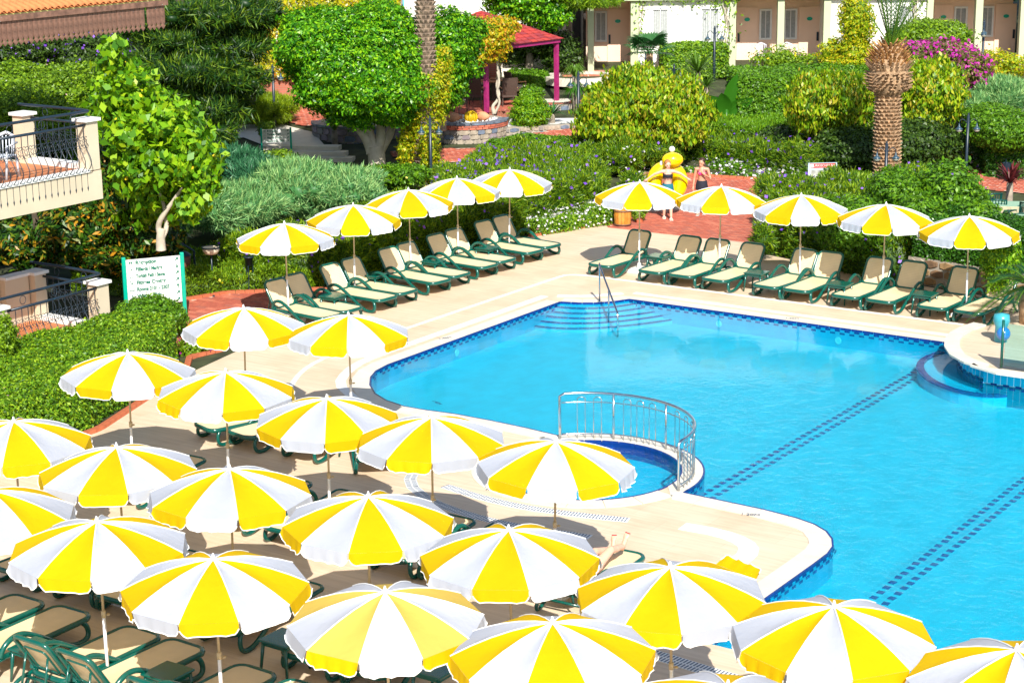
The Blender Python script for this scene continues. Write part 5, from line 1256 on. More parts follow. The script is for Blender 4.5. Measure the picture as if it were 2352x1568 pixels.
# white plastic chair on the upper balcony
m_plw = mat('white_plastic_chair', (.62, .66, .72), .35, .03)
def plastic_chair(p, rz, label, m=m_plw, group=None):
    r = empty('plastic_chair', p, rz, label, 'chair', group)
    bevel(MB().box((0, 0, .43), (.46, .44, .03)).obj('seat', m, r), .01)
    bk = MB()
    for i in range(7):
        a = -.9 + 1.8 * i / 6; x = .25 * math.sin(a); y = .12 + .12 * math.cos(a); bk.tube([(x * .9, y, .44), (x, y + .05, .80 - .05 * abs(a))], [.016, .022], 5, flat=.5)
    bk.tube([(.25 * math.sin(a), .17 + .12 * math.cos(a), .86 - .1 * abs(a)) for a in [-.95 + 1.9 * i / 10 for i in range(11)]], .032, 6)
    bk.obj('backrest', m, r, smooth=True)
    for s in (1, -1):
        MB().tube([(s * .26, -.2, .64), (s * .27, .2, .68)], .022, 6).obj('armrest', m, r, smooth=True)
        MB().tube([(s * .25, -.2, .64), (s * .22, -.24, 0)], [.022, .028], 6).obj('leg', m, r, smooth=True)
        MB().tube([(s * .22, .2, .44), (s * .23, .26, 0)], [.022, .028], 6).obj('leg', m, r, smooth=True)
    return r
plastic_chair(UV(24.3, 28.6, 3.8), TH - 1.2, 'white plastic chair on the upper iron balcony')
# tiled eave with notched boards
ev = empty('tiled_roof', UV(26, 31.5, 0), 0, 'orange barrel tiled roof edge with brown notched valance boards', 'roof')
o0 = UV(26, 31.5, 0); m_rt = mat('orange_roof_tile', (.62, .22, .07), .75, .2, 5, .3)
def Q(a, b, z): return UV(a, b, z) - o0
bw = .145; brd = MB()
vs = [(-.066, 0), (.066, 0), (.066, -.40), (.040, -.455), (.066, -.49), (0, -.56), (-.066, -.49), (-.040, -.455), (-.066, -.40)]
brd.add([(x, -.012, z) for x, z in vs] + [(x, .012, z) for x, z in vs], [tuple(range(9)), tuple(range(17, 8, -1))] + [(i, (i + 1) % 9, 9 + (i + 1) % 9, 9 + i) for i in range(9)])
bme = brd.mesh('valance_board', m_wood); a = 18.0
k = 0
while a < 31.9:
    inst('valance_board', bme, ev, Q(a, 31.5, 6.52 + random.uniform(-.006, .006)), (random.uniform(-.02, .02), 0, TH)); a += bw; k += 1
    if k == 92: a += .08
for (a0, a1, b0, b1, z0, z1, m, nm) in ((17.5, 32.0, 31.44, 31.56, 6.50, 6.62, m_wood, 'fascia_rail'), (17.5, 32.0, 31.50, 31.62, 6.62, 6.645, mat('yellow_drip_edge', (.6, .6, .2), .5, .1), 'drip_edge')):
    MB().box((0, 0, 0), (a1 - a0, b1 - b0, z1 - z0)).obj(nm, m, ev, loc=Q((a0 + a1) / 2, (b0 + b1) / 2, (z0 + z1) / 2), rot=(0, 0, TH))
MB().add([Q(17.5, 31.5, 6.64), Q(31.9, 31.5, 6.64), Q(31.9, 36.5, 8.4), Q(17.5, 36.5, 8.4)], [(0, 1, 2, 3)]).obj('roof_bed', m_rt, ev)
tl = MB(); 
for i in range(2):
    y0, y1 = 0, 1
tt_ = MB(); seg = 7
for i in range(seg):
    pass
prof_ = [(.075 * math.cos(R(180 * i / 6)), .06 * math.sin(R(180 * i / 6))) for i in range(7)]
tt_.add([(x, 0, z) for x, z in prof_] + [(x * .85, .42, z * .85) for x, z in prof_], [(i, i + 1, 8 + i, 7 + i) for i in range(6)])
tme = tt_.mesh('roof_tile', m_rt, True); sl_ = math.atan2(1.76, 5)
for row in range(12):
    a = 17.6
    while a < 31.9:
        if row < 3 and a > 24: inst('roof_tile', tme, ev, Q(a, 31.44 + row * .38, 6.66 + row * .134), (sl_ + .03, 0, TH))
        a += .19
st_ = MB(); a = 17.6
while a < 31.9:
    for row in range(3, 13):
        c = Q(a, 31.44 + row * .38, 6.66 + row * .134); 
        st_.tube([c, Q(a, 31.44 + row * .38 + .40, 6.66 + row * .134 + .14)], .07, 6, cap=False, flat=.8)
    a += .19
st_.obj('roof_tiles', m_rt, ev)['kind'] = 'stuff'

# ================================================================== direction boards
m_sgreen = mat('jade_green_enamel', (.0, .40, .27), .3, .04)
m_sgt = mat('green_lettering', (.0, .15, .09), .6, 0)
def dboard(p, rz, label, rows, sc, wide=1.27, h=1.36, boarddepth=.05):
    r = empty('direction_sign', p, rz, label, 'sign')
    n = len(rows); rh = .148; top = 1.42
    for s in (0, 1): bevel(MB().box((s * wide, 0, .74), (.085, .085, 1.48)).obj('post', m_sgreen, r), .015)
    for i, (txt, arrow, icon) in enumerate(rows):
        z = top - rh * (i + .5); b = MB().box((wide / 2, 0, z), (wide - .09, .03, rh - .008)).obj('board', m_capw, r)
        if txt:
            t = text(txt, .112, (.25, -.019, z - .005), (R(90), 0, 0), m_sgt, b, align='LEFT', bold=.005)
            w_ = len(txt) * .058; t.scale = (min(1, .78 / w_), 1, 1)
        if arrow is not None:
            a = MB(); ca, sa = math.cos(R(arrow)), math.sin(R(arrow)); pts = [(-.045, -.012), (.005, -.012), (.005, -.042), (.052, 0), (.005, .042), (.005, .012), (-.045, .012)]
            a.add([(wide - .12 + x * ca - y * sa, -.018, z + x * sa + y * ca) for x, y in pts], [(0, 1, 5, 6), (2, 3, 4), (1, 2, 4, 5)]); a.obj('arrow', m_sgt, b)
        if icon is not None:
            ic = MB(); x0, zz = .145, z; t_ = .004
            for (cx, cz, dx, dz) in ((x0, zz + .055, .11, t_), (x0, zz - .055, .11, t_), (x0 - .055, zz, t_, .11), (x0 + .055, zz, t_, .11)): ic.box((cx, -.017, cz), (dx, .003, dz))
            for (cx, cz, dx, dz) in icon: ic.box((x0 + cx, -.018, zz + cz), (dx, .003, dz))
            ic.obj('pictogram', m_sgt, b)
    r.scale = (sc,) * 3
    return r
ic_tree = [(-.02, 0, .035, .03), (-.02, .02, .02, .02), (.022, .005, .03, .045), (-.02, -.025, .006, .03), (.022, -.03, .006, .03)]
ic_bil = [(0, -.02, .07, .006), (.01, .0, .03, .02)]; ic_bath = [(-.02, -.02, .03, .02), (.02, .02, .02, .02), (.02, -.03, .02, .012)]
ic_fit = [(-.02, .025, .03, .02), (.0, -.02, .06, .015), (.02, .0, .015, .03)]; ic_bed = [(0, -.025, .09, .012), (-.042, -.01, .008, .05), (.042, -.015, .008, .04)]; ic_sl = [(0, .015, .02, .03), (.01, -.015, .035, .02)]
pL, pR = at(292, 730, 39.65), at(432, 730, 40.15)
dboard((pL.x, pL.y, 0), math.atan2(pR.y - pL.y, pR.x - pL.x), 'white seven line direction board on jade green posts before the brick path',
       [('Reception', 45, ic_tree), ('Billiards / Market', -90, ic_bil), ('Turkish Bath / Sauna', 45, ic_bath), ('Fitness Center', 45, ic_fit), ('Rooms 2101 - 2307', 90, ic_bed), ('Water Slide', 45, ic_sl), ('Rooms 1101 - 1407', 45, ic_bed)], 1.0)
p = gt(603, 372); dboard((p.x, p.y, p.z), R(6), 'smaller four line direction board half in shade beside the ficus tree',
       [('Reception', 45, ic_tree), ('Turkish Bath', 45, ic_bath), ('Fitness Center', 45, ic_fit), ('Rooms 2101 - 2307', 45, ic_bed)], .72)
# bathing sign
p = gp(1855, 445); r = empty('bath_sign', p, R(4), 'blue framed sign reading TURKISCHES BAD among the weeds', 'sign')
m_lb = mat('pale_blue_board', (.45, .58, .68), .5, .05); MB().box((.42, 0, .52), (.86, .05, .78)).obj('panel', m_lb, r)
MB().box((.42, -.026, .83), (.78, .006, .13)).obj('red_band', mat('red_band', (.55, .03, .02), .5, .03), r)
text('TURKISCHES BAD', .098, (.47, -.031, .83), (R(90), 0, 0), m_capw, r)
for s in (.03, .81): MB().box((s, .0, .4), (.04, .06, .9)).obj('post', m_capw, r)
MB().box((.42, -.026, .45), (.70, .005, .5)).obj('picture', mat('print', (.5, .5, .45), .5, .5, 5), r)
MB().box((.10, -.031, .83), (.1, .004, .10)).obj('emblem', m_capw, r)

# ================================================================== garden lamps
m_shade = mat('blue_grey_lamp_metal', (.03, .07, .10), .35, .08); m_bowl = mat('frosted_bowl', (.50, .50, .42), .3, .05)
shade_me = MB().lathe([(0, .16), (.018, .16), (.025, .10), (.055, .045), (.115, .0), (.115, -.012), (.0, -.005)], 14).mesh('lamp_shade', m_shade, True)
bowl_me = MB().lathe([(.095, -.012), (.09, -.05), (.06, -.085), (0, -.10)], 14).mesh('lamp_bowl', m_bowl, True)
def lamp(bx, by, ty, label, rz=0, Y=None, s=1.0, arm=.26):
    b = gt(bx, by) if Y is None else at(bx, by, Y)
    top = at(bx, ty, b.y); h = top.z - b.z
    r = empty('garden_lamp', b, rz, label, 'lamp post', 'black two armed garden lamp posts')
    MB().tube([(0, 0, -.05), (0, 0, .5), (0, 0, h)], [.06 * s, .048 * s, .042 * s], 8).obj('post', m_iron, r, smooth=True)
    MB().lathe([(0, .07), (.02, .06), (.028, .04), (.02, .02), (.03, .0), (.045, -.02)], 8, (0, 0, h)).obj('finial', m_iron, r, smooth=True)
    for d in (1, -1):
        P = smooth3([(0, 0, h - .28), (d * .08, 0, h - .16), (d * .18 * s, 0, h - .10), (d * arm * s, 0, h - .18), (d * arm * s, 0, h - .24)])
        a = MB().tube(P, .012, 5).obj('arm', m_iron, r, smooth=True)
        sh = inst('lamp_shade', shade_me, a, (d * arm * s, 0, h - .40), scale=(s, s, s)); inst('lamp_bowl', bowl_me, sh)
    return r
lamp(632, 295, 152, 'two armed lamp post before the golden ivy wall')
lamp(991, 435, 272, 'two armed lamp post right of the tall slim palm')
lamp(1329, 322, 168, 'two armed lamp post left of the weeping mulberry mound')
lamp(1640, 186, 64, 'two armed lamp post before the hotel hedge')
lamp(1483, 170, 122, 'lamp post almost swallowed by the fan palm', s=.95)
lamp(1548, 190, 150, 'short visible lamp top above the mulberry mound', s=.9)
lamp(2241, 275, 140, 'lamp post before the long juniper', 0)
lamp(2250, 268, 50, 'highest lamp post before the right hotel doors', R(75))
lamp(2217, 424, 265, 'lamp post in the white and red blossoms, nearest the right edge')
lamp(2031, 488, 330, 'lamp post in front of the thick palm trunk')

# ================================================================== small things round the pool
r = empty('lamp_bowl_stand', gp(490, 675), 0, 'cream bowl lamp on a thin black stand with crossed feet', 'lamp')
MB().tube([(0, 0, .02), (0, 0, .98)], .02, 8).obj('stem', m_iron, r, smooth=True)
MB().lathe([(0, .92), (.14, .95), (.19, 1.02), (.20, 1.10), (.19, 1.10), (.17, 1.03), (0, .97)], 20).obj('bowl', mat('cream_bowl', (.72, .62, .45), .5, .05), r, smooth=True)
MB().lathe([(.195, 1.09), (.215, 1.09), (.215, 1.115), (.195, 1.115)], 20).obj('rim', m_iron, r)
for a in (R(20), R(100)): MB().box((0, 0, .02), (.62, .05, .03), a).obj('foot', m_iron, r)
r = empty('ashtray_stand', gp(575, 668), 0, 'black standing ashtray on three legs behind the first lounger', 'ashtray')
MB().lathe([(0, .60), (.085, .60), (.105, .80), (.12, .80), (.12, .82), (.0, .80)], 14).obj('bowl', m_iron, r, smooth=True)
for k in range(3):
    a = 2.1 * k + .4; MB().tube([(.09 * math.cos(a), .09 * math.sin(a), .62), (.08 * math.cos(a), .08 * math.sin(a), .3), (.14 * math.cos(a), .14 * math.sin(a), 0)], .012, 5).obj('leg', m_iron, r)
# barrel
r = empty('litter_barrel', gp(1430, 518), 0, 'orange wooden stave litter barrel with dark hoops by the brick path', 'barrel')
m_stv = [mat('orange_stave_' + k, c, .5, .12, 8, .2, coat=.2) for k, c in (('a', (.62, .25, .03)), ('b', (.55, .21, .025)), ('c', (.66, .29, .05)))]
for k in range(16):
    a = 2 * math.pi * k / 16; sm = MB(); pr = [(.215, .03), (.235, .25), (.225, .5), (.205, .72)]; vs = []
    for (rr_, z) in pr:
        for da in (-.18, .18):
            for q in (0, .02): vs.append(((rr_ - q) * math.cos(a + da), (rr_ - q) * math.sin(a + da), z))
    fs = []
    for i in range(3): b_ = i * 4; fs += [(b_, b_ + 2, b_ + 6, b_ + 4), (b_ + 1, b_ + 5, b_ + 7, b_ + 3), (b_, b_ + 4, b_ + 5, b_ + 1), (b_ + 2, b_ + 3, b_ + 7, b_ + 6)]
    fs += [(12, 14, 15, 13)]
    sm.add(vs, fs); sm.obj('stave', m_stv[k % 3], r)
for z in (.05, .42, .68): MB().lathe([(.232 if z != .68 else .215, -.018), (.243 if z != .68 else .222, -.018), (.243 if z != .68 else .222, .018), (.232 if z != .68 else .21, .018)], 24, (0, 0, z)).obj('hoop', mat('brown_hoop', (.16, .08, .05), .6, .1), r, smooth=True)
MB().lathe([(0, .66), (.20, .66), (.20, .60)], 20).obj('dark_inside', m_iron, r)
r = plant('small leafy plant in a pot beside the barrel', 'potted plant', [B(1468, 490, 50.6, 17, 14, .2)], g_lant, name='potted_plant', L=.03, cov=2.2, zmin=.05, fl=[(6, f_pink, .03)])
MB().lathe([(0, 0), (.10, 0), (.13, .2), (.0, .18)], 12).obj('pot', m_curb, r)
# playground lantern (black caddy) right path
b_ = gt(2310, 420); r = empty('waste_bin', b_, 0, 'small black hanging bin on the right brick path', 'bin')
MB().lathe([(0, .35), (.09, .35), (.13, .6), (.14, .6), (.11, .34), (0, .33)], 12).obj('bucket', m_iron, r); MB().tube([(0, .1, 0), (0, .1, .7)], .015, 6).obj('post', m_iron, r)
# black A-frame waste stand behind the direction board
b_ = gp(372, 668); r = empty('waste_stand', b_, 0, 'black gabled frame with two hanging waste buckets behind the direction board', 'waste stand')
fr_ = MB(); 
for x0 in (-.30, .26):
    fr_.tube([(x0, 0, 0), (x0, 0, .98), (x0 + .27, 0, 1.12), (x0 + .54, 0, .95), (x0 + .54, 0, 0)], .028, 4)
fr_.obj('frame', m_iron, r)
for x0 in (-.03, .53): 
    q = MB().lathe([(0, .5), (.16, .5), (.19, .84), (0, .84)], 14, (x0, 0, 0)).obj('bucket', mat('brown_bucket', (.2, .07, .04), .6, .2), r, smooth=True); MB().lathe([(.21, .85), (.1, .93), (0, .95)], 14, (x0, 0, 0)).obj('lid', m_iron, q, smooth=True)
# paddling toy at the platform
b_ = UV(35.3, 12.35, .266); r = empty('toy_figure', b_, 0, 'light blue round topped garden figure with a blue ball beside the fern palm', 'garden figure')
MB().ball((0, -.1, .20), .14, 16, 10).obj('ball', mat('blue_ball', (.02, .18, .55), .2, .05, coat=.5), r, smooth=True)
MB().lathe([(.13, 0), (.12, .3), (.17, .42), (.15, .55), (.0, .58)], 14, (0, .08, 0)).obj('body', mat('teal_shell', (.05, .35, .42), .3, .08), r, smooth=True)

# ================================================================== hotel
FY, HZ = 71.3, 1.85
xp = lambda px, Y=FY: at(px, 150, Y).x
hb = empty('hotel_building', (xp(1800), FY, HZ), 0, 'long white hotel wing with salmon door bays and pale green columns', 'building'); o0 = Vector((xp(1800), FY, HZ))
def hbox(name, px0, px1, y0, y1, z0, z1, m, par=None, Y=FY, raw=False):
    x0, x1 = (px0, px1) if raw else (xp(px0, Y), xp(px1, Y))
    return MB().box((0, 0, 0), (x1 - x0, y1 - y0, z1 - z0)).obj(name, m, par or hb, loc=Vector(((x0 + x1) / 2, (y0 + y1) / 2, (z0 + z1) / 2)) - (o0 if par is None else o0))
m_hfloor = tilemat('red_walk_tile', (.48, .16, .09), (.54, .19, .11), (.66, .52, .42), .5, .5, .02, rot=.35, rough=.5, offset=0)
hbox('walkway_floor', 1290, 2600, 70.0, 74.4, HZ - .1, HZ, m_hfloor)
hbox('upper_slab', 1345, 2600, FY - .25, 78, HZ + 2.62, HZ + 2.85, m_palegreen)
hbox('upper_wall', 1345, 2600, FY - .1, 78, HZ + 2.85, HZ + 8.5, m_stwhite)
def hwin(par, x0, x1, z0, z1, Y):
    f = MB(); w_ = .07
    for (cx, cz, dx, dz) in (((x0 + x1) / 2, z1, x1 - x0 + w_, w_), ((x0 + x1) / 2, z0, x1 - x0 + w_, w_), (x0, (z0 + z1) / 2, w_, z1 - z0 - w_), (x1, (z0 + z1) / 2, w_, z1 - z0 - w_), ((x0 + x1) / 2, (z0 + z1) / 2, .03, z1 - z0 - w_)): f.box((cx, Y - .03, cz), (dx, .08, dz))
    f.v = [tuple(Vector(v) - o0) for v in f.v]; fo = f.obj('window', m_capw, par)
    g_ = MB().add([tuple(Vector(q) - o0) for q in ((x0, Y - .012, z0), (x1, Y - .012, z0), (x1, Y - .012, z1), (x0, Y - .012, z1))], [(0, 1, 2, 3)]).obj('curtained_pane', m_curtain, fo)
    ct = MB(); n = 9
    for i in range(n):
        x = x0 + (x1 - x0) * (i + .5) / n; ct.tube([Vector((x, Y - .02, z0 + .03)) - o0, Vector((x, Y - .02, z1 - .03)) - o0], (x1 - x0) / n * .42, 5, flat=.5)
    ct.obj('curtain_folds', m_curtain, fo)
def hdoor(par, x0, x1, Y, side):
    z0 = HZ; d = MB().box(tuple(Vector(((x0 + x1) / 2, Y - .03, z0 + 1.08)) - o0), (x1 - x0, .06, 2.16)).obj('door', m_pink, par)
    for i in range(8):
        xx = x0 + (x1 - x0) * (i + .5) / 8; MB().box(tuple(Vector((xx, Y - .063, z0 + 1.08)) - o0), ((x1 - x0) / 8 - .015, .008, 2.1)).obj('door_board', m_pink, d)
    hx = x1 - .08 if side > 0 else x0 + .08
    MB().box(tuple(Vector((hx, Y - .08, z0 + 1.02)) - o0), (.08, .05, .34)).obj('handle', m_iron, d)
    MB().lathe([(0, -.01), (.11, -.01), (.11, .01), (0, .01)], 16, sy=.65).obj('number_plate', m_sgreen, d, loc=Vector(((x0 + x1) / 2, Y - .085, z0 + 1.70)) - o0, rot=(R(90), 0, 0))
DY = 73.2
def bay(px0, px1, items, colpx=()):
    hbox('bay_wall', px0, px1, DY, DY + .2, HZ, HZ + 2.62, m_pink)
    for (k, a, b) in items:
        s_ = DY / FY; x0, x1 = xp(a, DY), xp(b, DY)
        if k == 'd': hdoor(hb, x0, x1, DY, 1)
        elif k == 'e': hdoor(hb, x0, x1, DY, -1)
        else: hwin(hb, x0, x1, HZ + .95, HZ + 2.05, DY)
    for (a, b) in colpx: hbox('column', a, b, FY - .12, FY + .18, HZ, HZ + 2.62, m_palegreen)
bay(1345, 1460, [('e', 1395, 1442), ('w', 1368, 1392)], [(1350, 1364), (1448, 1466)])
hbox('wall', 1466, 1674, FY, FY + .25, HZ, HZ + 2.62, m_stwhite); hbox('return_wall', 1460, 1466, FY + .2, DY, HZ, HZ + 2.62, m_stwhite); hbox('return_wall', 1676, 1684, FY + .2, DY, HZ, HZ + 2.62, m_stwhite)
hwin(hb, xp(1497), xp(1534), HZ + 1.0, HZ + 2.3, FY); hwin(hb, xp(1608), xp(1650), HZ + 1.0, HZ + 2.3, FY)
bay(1680, 1905, [('e', 1690, 1737), ('w', 1744, 1768), ('w', 1800, 1826), ('d', 1832, 1880)], [(1674, 1688), (1783, 1798), (1888, 1904)])
hbox('wall', 1904, 2122, FY, FY + .25, HZ, HZ + 2.62, m_stwhite); hbox('return_wall', 1898, 1904, FY + .2, DY, HZ, HZ + 2.62, m_stwhite); hbox('return_wall', 2124, 2132, FY + .2, DY, HZ, HZ + 2.62, m_stwhite)
hwin(hb, xp(1932), xp(1968), HZ + 1.0, HZ + 2.3, FY); hwin(hb, xp(2060), xp(2096), HZ + 1.0, HZ + 2.3, FY)
bay(2130, 2350, [('e', 2140, 2182), ('w', 2188, 2214), ('w', 2250, 2274), ('d', 2280, 2328)], [(2123, 2137), (2234, 2250), (2336, 2350)])
hbox('wall', 2350, 2600, FY, FY + .25, HZ, HZ + 2.62, m_stwhite)
m_dk = mat('passage_painted_shade', (.05, .04, .035), .9, .1)  # near-black colour paints the shade of the passage onto its walls
hbox('passage_wall', 1296, 1347, 74, 74.2, HZ, HZ + 6, m_dk); hbox('passage_side', 1340, 1347, 71.6, 74, HZ, HZ + 6, m_dk)
for (px, lab) in ((1752, 'white garden chair before the first hotel window of the middle bay'), (1812, 'white garden chair before the right window of the middle bay')):
    plastic_chair((xp(px, 72.2), 72.2, HZ), R(10), lab)
# vines on the hotel front
def vine(label, pts, Y, w_, n, L=.06):
    P = P3([(x, y, Y) for x, y in pts]); r = empty('wall_vine', P[0], 0, label, 'vine'); o = Vector(P[0])
    mb = MB()
    for s in (-.06, .0, .07): mb.tube([q - o + Vector((s + random.uniform(-.04, .04), random.uniform(-.02, .04), 0)) for q in smooth3(P)], .022, 5)
    mb.obj('stem', m_barkp, r, smooth=True); sp = smooth3(P); C = np.array([np.array(sp[i] - o) for i in RNG.integers(0, len(sp), n)]) + RNG.normal(size=(n, 3)) * np.array([w_, .06, .16]) + [0, -.06, 0]
    leaves('leaves', C, np.tile([0, -1., .2], (n, 1)), L, .5, g_lant, r)
vine('bare twisting vine beside the first white hotel window', [(1470, 105), (1462, 60), (1474, 20), (1468, -30)], FY - .1, .18, 90)
vine('leafy vine right of the second white hotel window', [(1664, 110), (1672, 60), (1664, 20), (1670, -30)], FY - .1, .22, 160)
vine('vine hanging across the top of the white hotel wall', [(1480, -8), (1560, -4), (1620, 2), (1670, -6)], FY - .15, .3, 240)
vine('vine before the right white hotel wall', [(2105, 60), (2100, 20), (2108, -20)], FY - .1, .2, 120)
# ivy clad house and white house behind
iv = empty('ivy_house', (-6.5, 66.2, 1.2), 0, 'house wall completely covered with golden and green ivy over a red brick base', 'building')
o0 = Vector((-6.5, 66.2, 1.2)); x0, x1 = at(560, 100, 66).x, at(912, 100, 66).x
MB().box(tuple(Vector(((x0 + x1) / 2, 68.2, 5.6)) - o0), (x1 - x0, 4, 8.8)).obj('wall', m_stwhite, iv)
m_bw = tilemat('red_brick_wall', (.42, .12, .07), (.48, .15, .09), (.34, .2, .14), .24, .075, .008, rot=(math.pi / 2, 0, 0), rough=.8)
MB().box(tuple(Vector(((x0 + x1) / 2, 66.17, 1.75)) - o0), (x1 - x0, .12, 1.1)).obj('brick_base', m_bw, iv)
MB().box(tuple(Vector((at(735, 190, 66).x, 66.12, 2.33)) - o0), (1.6, .16, .06)).obj('window_sill', m_capw, iv)
MB().box(tuple(Vector((at(735, 190, 66).x, 66.16, 2.75)) - o0), (1.4, .1, .7)).obj('window_pane', m_glassd, iv)
n = 15000; X = RNG.uniform(x0 - .1, x1 + .15, n); Z = RNG.uniform(2.0, 9.8, n); px_ = (X + 9.2) / 5.2; keep = (Z > 2.3 + 1.0 * np.clip((X - (at(672, 100, 66).x)) * 3, 0, 1) * 1.4)
X, Z = X[keep], Z[keep]; n = len(X); dep = .10 + .16 * (nz(X * 1.4, Z * 1.4) + 1) + np.abs(RNG.normal(size=n)) * .05
tintv = np.clip(.42 + .28 * nz(X * .5 + 2, Z * .5) + RNG.normal(size=n) * .16 + .02 * (Z - 4), 0, 1)
leaves('ivy_leaves', np.c_[X, 66.2 - dep, Z] - np.array(o0), np.tile([0, -1., .35], (n, 1)), .075, .6, g_gold, iv, tint=tintv, droop=.8)
wh = empty('white_house', (0, 77, 2.3), 0, 'bright white house end with a turquoise shutter above the ficus', 'building')
hx0, hx1 = at(895, 20, 76).x, at(1300, 20, 76).x
MB().box(((hx0 + hx1) / 2, .5, 3.4), (hx1 - hx0, 3, 7)).obj('wall', m_stwhite, wh); xs_ = at(912, 5, 74.9).x; zs_ = at(912, 5, 74.9).z
MB().box((xs_, -1.05, zs_ - 2.3), (.42, .06, .7)).obj('shutter', mat('turquoise_shutter', (.02, .45, .55), .5, .05), wh)
plant('leafy tree leaning in above the red gazebo roof', 'tree', [B(1215, 2, 70, 92, 42, 1.6), B(1160, -30, 70, 70, 40, 1.4), B(1265, 30, 69.5, 50, 34, .9)], g_ficus, name='green_tree', L=.07, cov=2.4, amp=.3, trunk=(m_bark, [(P3([(1215, 180, 71), (1218, 60, 71), (1215, 0, 70.5)]), [.16, .1])]), base=(at(1215, 180, 71).x, 71, 1.8))
plant('pine bough hanging over the dark passage', 'tree', [B(1345, -2, 69.5, 75, 20, 1.0), B(1300, -25, 69.5, 80, 26, 1.0)], g_lant, name='pine_tree', L=.13, asp=.1, cov=2.4, blade=True, droop=.2, trunk=(m_bark, [(P3([(1302, 190, 73), (1306, 60, 72), (1310, -20, 70.5)]), [.14, .09])]), base=(at(1302, 190, 73).x, 73, 1.85))
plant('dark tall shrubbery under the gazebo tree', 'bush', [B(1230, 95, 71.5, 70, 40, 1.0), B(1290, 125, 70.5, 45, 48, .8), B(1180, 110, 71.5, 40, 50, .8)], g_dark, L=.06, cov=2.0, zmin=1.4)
# tall background trees behind everything (reflected in the pool, closing the place off)
for i, (x, y, rr_) in enumerate(((-22, 80, 5), (-14, 84, 5.5), (30, 84, 5), (22, 88, 6))):
    plant(['round background tree at the far left beyond the roofs', 'taller background tree beyond the ivy house', 'background tree far right behind the hotel', 'large background tree behind the hotel roof'][i], 'tree', [((x, y, 7.5), (rr_, rr_, 4.5))], g_mid, name='background_tree', L=.2, cov=1.6, amp=.3, trunk=(m_bark, [([(x, y, 2.2), (x, y, 6)], [.4, .3])]), base=(x, y, 2.3))

# ================================================================== gazebo patio
PZ = 1.35
pat = [tuple(gp(x, y, PZ).to_2d()) for x, y in ((1000, 262), (1080, 262), (1190, 250), (1330, 236), (1300, 196), (1180, 180), (1000, 180))]
pt_ = empty('patio', (0, 64, 0)); pt_['kind'] = 'structure'; o0 = Vector((0, 64, 0))
MB().prism([(p[0], p[1] - 64) for p in pat], .4, PZ - .02).obj('patio_base', mat('patio_side_brick', (.36, .13, .08), .85, .2, 9, .3), pt_)
pave('brick_patio', pat, 0, bl=.24, bw=.12, z0=PZ)
gz = empty('gazebo', (-.9, 66.2, PZ), 0, 'gazebo with a red shingled hip roof on magenta posts', 'gazebo')
m_mag = mat('magenta_painted_wood', (.36, .02, .14), .5, .15, 5); m_shg = [mat('red_shingle_' + k, c, .85, .1, 8, .3) for k, c in (('a', (.46, .045, .035)), ('b', (.38, .04, .04)), ('c', (.28, .03, .04)))]
Fc, Rc = Vector((-.75, 63.5)), Vector((1.8, 66.4)); d_ = (Rc - Fc).normalized(); nn = Vector((-d_.y, d_.x)); S_ = (Rc - Fc).length
gc = [Fc, Rc, Rc + nn * S_, Fc + nn * S_]; ctr = sum(gc, Vector((0, 0))) / 4; g0 = Vector((-.9, 66.2, PZ)); ez, az = 3.52, 4.55
for c in gc:
    q = c.lerp(ctr, .04); MB().box((q.x - g0.x, q.y - g0.y, (ez - PZ) / 2), (.13, .13, ez - PZ), math.atan2(d_.y, d_.x)).obj('post', m_mag, gz)
for i in range(4):
    a, b = gc[i], gc[(i + 1) % 4]; c = (a + b) / 2; MB().box((c.x - g0.x, c.y - g0.y, ez - .05 - PZ), (S_, .1, .12), math.atan2((b - a).y, (b - a).x)).obj('eave_beam', m_mag, gz)
    e0_, e1_ = ctr + (a - ctr) * 1.06, ctr + (b - ctr) * 1.06
    A_, B_2, C_ = Vector((e0_.x, e0_.y, ez + .02)), Vector((e1_.x, e1_.y, ez + .02)), Vector((ctr.x, ctr.y, az))
    side = MB().add([A_ - g0, B_2 - g0, C_ - g0], [(0, 1, 2)]).obj('roof', m_shg[0], gz)
    nrm = (B_2 - A_).cross(C_ - A_).normalized(); rows = 13
    for r_ in range(rows):
        t0_, t1_ = r_ / rows, (r_ + 1) / rows; p0_, p1_ = A_.lerp(C_, t0_), B_2.lerp(C_, t0_); q0_, q1_ = A_.lerp(C_, t1_), B_2.lerp(C_, t1_); ln = (p1_ - p0_).length; k = max(1, int(ln / .34)); off = .17 * (r_ % 2)
        for j in range(k + 1):
            s0, s1 = max(0, (j * .34 - off) / ln), min(1, ((j + 1) * .34 - off) / ln)
            if s1 - s0 < .03: continue
            sc_ = MB(); lo, hi = nrm * .022, nrm * .006
            sc_.add([p0_.lerp(p1_, s0 + .004) + lo - g0, p0_.lerp(p1_, s1 - .004) + lo - g0, q0_.lerp(q1_, s1 - .004) + hi - g0, q0_.lerp(q1_, s0 + .004) + hi - g0, p0_.lerp(p1_, s0) - g0, p0_.lerp(p1_, s1) - g0], [(0, 1, 2, 3), (4, 5, 1, 0)])
            sc_.obj('shingle', random.choice(m_shg), side)
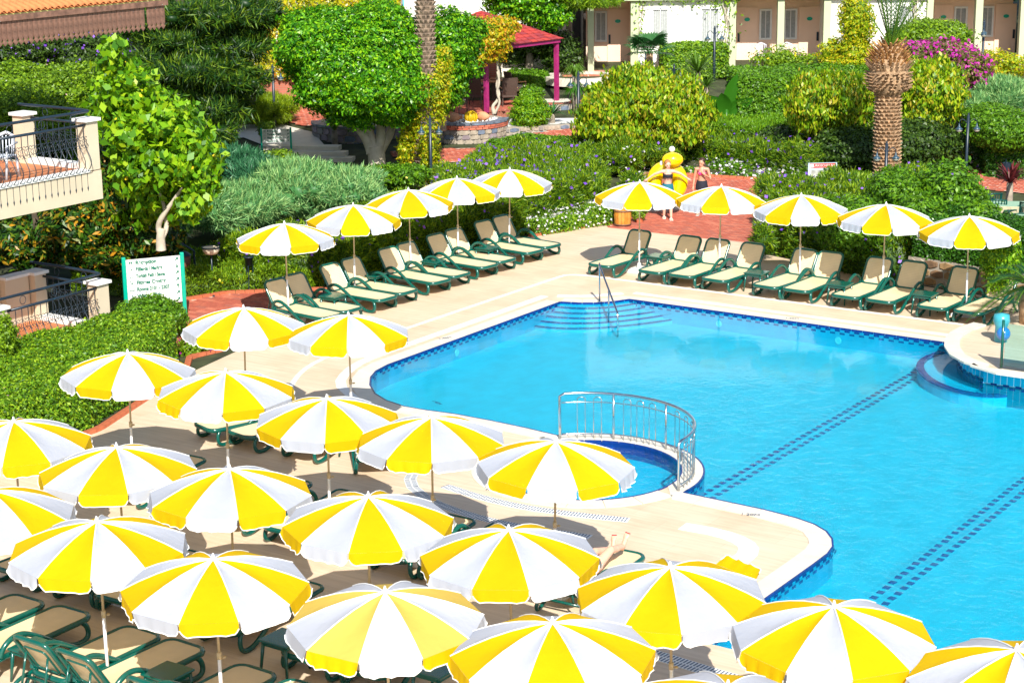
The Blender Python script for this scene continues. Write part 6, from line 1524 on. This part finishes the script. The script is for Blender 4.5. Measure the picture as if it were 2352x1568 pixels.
# vine crown over the gazebo corner with twisted trunk
plant('vine with golden red leaves on a twisted pale trunk at the gazebo', 'vine', [B(1132, 92, 63.1, 44, 44, .6), B(1165, 60, 63.5, 26, 22, .4), B(1105, 120, 63, 26, 28, .4)], g_gold, name='climbing_vine', L=.055, cov=2.3, amp=.3, thick=.2, droop=.4,
      trunk=(m_barkp, [(P3([(1136, 262, 63.2), (1130, 245, 63.2), (1143, 232, 63.2), (1147, 215, 63.2), (1139, 195, 63.2), (1148, 175, 63.2), (1141, 150, 63.2), (1148, 120, 63.2)]), [.09, .06, .05, .05, .04, .04, .03]), (P3([(1136, 262, 63.15), (1150, 235, 63.1), (1140, 212, 63.1), (1148, 190, 63.1), (1142, 165, 63.1)]), [.05, .04, .04, .03])]), base=tuple(gp(1136, 262, PZ - .2)))
br = empty('brick_bar', (-1.9, 69.6, PZ), 0, 'dark red brick bar room behind the gazebo tables', 'building')
MB().box((0, .8, 1.25), (2.9, 1.6, 2.5)).obj('wall', m_bw, br); MB().box((-.35, -.03, 1.35), (1.3, .05, 1.5)).obj('window_pane', m_glassd, br)
for x in (-1.05, .35): MB().box((x, -.05, 1.3), (.09, .08, 1.7)).obj('window_post', m_wood, br)
MB().box((-.35, -.08, .55), (1.5, .14, .05)).obj('white_sill', m_capw, br)
m_wick = tilemat('brown_wicker', (.16, .10, .07), (.12, .07, .05), (.04, .025, .02), .03, .03, .006, rot=(math.pi / 2, 0, 0), rough=.6, offset=0)
m_cush = mat('beige_cushion', (.5, .45, .36), .8, .05); m_arm = mat('light_wood_arm', (.52, .30, .13), .5, .1)
def wicker(px, py, rz, label):
    p = gp(px, py, PZ + .005); r = empty('wicker_chair', p, rz, label, 'chair', 'brown wicker chairs at the gazebo tables')
    bk = MB().add([(-.24, .22, .40), (.24, .22, .40), (.27, .30, .72), (.26, .36, 1.0), (-.26, .36, 1.0), (-.27, .30, .72), (-.24, .26, .40), (.24, .26, .40), (.27, .34, .72), (.26, .40, 1.0), (-.26, .40, 1.0), (-.27, .34, .72)],
                  [(0, 1, 2, 5), (5, 2, 3, 4), (7, 6, 11, 8), (8, 11, 10, 9), (3, 9, 10, 4), (1, 7, 8, 2), (2, 8, 9, 3), (0, 5, 11, 6), (5, 4, 10, 11)]).obj('backrest', m_wick, r)
    bevel(MB().box((0, 0, .38), (.52, .50, .14)).obj('seat', m_wick, r), .02); bevel(MB().box((0, -.02, .47), (.46, .44, .05)).obj('cushion', m_cush, r), .02)
    for s in (1, -1):
        MB().box((s * .27, 0, .64), (.05, .46, .03)).obj('armrest', m_arm, r); MB().tube([(s * .26, -.22, .63), (s * .25, -.24, 0)], [.022, .018], 6).obj('leg', m_wick, r); MB().tube([(s * .24, .23, .4), (s * .25, .30, 0)], [.022, .018], 6).obj('leg', m_wick, r)
wicker(1092, 243, R(172), 'wicker chair seen from behind left of the magenta corner post')
wicker(1168, 243, R(-170), 'wicker chair seen from behind right of the twisted vine trunk')
wicker(1187, 228, R(120), 'wicker chair behind the one right of the vine trunk')
wicker(1050, 262, R(150), 'wicker chair half hidden by the ficus leaves')
wicker(1105, 222, R(0), 'shaded wicker chair on the far side of the left table')
for (px, py, lab) in ((1112, 236, 'left'), (1158, 232, 'right')):
    p = gp(px, py, PZ); r = empty('gazebo_table', p, 0, 'dark table under the gazebo, %s of the magenta corner post' % lab, 'table'); bevel(MB().box((0, .3, .73), (1.0, .7, .04)).obj('table_top', m_arm, r), .01)
    for sx in (-.4, .4):
        for sy in (.02, .58): MB().tube([(sx, sy, .71), (sx, sy, 0)], .025, 6).obj('leg', m_wick, r)
hedge('low clipped hedge beside the wicker chairs', 'hedge', [tuple(gp(x, y, PZ).to_2d()) for x, y in ((1168, 218), (1225, 224), (1258, 212), (1256, 196), (1170, 196))], PZ, .62, g_mid, L=.05, cov=2.8, lumpy=.05)
plant('small leafy bush at the end of the clipped patio hedge', 'bush', [B(1222, 212, 65.3, 27, 15, .35)], g_mid, L=.05, cov=2.4, zmin=PZ)
sheet('sunlit_path', [[tuple(gp(x, y, PZ + .02).to_2d()) for x, y in ((1235, 236), (1305, 236), (1340, 205), (1330, 190), (1262, 196), (1262, 214))]], PZ + .026, m_cope)
# stairs in the shade
sr = empty('stone_steps', (at(1200, 170, 70.5).x, 70.5, 1.6), 0, 'shaded stone stair climbing behind the gazebo', 'steps')
for k in range(6): MB().box((-.08 * k, .32 * k, .14 * k + .07), (1.5 - .12 * k, .34, .14)).obj('step', m_cope, sr)

# ================================================================== stone planters and low walls
m_slate = mat('slate_cap', (.16, .20, .26), .5, .25, 6, .3)
def round_planter(label, cx, cy, r_, z0, z1, a0, a1, mats, brickband=True):
    root = empty('stone_planter', (cx, cy, z0), 0, label, 'planter'); h = z1 - z0
    MB().lathe([(r_ - .02, -.4), (r_ - .02, h - .02), (0, h - .06)], 40).obj('planter_core', m_mortar, root)
    rows = 3; hb_ = h - (.18 if brickband else .05)
    for k in range(rows):
        a = a0
        while a < a1:
            w_ = random.uniform(.2, .42) / r_; zc = hb_ * (k + .5) / rows; hh = hb_ / rows * .46; vs = []
            b_ = min(a1, a + w_)
            k6 = [(0, -1), (.8, -1), (1, -.2), (.85, 1), (.1, 1), (-.0, .3)]
            for off in (0, .03):
                for (t_, s) in k6:
                    an = a + (b_ - a) * (.04 + .92 * t_); rr_ = r_ + off; vs.append((rr_ * math.cos(an), rr_ * math.sin(an), zc + hh * s * (1 - off * 3)))
            MB().add(vs, [(i, (i + 1) % 6, 6 + (i + 1) % 6, 6 + i) for i in range(6)] + [tuple(range(6, 12))]).obj('stone', random.choice(mats), root); a = b_
    if brickband:
        for k in range(2):
            a = a0 + (.05 if k else 0)
            while a < a1:
                an = a + .09; MB().box((0, 0, 0), (.2, .05, .06), 0).obj('brick', m_bricks[random.randrange(4)], root, loc=((r_ + .01) * math.cos(an), (r_ + .01) * math.sin(an), hb_ + .045 + .07 * k), rot=(0, 0, an + math.pi / 2)); a += .22 / r_
    a = a0
    while a < a1:
        b_ = min(a1, a + .5 / r_); vs = []
        for z in (h - .02, h + .04):
            for (rr_, an) in ((r_ - .28, a + .01), (r_ + .06, a + .01), (r_ + .06, b_ - .01), (r_ - .28, b_ - .01)): vs.append((rr_ * math.cos(an), rr_ * math.sin(an), z))
        MB().add(vs, [(4, 5, 6, 7), (0, 1, 5, 4), (1, 2, 6, 5), (2, 3, 7, 6), (3, 0, 4, 7)]).obj('cap_stone', m_slate, root); a = b_
    return root
c_ = gp(1070, 300, .7); mm = [m_stn[1], m_stn[3], m_stn[4], mat('mauve_stone', (.30, .24, .26), .85, .15, 6, .3), m_stn[3]]
rp_ = round_planter('curved stone planter with brick band, clay jars and a yellow cactus', -1.45, 61.9, 1.38, .72, 1.36, R(175), R(365), mm)
pb = MB()
for k in range(240):
    a, q = random.random() * 6.28, math.sqrt(random.random()) * 1.05; pb.ball((q * math.cos(a), q * math.sin(a), .62 + random.random() * .03), random.uniform(.02, .05), 5, 3)
pb.obj('white_pebbles', m_capw, rp_)['kind'] = 'stuff'
m_clay = mat('terracotta_clay', (.60, .27, .14), .75, .1, 6)
for (x, y, a, lab) in ((-.35, -.55, .3, 'terracotta jar lying left of the yellow cactus in the curved planter'), (.55, -.35, 2.6, 'terracotta jar lying right of the yellow cactus in the curved planter')):
    r = empty('clay_jar', (-1.45 + x, 61.9 + y, 1.50), a, lab, 'jar'); MB().lathe([(0, -.3), (.06, -.28), (.15, -.12), (.16, .02), (.10, .16), (.055, .2), (.075, .27), (.05, .27)], 14).obj('jar_body', m_clay, r, rot=(0, R(90), 0), smooth=True)
r = empty('barrel_cactus', (-1.25, 61.35, 1.36), 0, 'golden barrel cactus between two clay jars', 'cactus'); MB().lathe([(.14, 0), (.2, .12), (.17, .26), (.06, .33), (0, .33)], 16).obj('body', leafmat('golden_cactus', [(.45, .36, .02), (.55, .42, .03)]), r, smooth=True)
pk = MB()
for k in range(14):
    a = 6.283 * k / 14; pk.tube([(.15 * math.cos(a), .15 * math.sin(a), .0), (.21 * math.cos(a), .21 * math.sin(a), .12), (.18 * math.cos(a), .18 * math.sin(a), .26), (.05 * math.cos(a), .05 * math.sin(a), .34)], .02, 4)
pk.obj('rib', f_yel, r)
round_planter('shaded slate capped stone planter left of the ficus trunk', at(825, 330, 62).x, 62.3, 1.55, .6, 1.28, R(175), R(365), [m_stn[1], m_stn[4], mm[3]], brickband=False)
rw = empty('stone_wall', label='pale crazy stone retaining wall under the right gazebo post', cat='wall'); a_, b_ = gp(1255, 246, PZ), gp(1345, 240, PZ)
rubble(rw, a_, b_, .75, PZ - .75 + .02, [m_stn[3], m_stn[1], m_stn[4], m_stn[3], m_stn[0]], size=.26)
rw = empty('stone_wall', label='knee high pale stone wall round the white gravel bed', cat='wall'); a_, b_ = gt(1160, 312), gt(1330, 296)
rubble(rw, a_, b_, .6, .5, [m_stn[3], m_stn[1], m_stn[4], m_stn[3]], size=.24); 
sheet('gravel_bed', [[tuple(p) for p in (a_.to_2d(), b_.to_2d(), gp(1340, 262, 1.1).to_2d(), gp(1175, 268, 1.1).to_2d())]], 1.08, m_capw)
plant('round yellow green conifer bush on the white gravel bed', 'bush', [B(1218, 262, 62.3, 46, 36, .6), B(1215, 235, 62.3, 30, 20, .4)], g_bright, L=.05, asp=.3, cov=2.6, zmin=1.0)
# wide pale steps and lane on the left
for k, poly in enumerate([[(440, 292), (640, 288), (700, 300), (690, 325), (560, 318), (450, 322)]]): sheet('paved_lane', [TX(poly)], tz(60) + .06, m_cope)
lane = MB(); l_ = [gt(x, y) + Vector((0, 0, .03)) for x, y in ((450, 292), (640, 286), (720, 306), (775, 370), (700, 372), (560, 318), (455, 325))]
lane.add(l_, [tuple(range(len(l_)))]); tag(lane.obj('concrete_lane', m_cope), kind='structure')
sp_ = empty('garden_steps', gt(690, 352), 0, 'three broad pale steps in the shade below the lane', 'steps')
for k in range(3): MB().box((.25 * k, -.42 * k, .18 - .12 * k), (2.6, .45, .14), R(-8)).obj('step', m_cope, sp_)
pave('brick_terrace', TX([(588, 222), (700, 220), (775, 250), (820, 275), (770, 292), (700, 292), (640, 276), (665, 262), (600, 240)]), 0, terrain=True, bl=.24, bw=.12, z0=.05)
pave('brick_walk', TX([(930, 385), (1115, 368), (1128, 336), (1165, 322), (1325, 318), (1400, 296), (1392, 276), (1330, 292), (1160, 320), (1160, 340), (1000, 345), (900, 350)]), 0, terrain=True, bl=.24, bw=.12, z0=.03)
pave('brick_walk', TX([(2120, 398), (2230, 384), (2360, 370), (2420, 400), (2420, 455), (2300, 440), (2150, 425)]), 0, terrain=True, bl=.24, bw=.12, z0=.03)
# raised bed round the hotel forecourt
r = empty('round_bed', (at(1330, 175, 69.5).x, 69.3, 1.65), 0, 'curved pale kerbed bed before the first hotel door', 'planter'); MB().lathe([(1.35, 0), (1.35, .28), (1.1, .28), (1.1, 0)], 30).obj('kerb', m_cope, r, smooth=False); MB().lathe([(0, .15), (1.1, .15)], 20).obj('earth', m_soil, r)

# ================================================================== terrace tables at the right edge
m_cloth = fabric('pale_green_tablecloth', (.36, .56, .40), .15)
def slatchair(p, rz, label):
    r = empty('slatted_chair', p, rz, label, 'chair', 'green slatted chairs at the right edge'); bevel(MB().box((0, 0, .43), (.46, .44, .03)).obj('seat', m_dgreen, r), .01)
    MB().tube([(-.24, .24, .86), (0, .27, .88), (.24, .24, .86)], .028, 6, flat=.7).obj('top_rail', m_dgreen, r, smooth=True)
    for i in range(6): MB().tube([(-.19 + .076 * i, .22, .45), (-.19 + .076 * i, .25, .85)], .014, 4).obj('back_slat', m_dgreen, r)
    for s in (1, -1):
        MB().tube([(s * .24, .24, .88), (s * .23, .2, .43), (s * .24, .28, 0)], .022, 6).obj('leg', m_dgreen, r); MB().tube([(s * .24, -.2, .65), (s * .24, -.22, 0)], .022, 6).obj('leg', m_dgreen, r); MB().tube([(s * .24, -.2, .66), (s * .25, .22, .66)], .02, 6).obj('armrest', m_dgreen, r)
def ctable(p, rz, w_, d_, label):
    r = empty('cloth_table', p, rz, label, 'table')
    bevel(MB().box((0, 0, .74), (w_, d_, .02)).obj('tablecloth', m_cloth, r), .008); cl = MB(); 
    n_ = 12; c4 = [(-w_ / 2, -d_ / 2), (w_ / 2, -d_ / 2), (w_ / 2, d_ / 2), (-w_ / 2, d_ / 2)]; vs = []
    for i in range(4):
        a, b = Vector(c4[i]), Vector(c4[(i + 1) % 4]); nrm = Vector(((b - a).y, -(b - a).x)).normalized()
        for j in range(n_): q = a.lerp(b, j / n_); o_ = nrm * (.03 + .025 * math.sin(j * 2.2)); vs += [(q.x, q.y, .745), (q.x + o_.x, q.y + o_.y, .48)]
    m_ = len(vs) // 2; cl.add(vs, [(2 * i, 2 * ((i + 1) % m_), 2 * ((i + 1) % m_) + 1, 2 * i + 1) for i in range(m_)]); cl.obj('cloth_skirt', fabric('cream_skirt', (.62, .55, .36), .2), r)
    for sx in (-1, 1):
        for sy in (-1, 1): MB().tube([(sx * w_ * .4, sy * d_ * .4, .73), (sx * w_ * .4, sy * d_ * .4, 0)], .025, 6).obj('leg', m_dgreen, r)
p = gp(2308, 498, .75); ctable((p.x, p.y, 0), R(-8), 1.3, .8, 'near table with pale green cloth behind the last parasol'); tp_ = p
p = gp(2325, 468, .75); ctable((p.x, p.y, 0), R(-8), 1.1, .8, 'far table with pale green cloth at the right edge')
for (px, py, rz, l_) in ((2263, 503, 170, 'slatted chair left of the near green tablecloth'), (2306, 510, 175, 'slatted chair behind the middle of the near tablecloth'), (2283, 487, 20, 'dark slatted chair between the two tablecloths'), (2345, 515, 100, 'dark slatted chair cut by the right picture edge')):
    p = gp(px, py, .45) + Vector((0, .6, 0)); slatchair((p.x, p.y, 0), R(rz + 180), l_)
r = empty('napkin_holder', (tp_.x - .45, tp_.y + .05, .752), 0, 'white napkin box on the near green tablecloth', 'napkin box'); bevel(MB().box((0, 0, .07), (.16, .12, .14)).obj('box_body', m_capw, r), .01); MB().tube([(.11, 0, .0), (.12, 0, .2)], .008, 5).obj('yellow_stick', f_yel, r)
# ================================================================== people
m_skin = mat('fair_skin', (.74, .42, .30), .5, .05, 9); m_skin2 = mat('tanned_skin', (.60, .30, .19), .5, .05, 9)
m_hairf = mat('reddish_blond_hair', (.42, .17, .06), .6, .2, 20); m_haird = mat('dark_brown_hair', (.05, .02, .012), .5, .2, 20)
def caps(mb, pts, rs, n=10):
    """tapered limb with round ends"""
    P = [Vector(p) for p in pts]; mb.tube(P, rs, n)
    for p, r_ in zip(P, rs): mb.ball(p, r_ * .99, n, 6)
def hand(mb, w_, d, side, palm=(0, -1, 0), s=1.0):
    w_ = Vector(w_); d = Vector(d).normalized(); pn = Vector(palm).normalized(); x = d.cross(pn).normalized() * side
    caps(mb, [w_, w_ + d * .045 * s, w_ + d * .085 * s], [.024, .033, .034]); 
    for k, (o_, L) in enumerate(((-.028, .070), (-.010, .080), (.009, .076), (.027, .060))):
        b_ = w_ + d * .085 * s + x * o_; caps(mb, [b_, b_ + d * L * .5 * s + pn * .008, b_ + d * L * .85 * s + pn * .030], [.0095, .009, .008], 6)
    b_ = w_ + d * .03 - x * .028; caps(mb, [b_, b_ - x * .03 + d * .03, b_ - x * .035 + d * .065 + pn * .01], [.011, .0105, .009], 6)
def foot(mb, an, d, s=1.0):
    an = Vector(an); d = Vector(d).normalized(); dn = Vector((0, 0, -1)) if abs(d.z) < .8 else Vector((0, 1, 0))
    caps(mb, [an - d * .04 + dn * .045, an + d * .06 + dn * .045, an + d * .13 + dn * .055], [.036, .036, .028], 8)
    x = d.cross(dn).normalized()
    for k in range(5): b_ = an + d * .15 + dn * .06 + x * (-.032 + .016 * k); caps(mb, [b_ - d * .03, b_ + d * (.028 - .004 * abs(k - 1))], [.012, .0105], 6)
def body(name, build, m, root, vox=.011):
    mb = MB(); build(mb); o = mb.obj(name, m, root, smooth=True)
    r_ = o.modifiers.new('remesh', 'REMESH'); r_.mode = 'VOXEL'; r_.voxel_size = vox; r_.use_smooth_shade = True
    s_ = o.modifiers.new('smooth', 'SMOOTH'); s_.factor = .5; s_.iterations = 4
    return o
def ell(mb, c, ax, ay, up=(0, 0, 1)): pass
def ringcloth(name, secs, m, root, n=24, thick=None):
    """closed band through elliptical sections (centre, rx, ry)"""
    mb = MB(); vs = []
    for (c, rx, ry) in secs:
        for k in range(n): a = 2 * math.pi * k / n; vs.append((c[0] + rx * math.cos(a), c[1] + ry * math.sin(a), c[2]))
    mb.add(vs, [(i * n + k, i * n + (k + 1) % n, (i + 1) * n + (k + 1) % n, (i + 1) * n + k) for i in range(len(secs) - 1) for k in range(n)])
    return mb.obj(name, m, root, smooth=True)
def face(root, c, fwd, m_lip, s=1.0, par=None):
    c = Vector(c); f_ = Vector(fwd).normalized(); x = f_.cross(Vector((0, 0, 1))).normalized()
    dk = mat('eye_brown', (.03, .018, .012), .3, .02)
    for sd in (-1, 1):
        MB().ball(c + f_ * .079 + x * sd * .032 + Vector((0, 0, .004)), (.012, .008, .008), 8, 6).obj('eye', dk, root, smooth=True)
        MB().tube([c + f_ * .083 + x * sd * .016 + Vector((0, 0, .026)), c + f_ * .080 + x * sd * .05 + Vector((0, 0, .026))], .004, 4).obj('eyebrow', m_haird, root)
    MB().tube([c + f_ * .083 + x * -.02 + Vector((0, 0, -.046)), c + f_ * .089 + Vector((0, 0, -.048)), c + f_ * .083 + x * .02 + Vector((0, 0, -.046))], .0055, 5).obj('mouth', m_lip, root)
def headgeo(mb, c, fwd, neck):
    c = Vector(c); f_ = Vector(fwd).normalized(); x = f_.cross(Vector((0, 0, 1))).normalized()
    mb.ball(c + Vector((0, 0, .02)), (.078, .088, .10), 16, 12); mb.ball(c + f_ * .022 - Vector((0, 0, .05)), (.055, .058, .062), 12, 8)
    caps(mb, [c + f_ * .08 + Vector((0, 0, .01)), c + f_ * .098 - Vector((0, 0, .018))], [.009, .013], 6)
    for sd in (-1, 1): mb.ball(c + x * sd * .08, (.012, .018, .028), 8, 6)
    caps(mb, [neck, c - Vector((0, 0, .05))], [.05, .045])
m_lip = mat('lip', (.55, .15, .13), .4, .05)
# girl one, arms spread holding the float behind her
g1 = gp(1533, 503, 0); r = empty('person', g1, 0, 'girl in a fringed black bikini top and teal shorts carrying the yellow float', 'person')
def b1(mb):
    caps(mb, [(0, 0, .90), (0, 0, 1.02), (0, -.005, 1.12), (0, .0, 1.24), (0, 0, 1.32)], [.125, .105, .105, .115, .10], 14)
    for s, fy in ((1, -.16), (-1, .10)):
        caps(mb, [(s * .075, 0, .88), (s * .085, fy * .45, .50), (s * .085, fy + (.03 if fy > 0 else 0), .10)], [.085, .058, .038]); caps(mb, [(s * .085, fy * .55 + .015, .36), (s * .085, fy * .8 + .02, .25)], [.050, .046]); foot(mb, (s * .085, fy + .02, .085), (s * .12, -1, -.02))
        sh, el, wr = (s * .165, 0, 1.325), (s * .36, .03, 1.25), (s * .54, .06, 1.12)
        caps(mb, [(s * .05, 0, 1.33), sh], [.06, .052]); caps(mb, [sh, el, wr], [.046, .038, .026]); hand(mb, wr, (s * .8, .1, -.55), s, (0, 1, -.2))
    headgeo(mb, (0, -.01, 1.50), (.25, -1, -.2), (0, 0, 1.34))
    for s in (1, -1): mb.ball((s * .055, -.085, 1.215), .05, 10, 8)
bd = body('body', b1, m_skin, r); face(bd, (0, -.01, 1.50), (.25, -1, -.2), m_lip)
ringcloth('shorts', [((0, 0, 1.0), .138, .125), ((0, 0, .92), .158, .145), ((0, 0, .84), .172, .15), ((0, 0, .79), .175, .15)], mat('teal_shorts', (.005, .14, .19), .7, .1), r)
ringcloth('bikini_top', [((0, -.012, 1.262), .132, .125), ((0, -.018, 1.22), .140, .140), ((0, -.012, 1.175), .132, .13)], mat('black_cloth', (.012, .014, .025), .8, .1), r)
fr_ = MB()
for k in range(22): a = 2 * math.pi * k / 22; fr_.add([(.134 * math.cos(a - .1), -.014 + .132 * math.sin(a - .1), 1.18), (.134 * math.cos(a + .1), -.014 + .132 * math.sin(a + .1), 1.18), (.138 * math.cos(a), -.014 + .137 * math.sin(a), 1.10)], [(0, 1, 2)])
fr_.obj('fringe', MATS['black_cloth'], r)
hr1 = MB(); hr1.ball((-.01, .018, 1.560), (.094, .100, .098), 16, 10); caps(hr1, [(-.01, .08, 1.56), (-.02, .11, 1.50), (-.03, .10, 1.40)], [.035, .04, .02]); hr1.obj('hair', m_hairf, r, smooth=True)
m_sand = mat('white_sandal', (.75, .72, .7), .5, .05)
for s, fy in ((1, -.16), (-1, .10)):
    sd_ = MB(); a = (s * .085, fy + .02, .085); sd_.box((a[0] + s * .004, a[1] - .055, .012), (.085, .24, .02)); sd_.tube([(a[0] - .045, a[1] - .09, .03), (a[0], a[1] - .09, .08), (a[0] + .045, a[1] - .09, .03)], .012, 5); sd_.obj('sandal', m_sand, r)
# inflatable
fl = empty('inflatable_float', (g1.x + .02, g1.y + .42, .0), 0, 'big yellow inflatable float with a round head and white knob behind the girl', 'inflatable')
m_inf = mat('yellow_vinyl', (.90, .62, .0), .22, .02, 3, coat=.4)
def flo(mb):
    P = [(.36 * math.sin(R(q)), .0 + .04 * math.cos(R(q)), .96 + .40 * math.cos(R(q))) for q in range(0, 361, 15)]
    mb.tube(P, [.19 + .03 * abs(math.sin(R(q))) for q in range(0, 361, 15)], 16, cap=False)
    caps(mb, [(-.05, .05, 1.25), (.0, .0, 1.45), (.08, -.06, 1.56)], [.22, .19, .17], 14)
    mb.ball((.13, -.14, 1.60), (.30, .24, .205), 20, 14); caps(mb, [(.15, .1, .55), (.22, .1, .38)], [.16, .07])
body('vinyl_body', flo, m_inf, fl, .02)
MB().ball((.12, -.06, 1.88), .085, 14, 10).obj('knob', mat('white_vinyl', (.8, .8, .8), .3, .03), fl, smooth=True)
for s in (-1,): MB().ball((-.17, -.10, 1.50), (.05, .03, .07), 10, 8).obj('eye_patch', MATS['white_vinyl'], fl, smooth=True)
# girl two
g2 = gp(1611, 493, 0); r = empty('person', g2, R(-14), 'dark haired girl in a pink bikini top and black shorts, hand at her chest', 'person')
def b2(mb):
    caps(mb, [(0, 0, .87), (0, 0, .99), (0, -.005, 1.09), (0, .0, 1.20), (0, 0, 1.28)], [.125, .103, .100, .11, .095], 14)
    for s, fy in ((1, .06), (-1, -.10)):
        caps(mb, [(s * .075, 0, .86), (s * .08, fy * .45 - .01, .48), (s * .08, fy, .10)], [.085, .057, .037]); caps(mb, [(s * .08, fy * .6 + .02, .35), (s * .08, fy * .8 + .02, .25)], [.049, .045]); foot(mb, (s * .08, fy + .02, .085), (s * .1, -1, -.02))
        caps(mb, [(s * .05, 0, 1.29), (s * .16, 0, 1.28)], [.06, .05])
    caps(mb, [(-.16, 0, 1.28), (-.21, .01, 1.02), (-.23, -.05, .80)], [.045, .037, .025]); hand(mb, (-.23, -.05, .80), (0, -.15, -1), -1, (.9, -.3, 0))
    caps(mb, [(.16, 0, 1.28), (.24, -.03, 1.03), (.12, -.17, 1.14)], [.045, .038, .026]); hand(mb, (.12, -.17, 1.14), (-.7, -.1, .6), 1, (-.1, .9, .2))
    headgeo(mb, (-.01, -.02, 1.45), (-.45, -1, -.35), (0, 0, 1.30))
    for s in (1, -1): mb.ball((s * .055, -.08, 1.17), .05, 10, 8)
bd = body('body', b2, m_skin2, r); face(bd, (-.01, -.02, 1.45), (-.45, -1, -.35), m_lip)
ringcloth('shorts', [((0, 0, .97), .130, .12), ((0, 0, .90), .155, .14), ((0, 0, .82), .170, .148), ((0, 0, .72), .175, .150)], MATS['black_cloth'], r)
ringcloth('bikini_top', [((0, -.010, 1.21), .120, .118), ((0, -.016, 1.175), .130, .135), ((0, -.012, 1.135), .120, .12)], mat('pink_cloth', (.85, .03, .25), .6, .1), r)
for s in (1, -1): MB().tube([(s * .07, -.11, 1.20), (s * .07, -.09, 1.27), (s * .03, .04, 1.36)], .006, 4).obj('strap', MATS['pink_cloth'], r)
hr2 = MB(); hr2.ball((.002, .012, 1.510), (.094, .100, .096), 16, 10); caps(hr2, [(.03, .07, 1.50), (.07, .05, 1.38), (.10, -.03, 1.22)], [.045, .035, .015]); hr2.obj('hair', m_haird, r, smooth=True)
for s, fy in ((1, .06), (-1, -.10)): MB().box((s * .082, fy - .035, .012), (.085, .24, .02)).obj('sandal', mat('pale_blue_sandal', (.3, .6, .65), .5, .05), r)
# sunbather on the reversed lounger; only the legs come out from under the canopy
lp = UV(21.27, 12.66, 0); r = empty('person', lp, RZ_D + .05, 'barefoot sunbather stretched on the lounger, feet with red toenails in the sun', 'person')
def b3(mb):
    caps(mb, [(0, 1.12, .42), (0, 1.30, .44), (0, 1.50, .52), (0, 1.66, .58)], [.13, .11, .115, .10], 14)
    for s, k in ((1, .0), (-1, .07)):
        caps(mb, [(s * .08, 1.08, .42), (s * .12, .68, .50 + k), (s * .08 - .03 * k, .24, .40 + k)], [.088, .058, .038]); caps(mb, [(s * .11, .52, .46 + k), (s * .10, .42, .44 + k)], [.052, .047]); foot(mb, (s * .08, .19, .41 + k), (s * .15, -.45, .9))
        caps(mb, [(s * .05, 1.68, .58), (s * .17, 1.66, .57)], [.06, .05]); caps(mb, [(s * .17, 1.66, .57), (s * .27, 1.42, .50), (s * .22, 1.18, .48)], [.045, .038, .026]); hand(mb, (s * .22, 1.18, .48), (-s * .3, -1, -.1), s, (0, 0, -1))
    headgeo(mb, (0, 1.86, .70), (0, -.5, 1), (0, 1.70, .60))
body('body', b3, m_skin, r)
tn = MB()
for s, k in ((1, .0), (-1, .07)):
    d = Vector((s * .15, -.45, .9)).normalized(); an = Vector((s * .08, .19, .41 + k)); dn = Vector((0, 1, 0)) if abs(d.z) >= .8 else Vector((0, 0, -1)); x = d.cross(dn).normalized()
    for q in range(5): tn.ball(an + d * .185 + dn * .045 + x * (-.032 + .016 * q), .009, 6, 4)
tn.obj('toenails', mat('red_nail', (.6, .01, .02), .3, 0), r)
ringcloth('swim_bottom', [((0, 1.10, .30), .15, .17), ((0, 1.12, .42), .155, .17), ((0, 1.14, .52), .12, .13)], MATS['black_cloth'], r)
hb3 = MB(); hb3.ball((0, 1.92, .70), (.088, .088, .09), 14, 10); hb3.obj('hair', m_hairf, r, smooth=True)
bag = empty('neon_bag', UV(19.9, 12.45, 0), TH, 'neon yellow bag hanging at the sunbather lounger', 'bag'); bevel(MB().box((0, 0, .22), (.32, .12, .3)).obj('bag_body', mat('neon_yellow', (.75, .85, .02), .6, .05), bag), .02)
MB().tube([(-.1, 0, .36), (-.06, 0, .5), (.06, 0, .5), (.1, 0, .36)], .01, 5).obj('handle', MATS['neon_yellow'], bag)
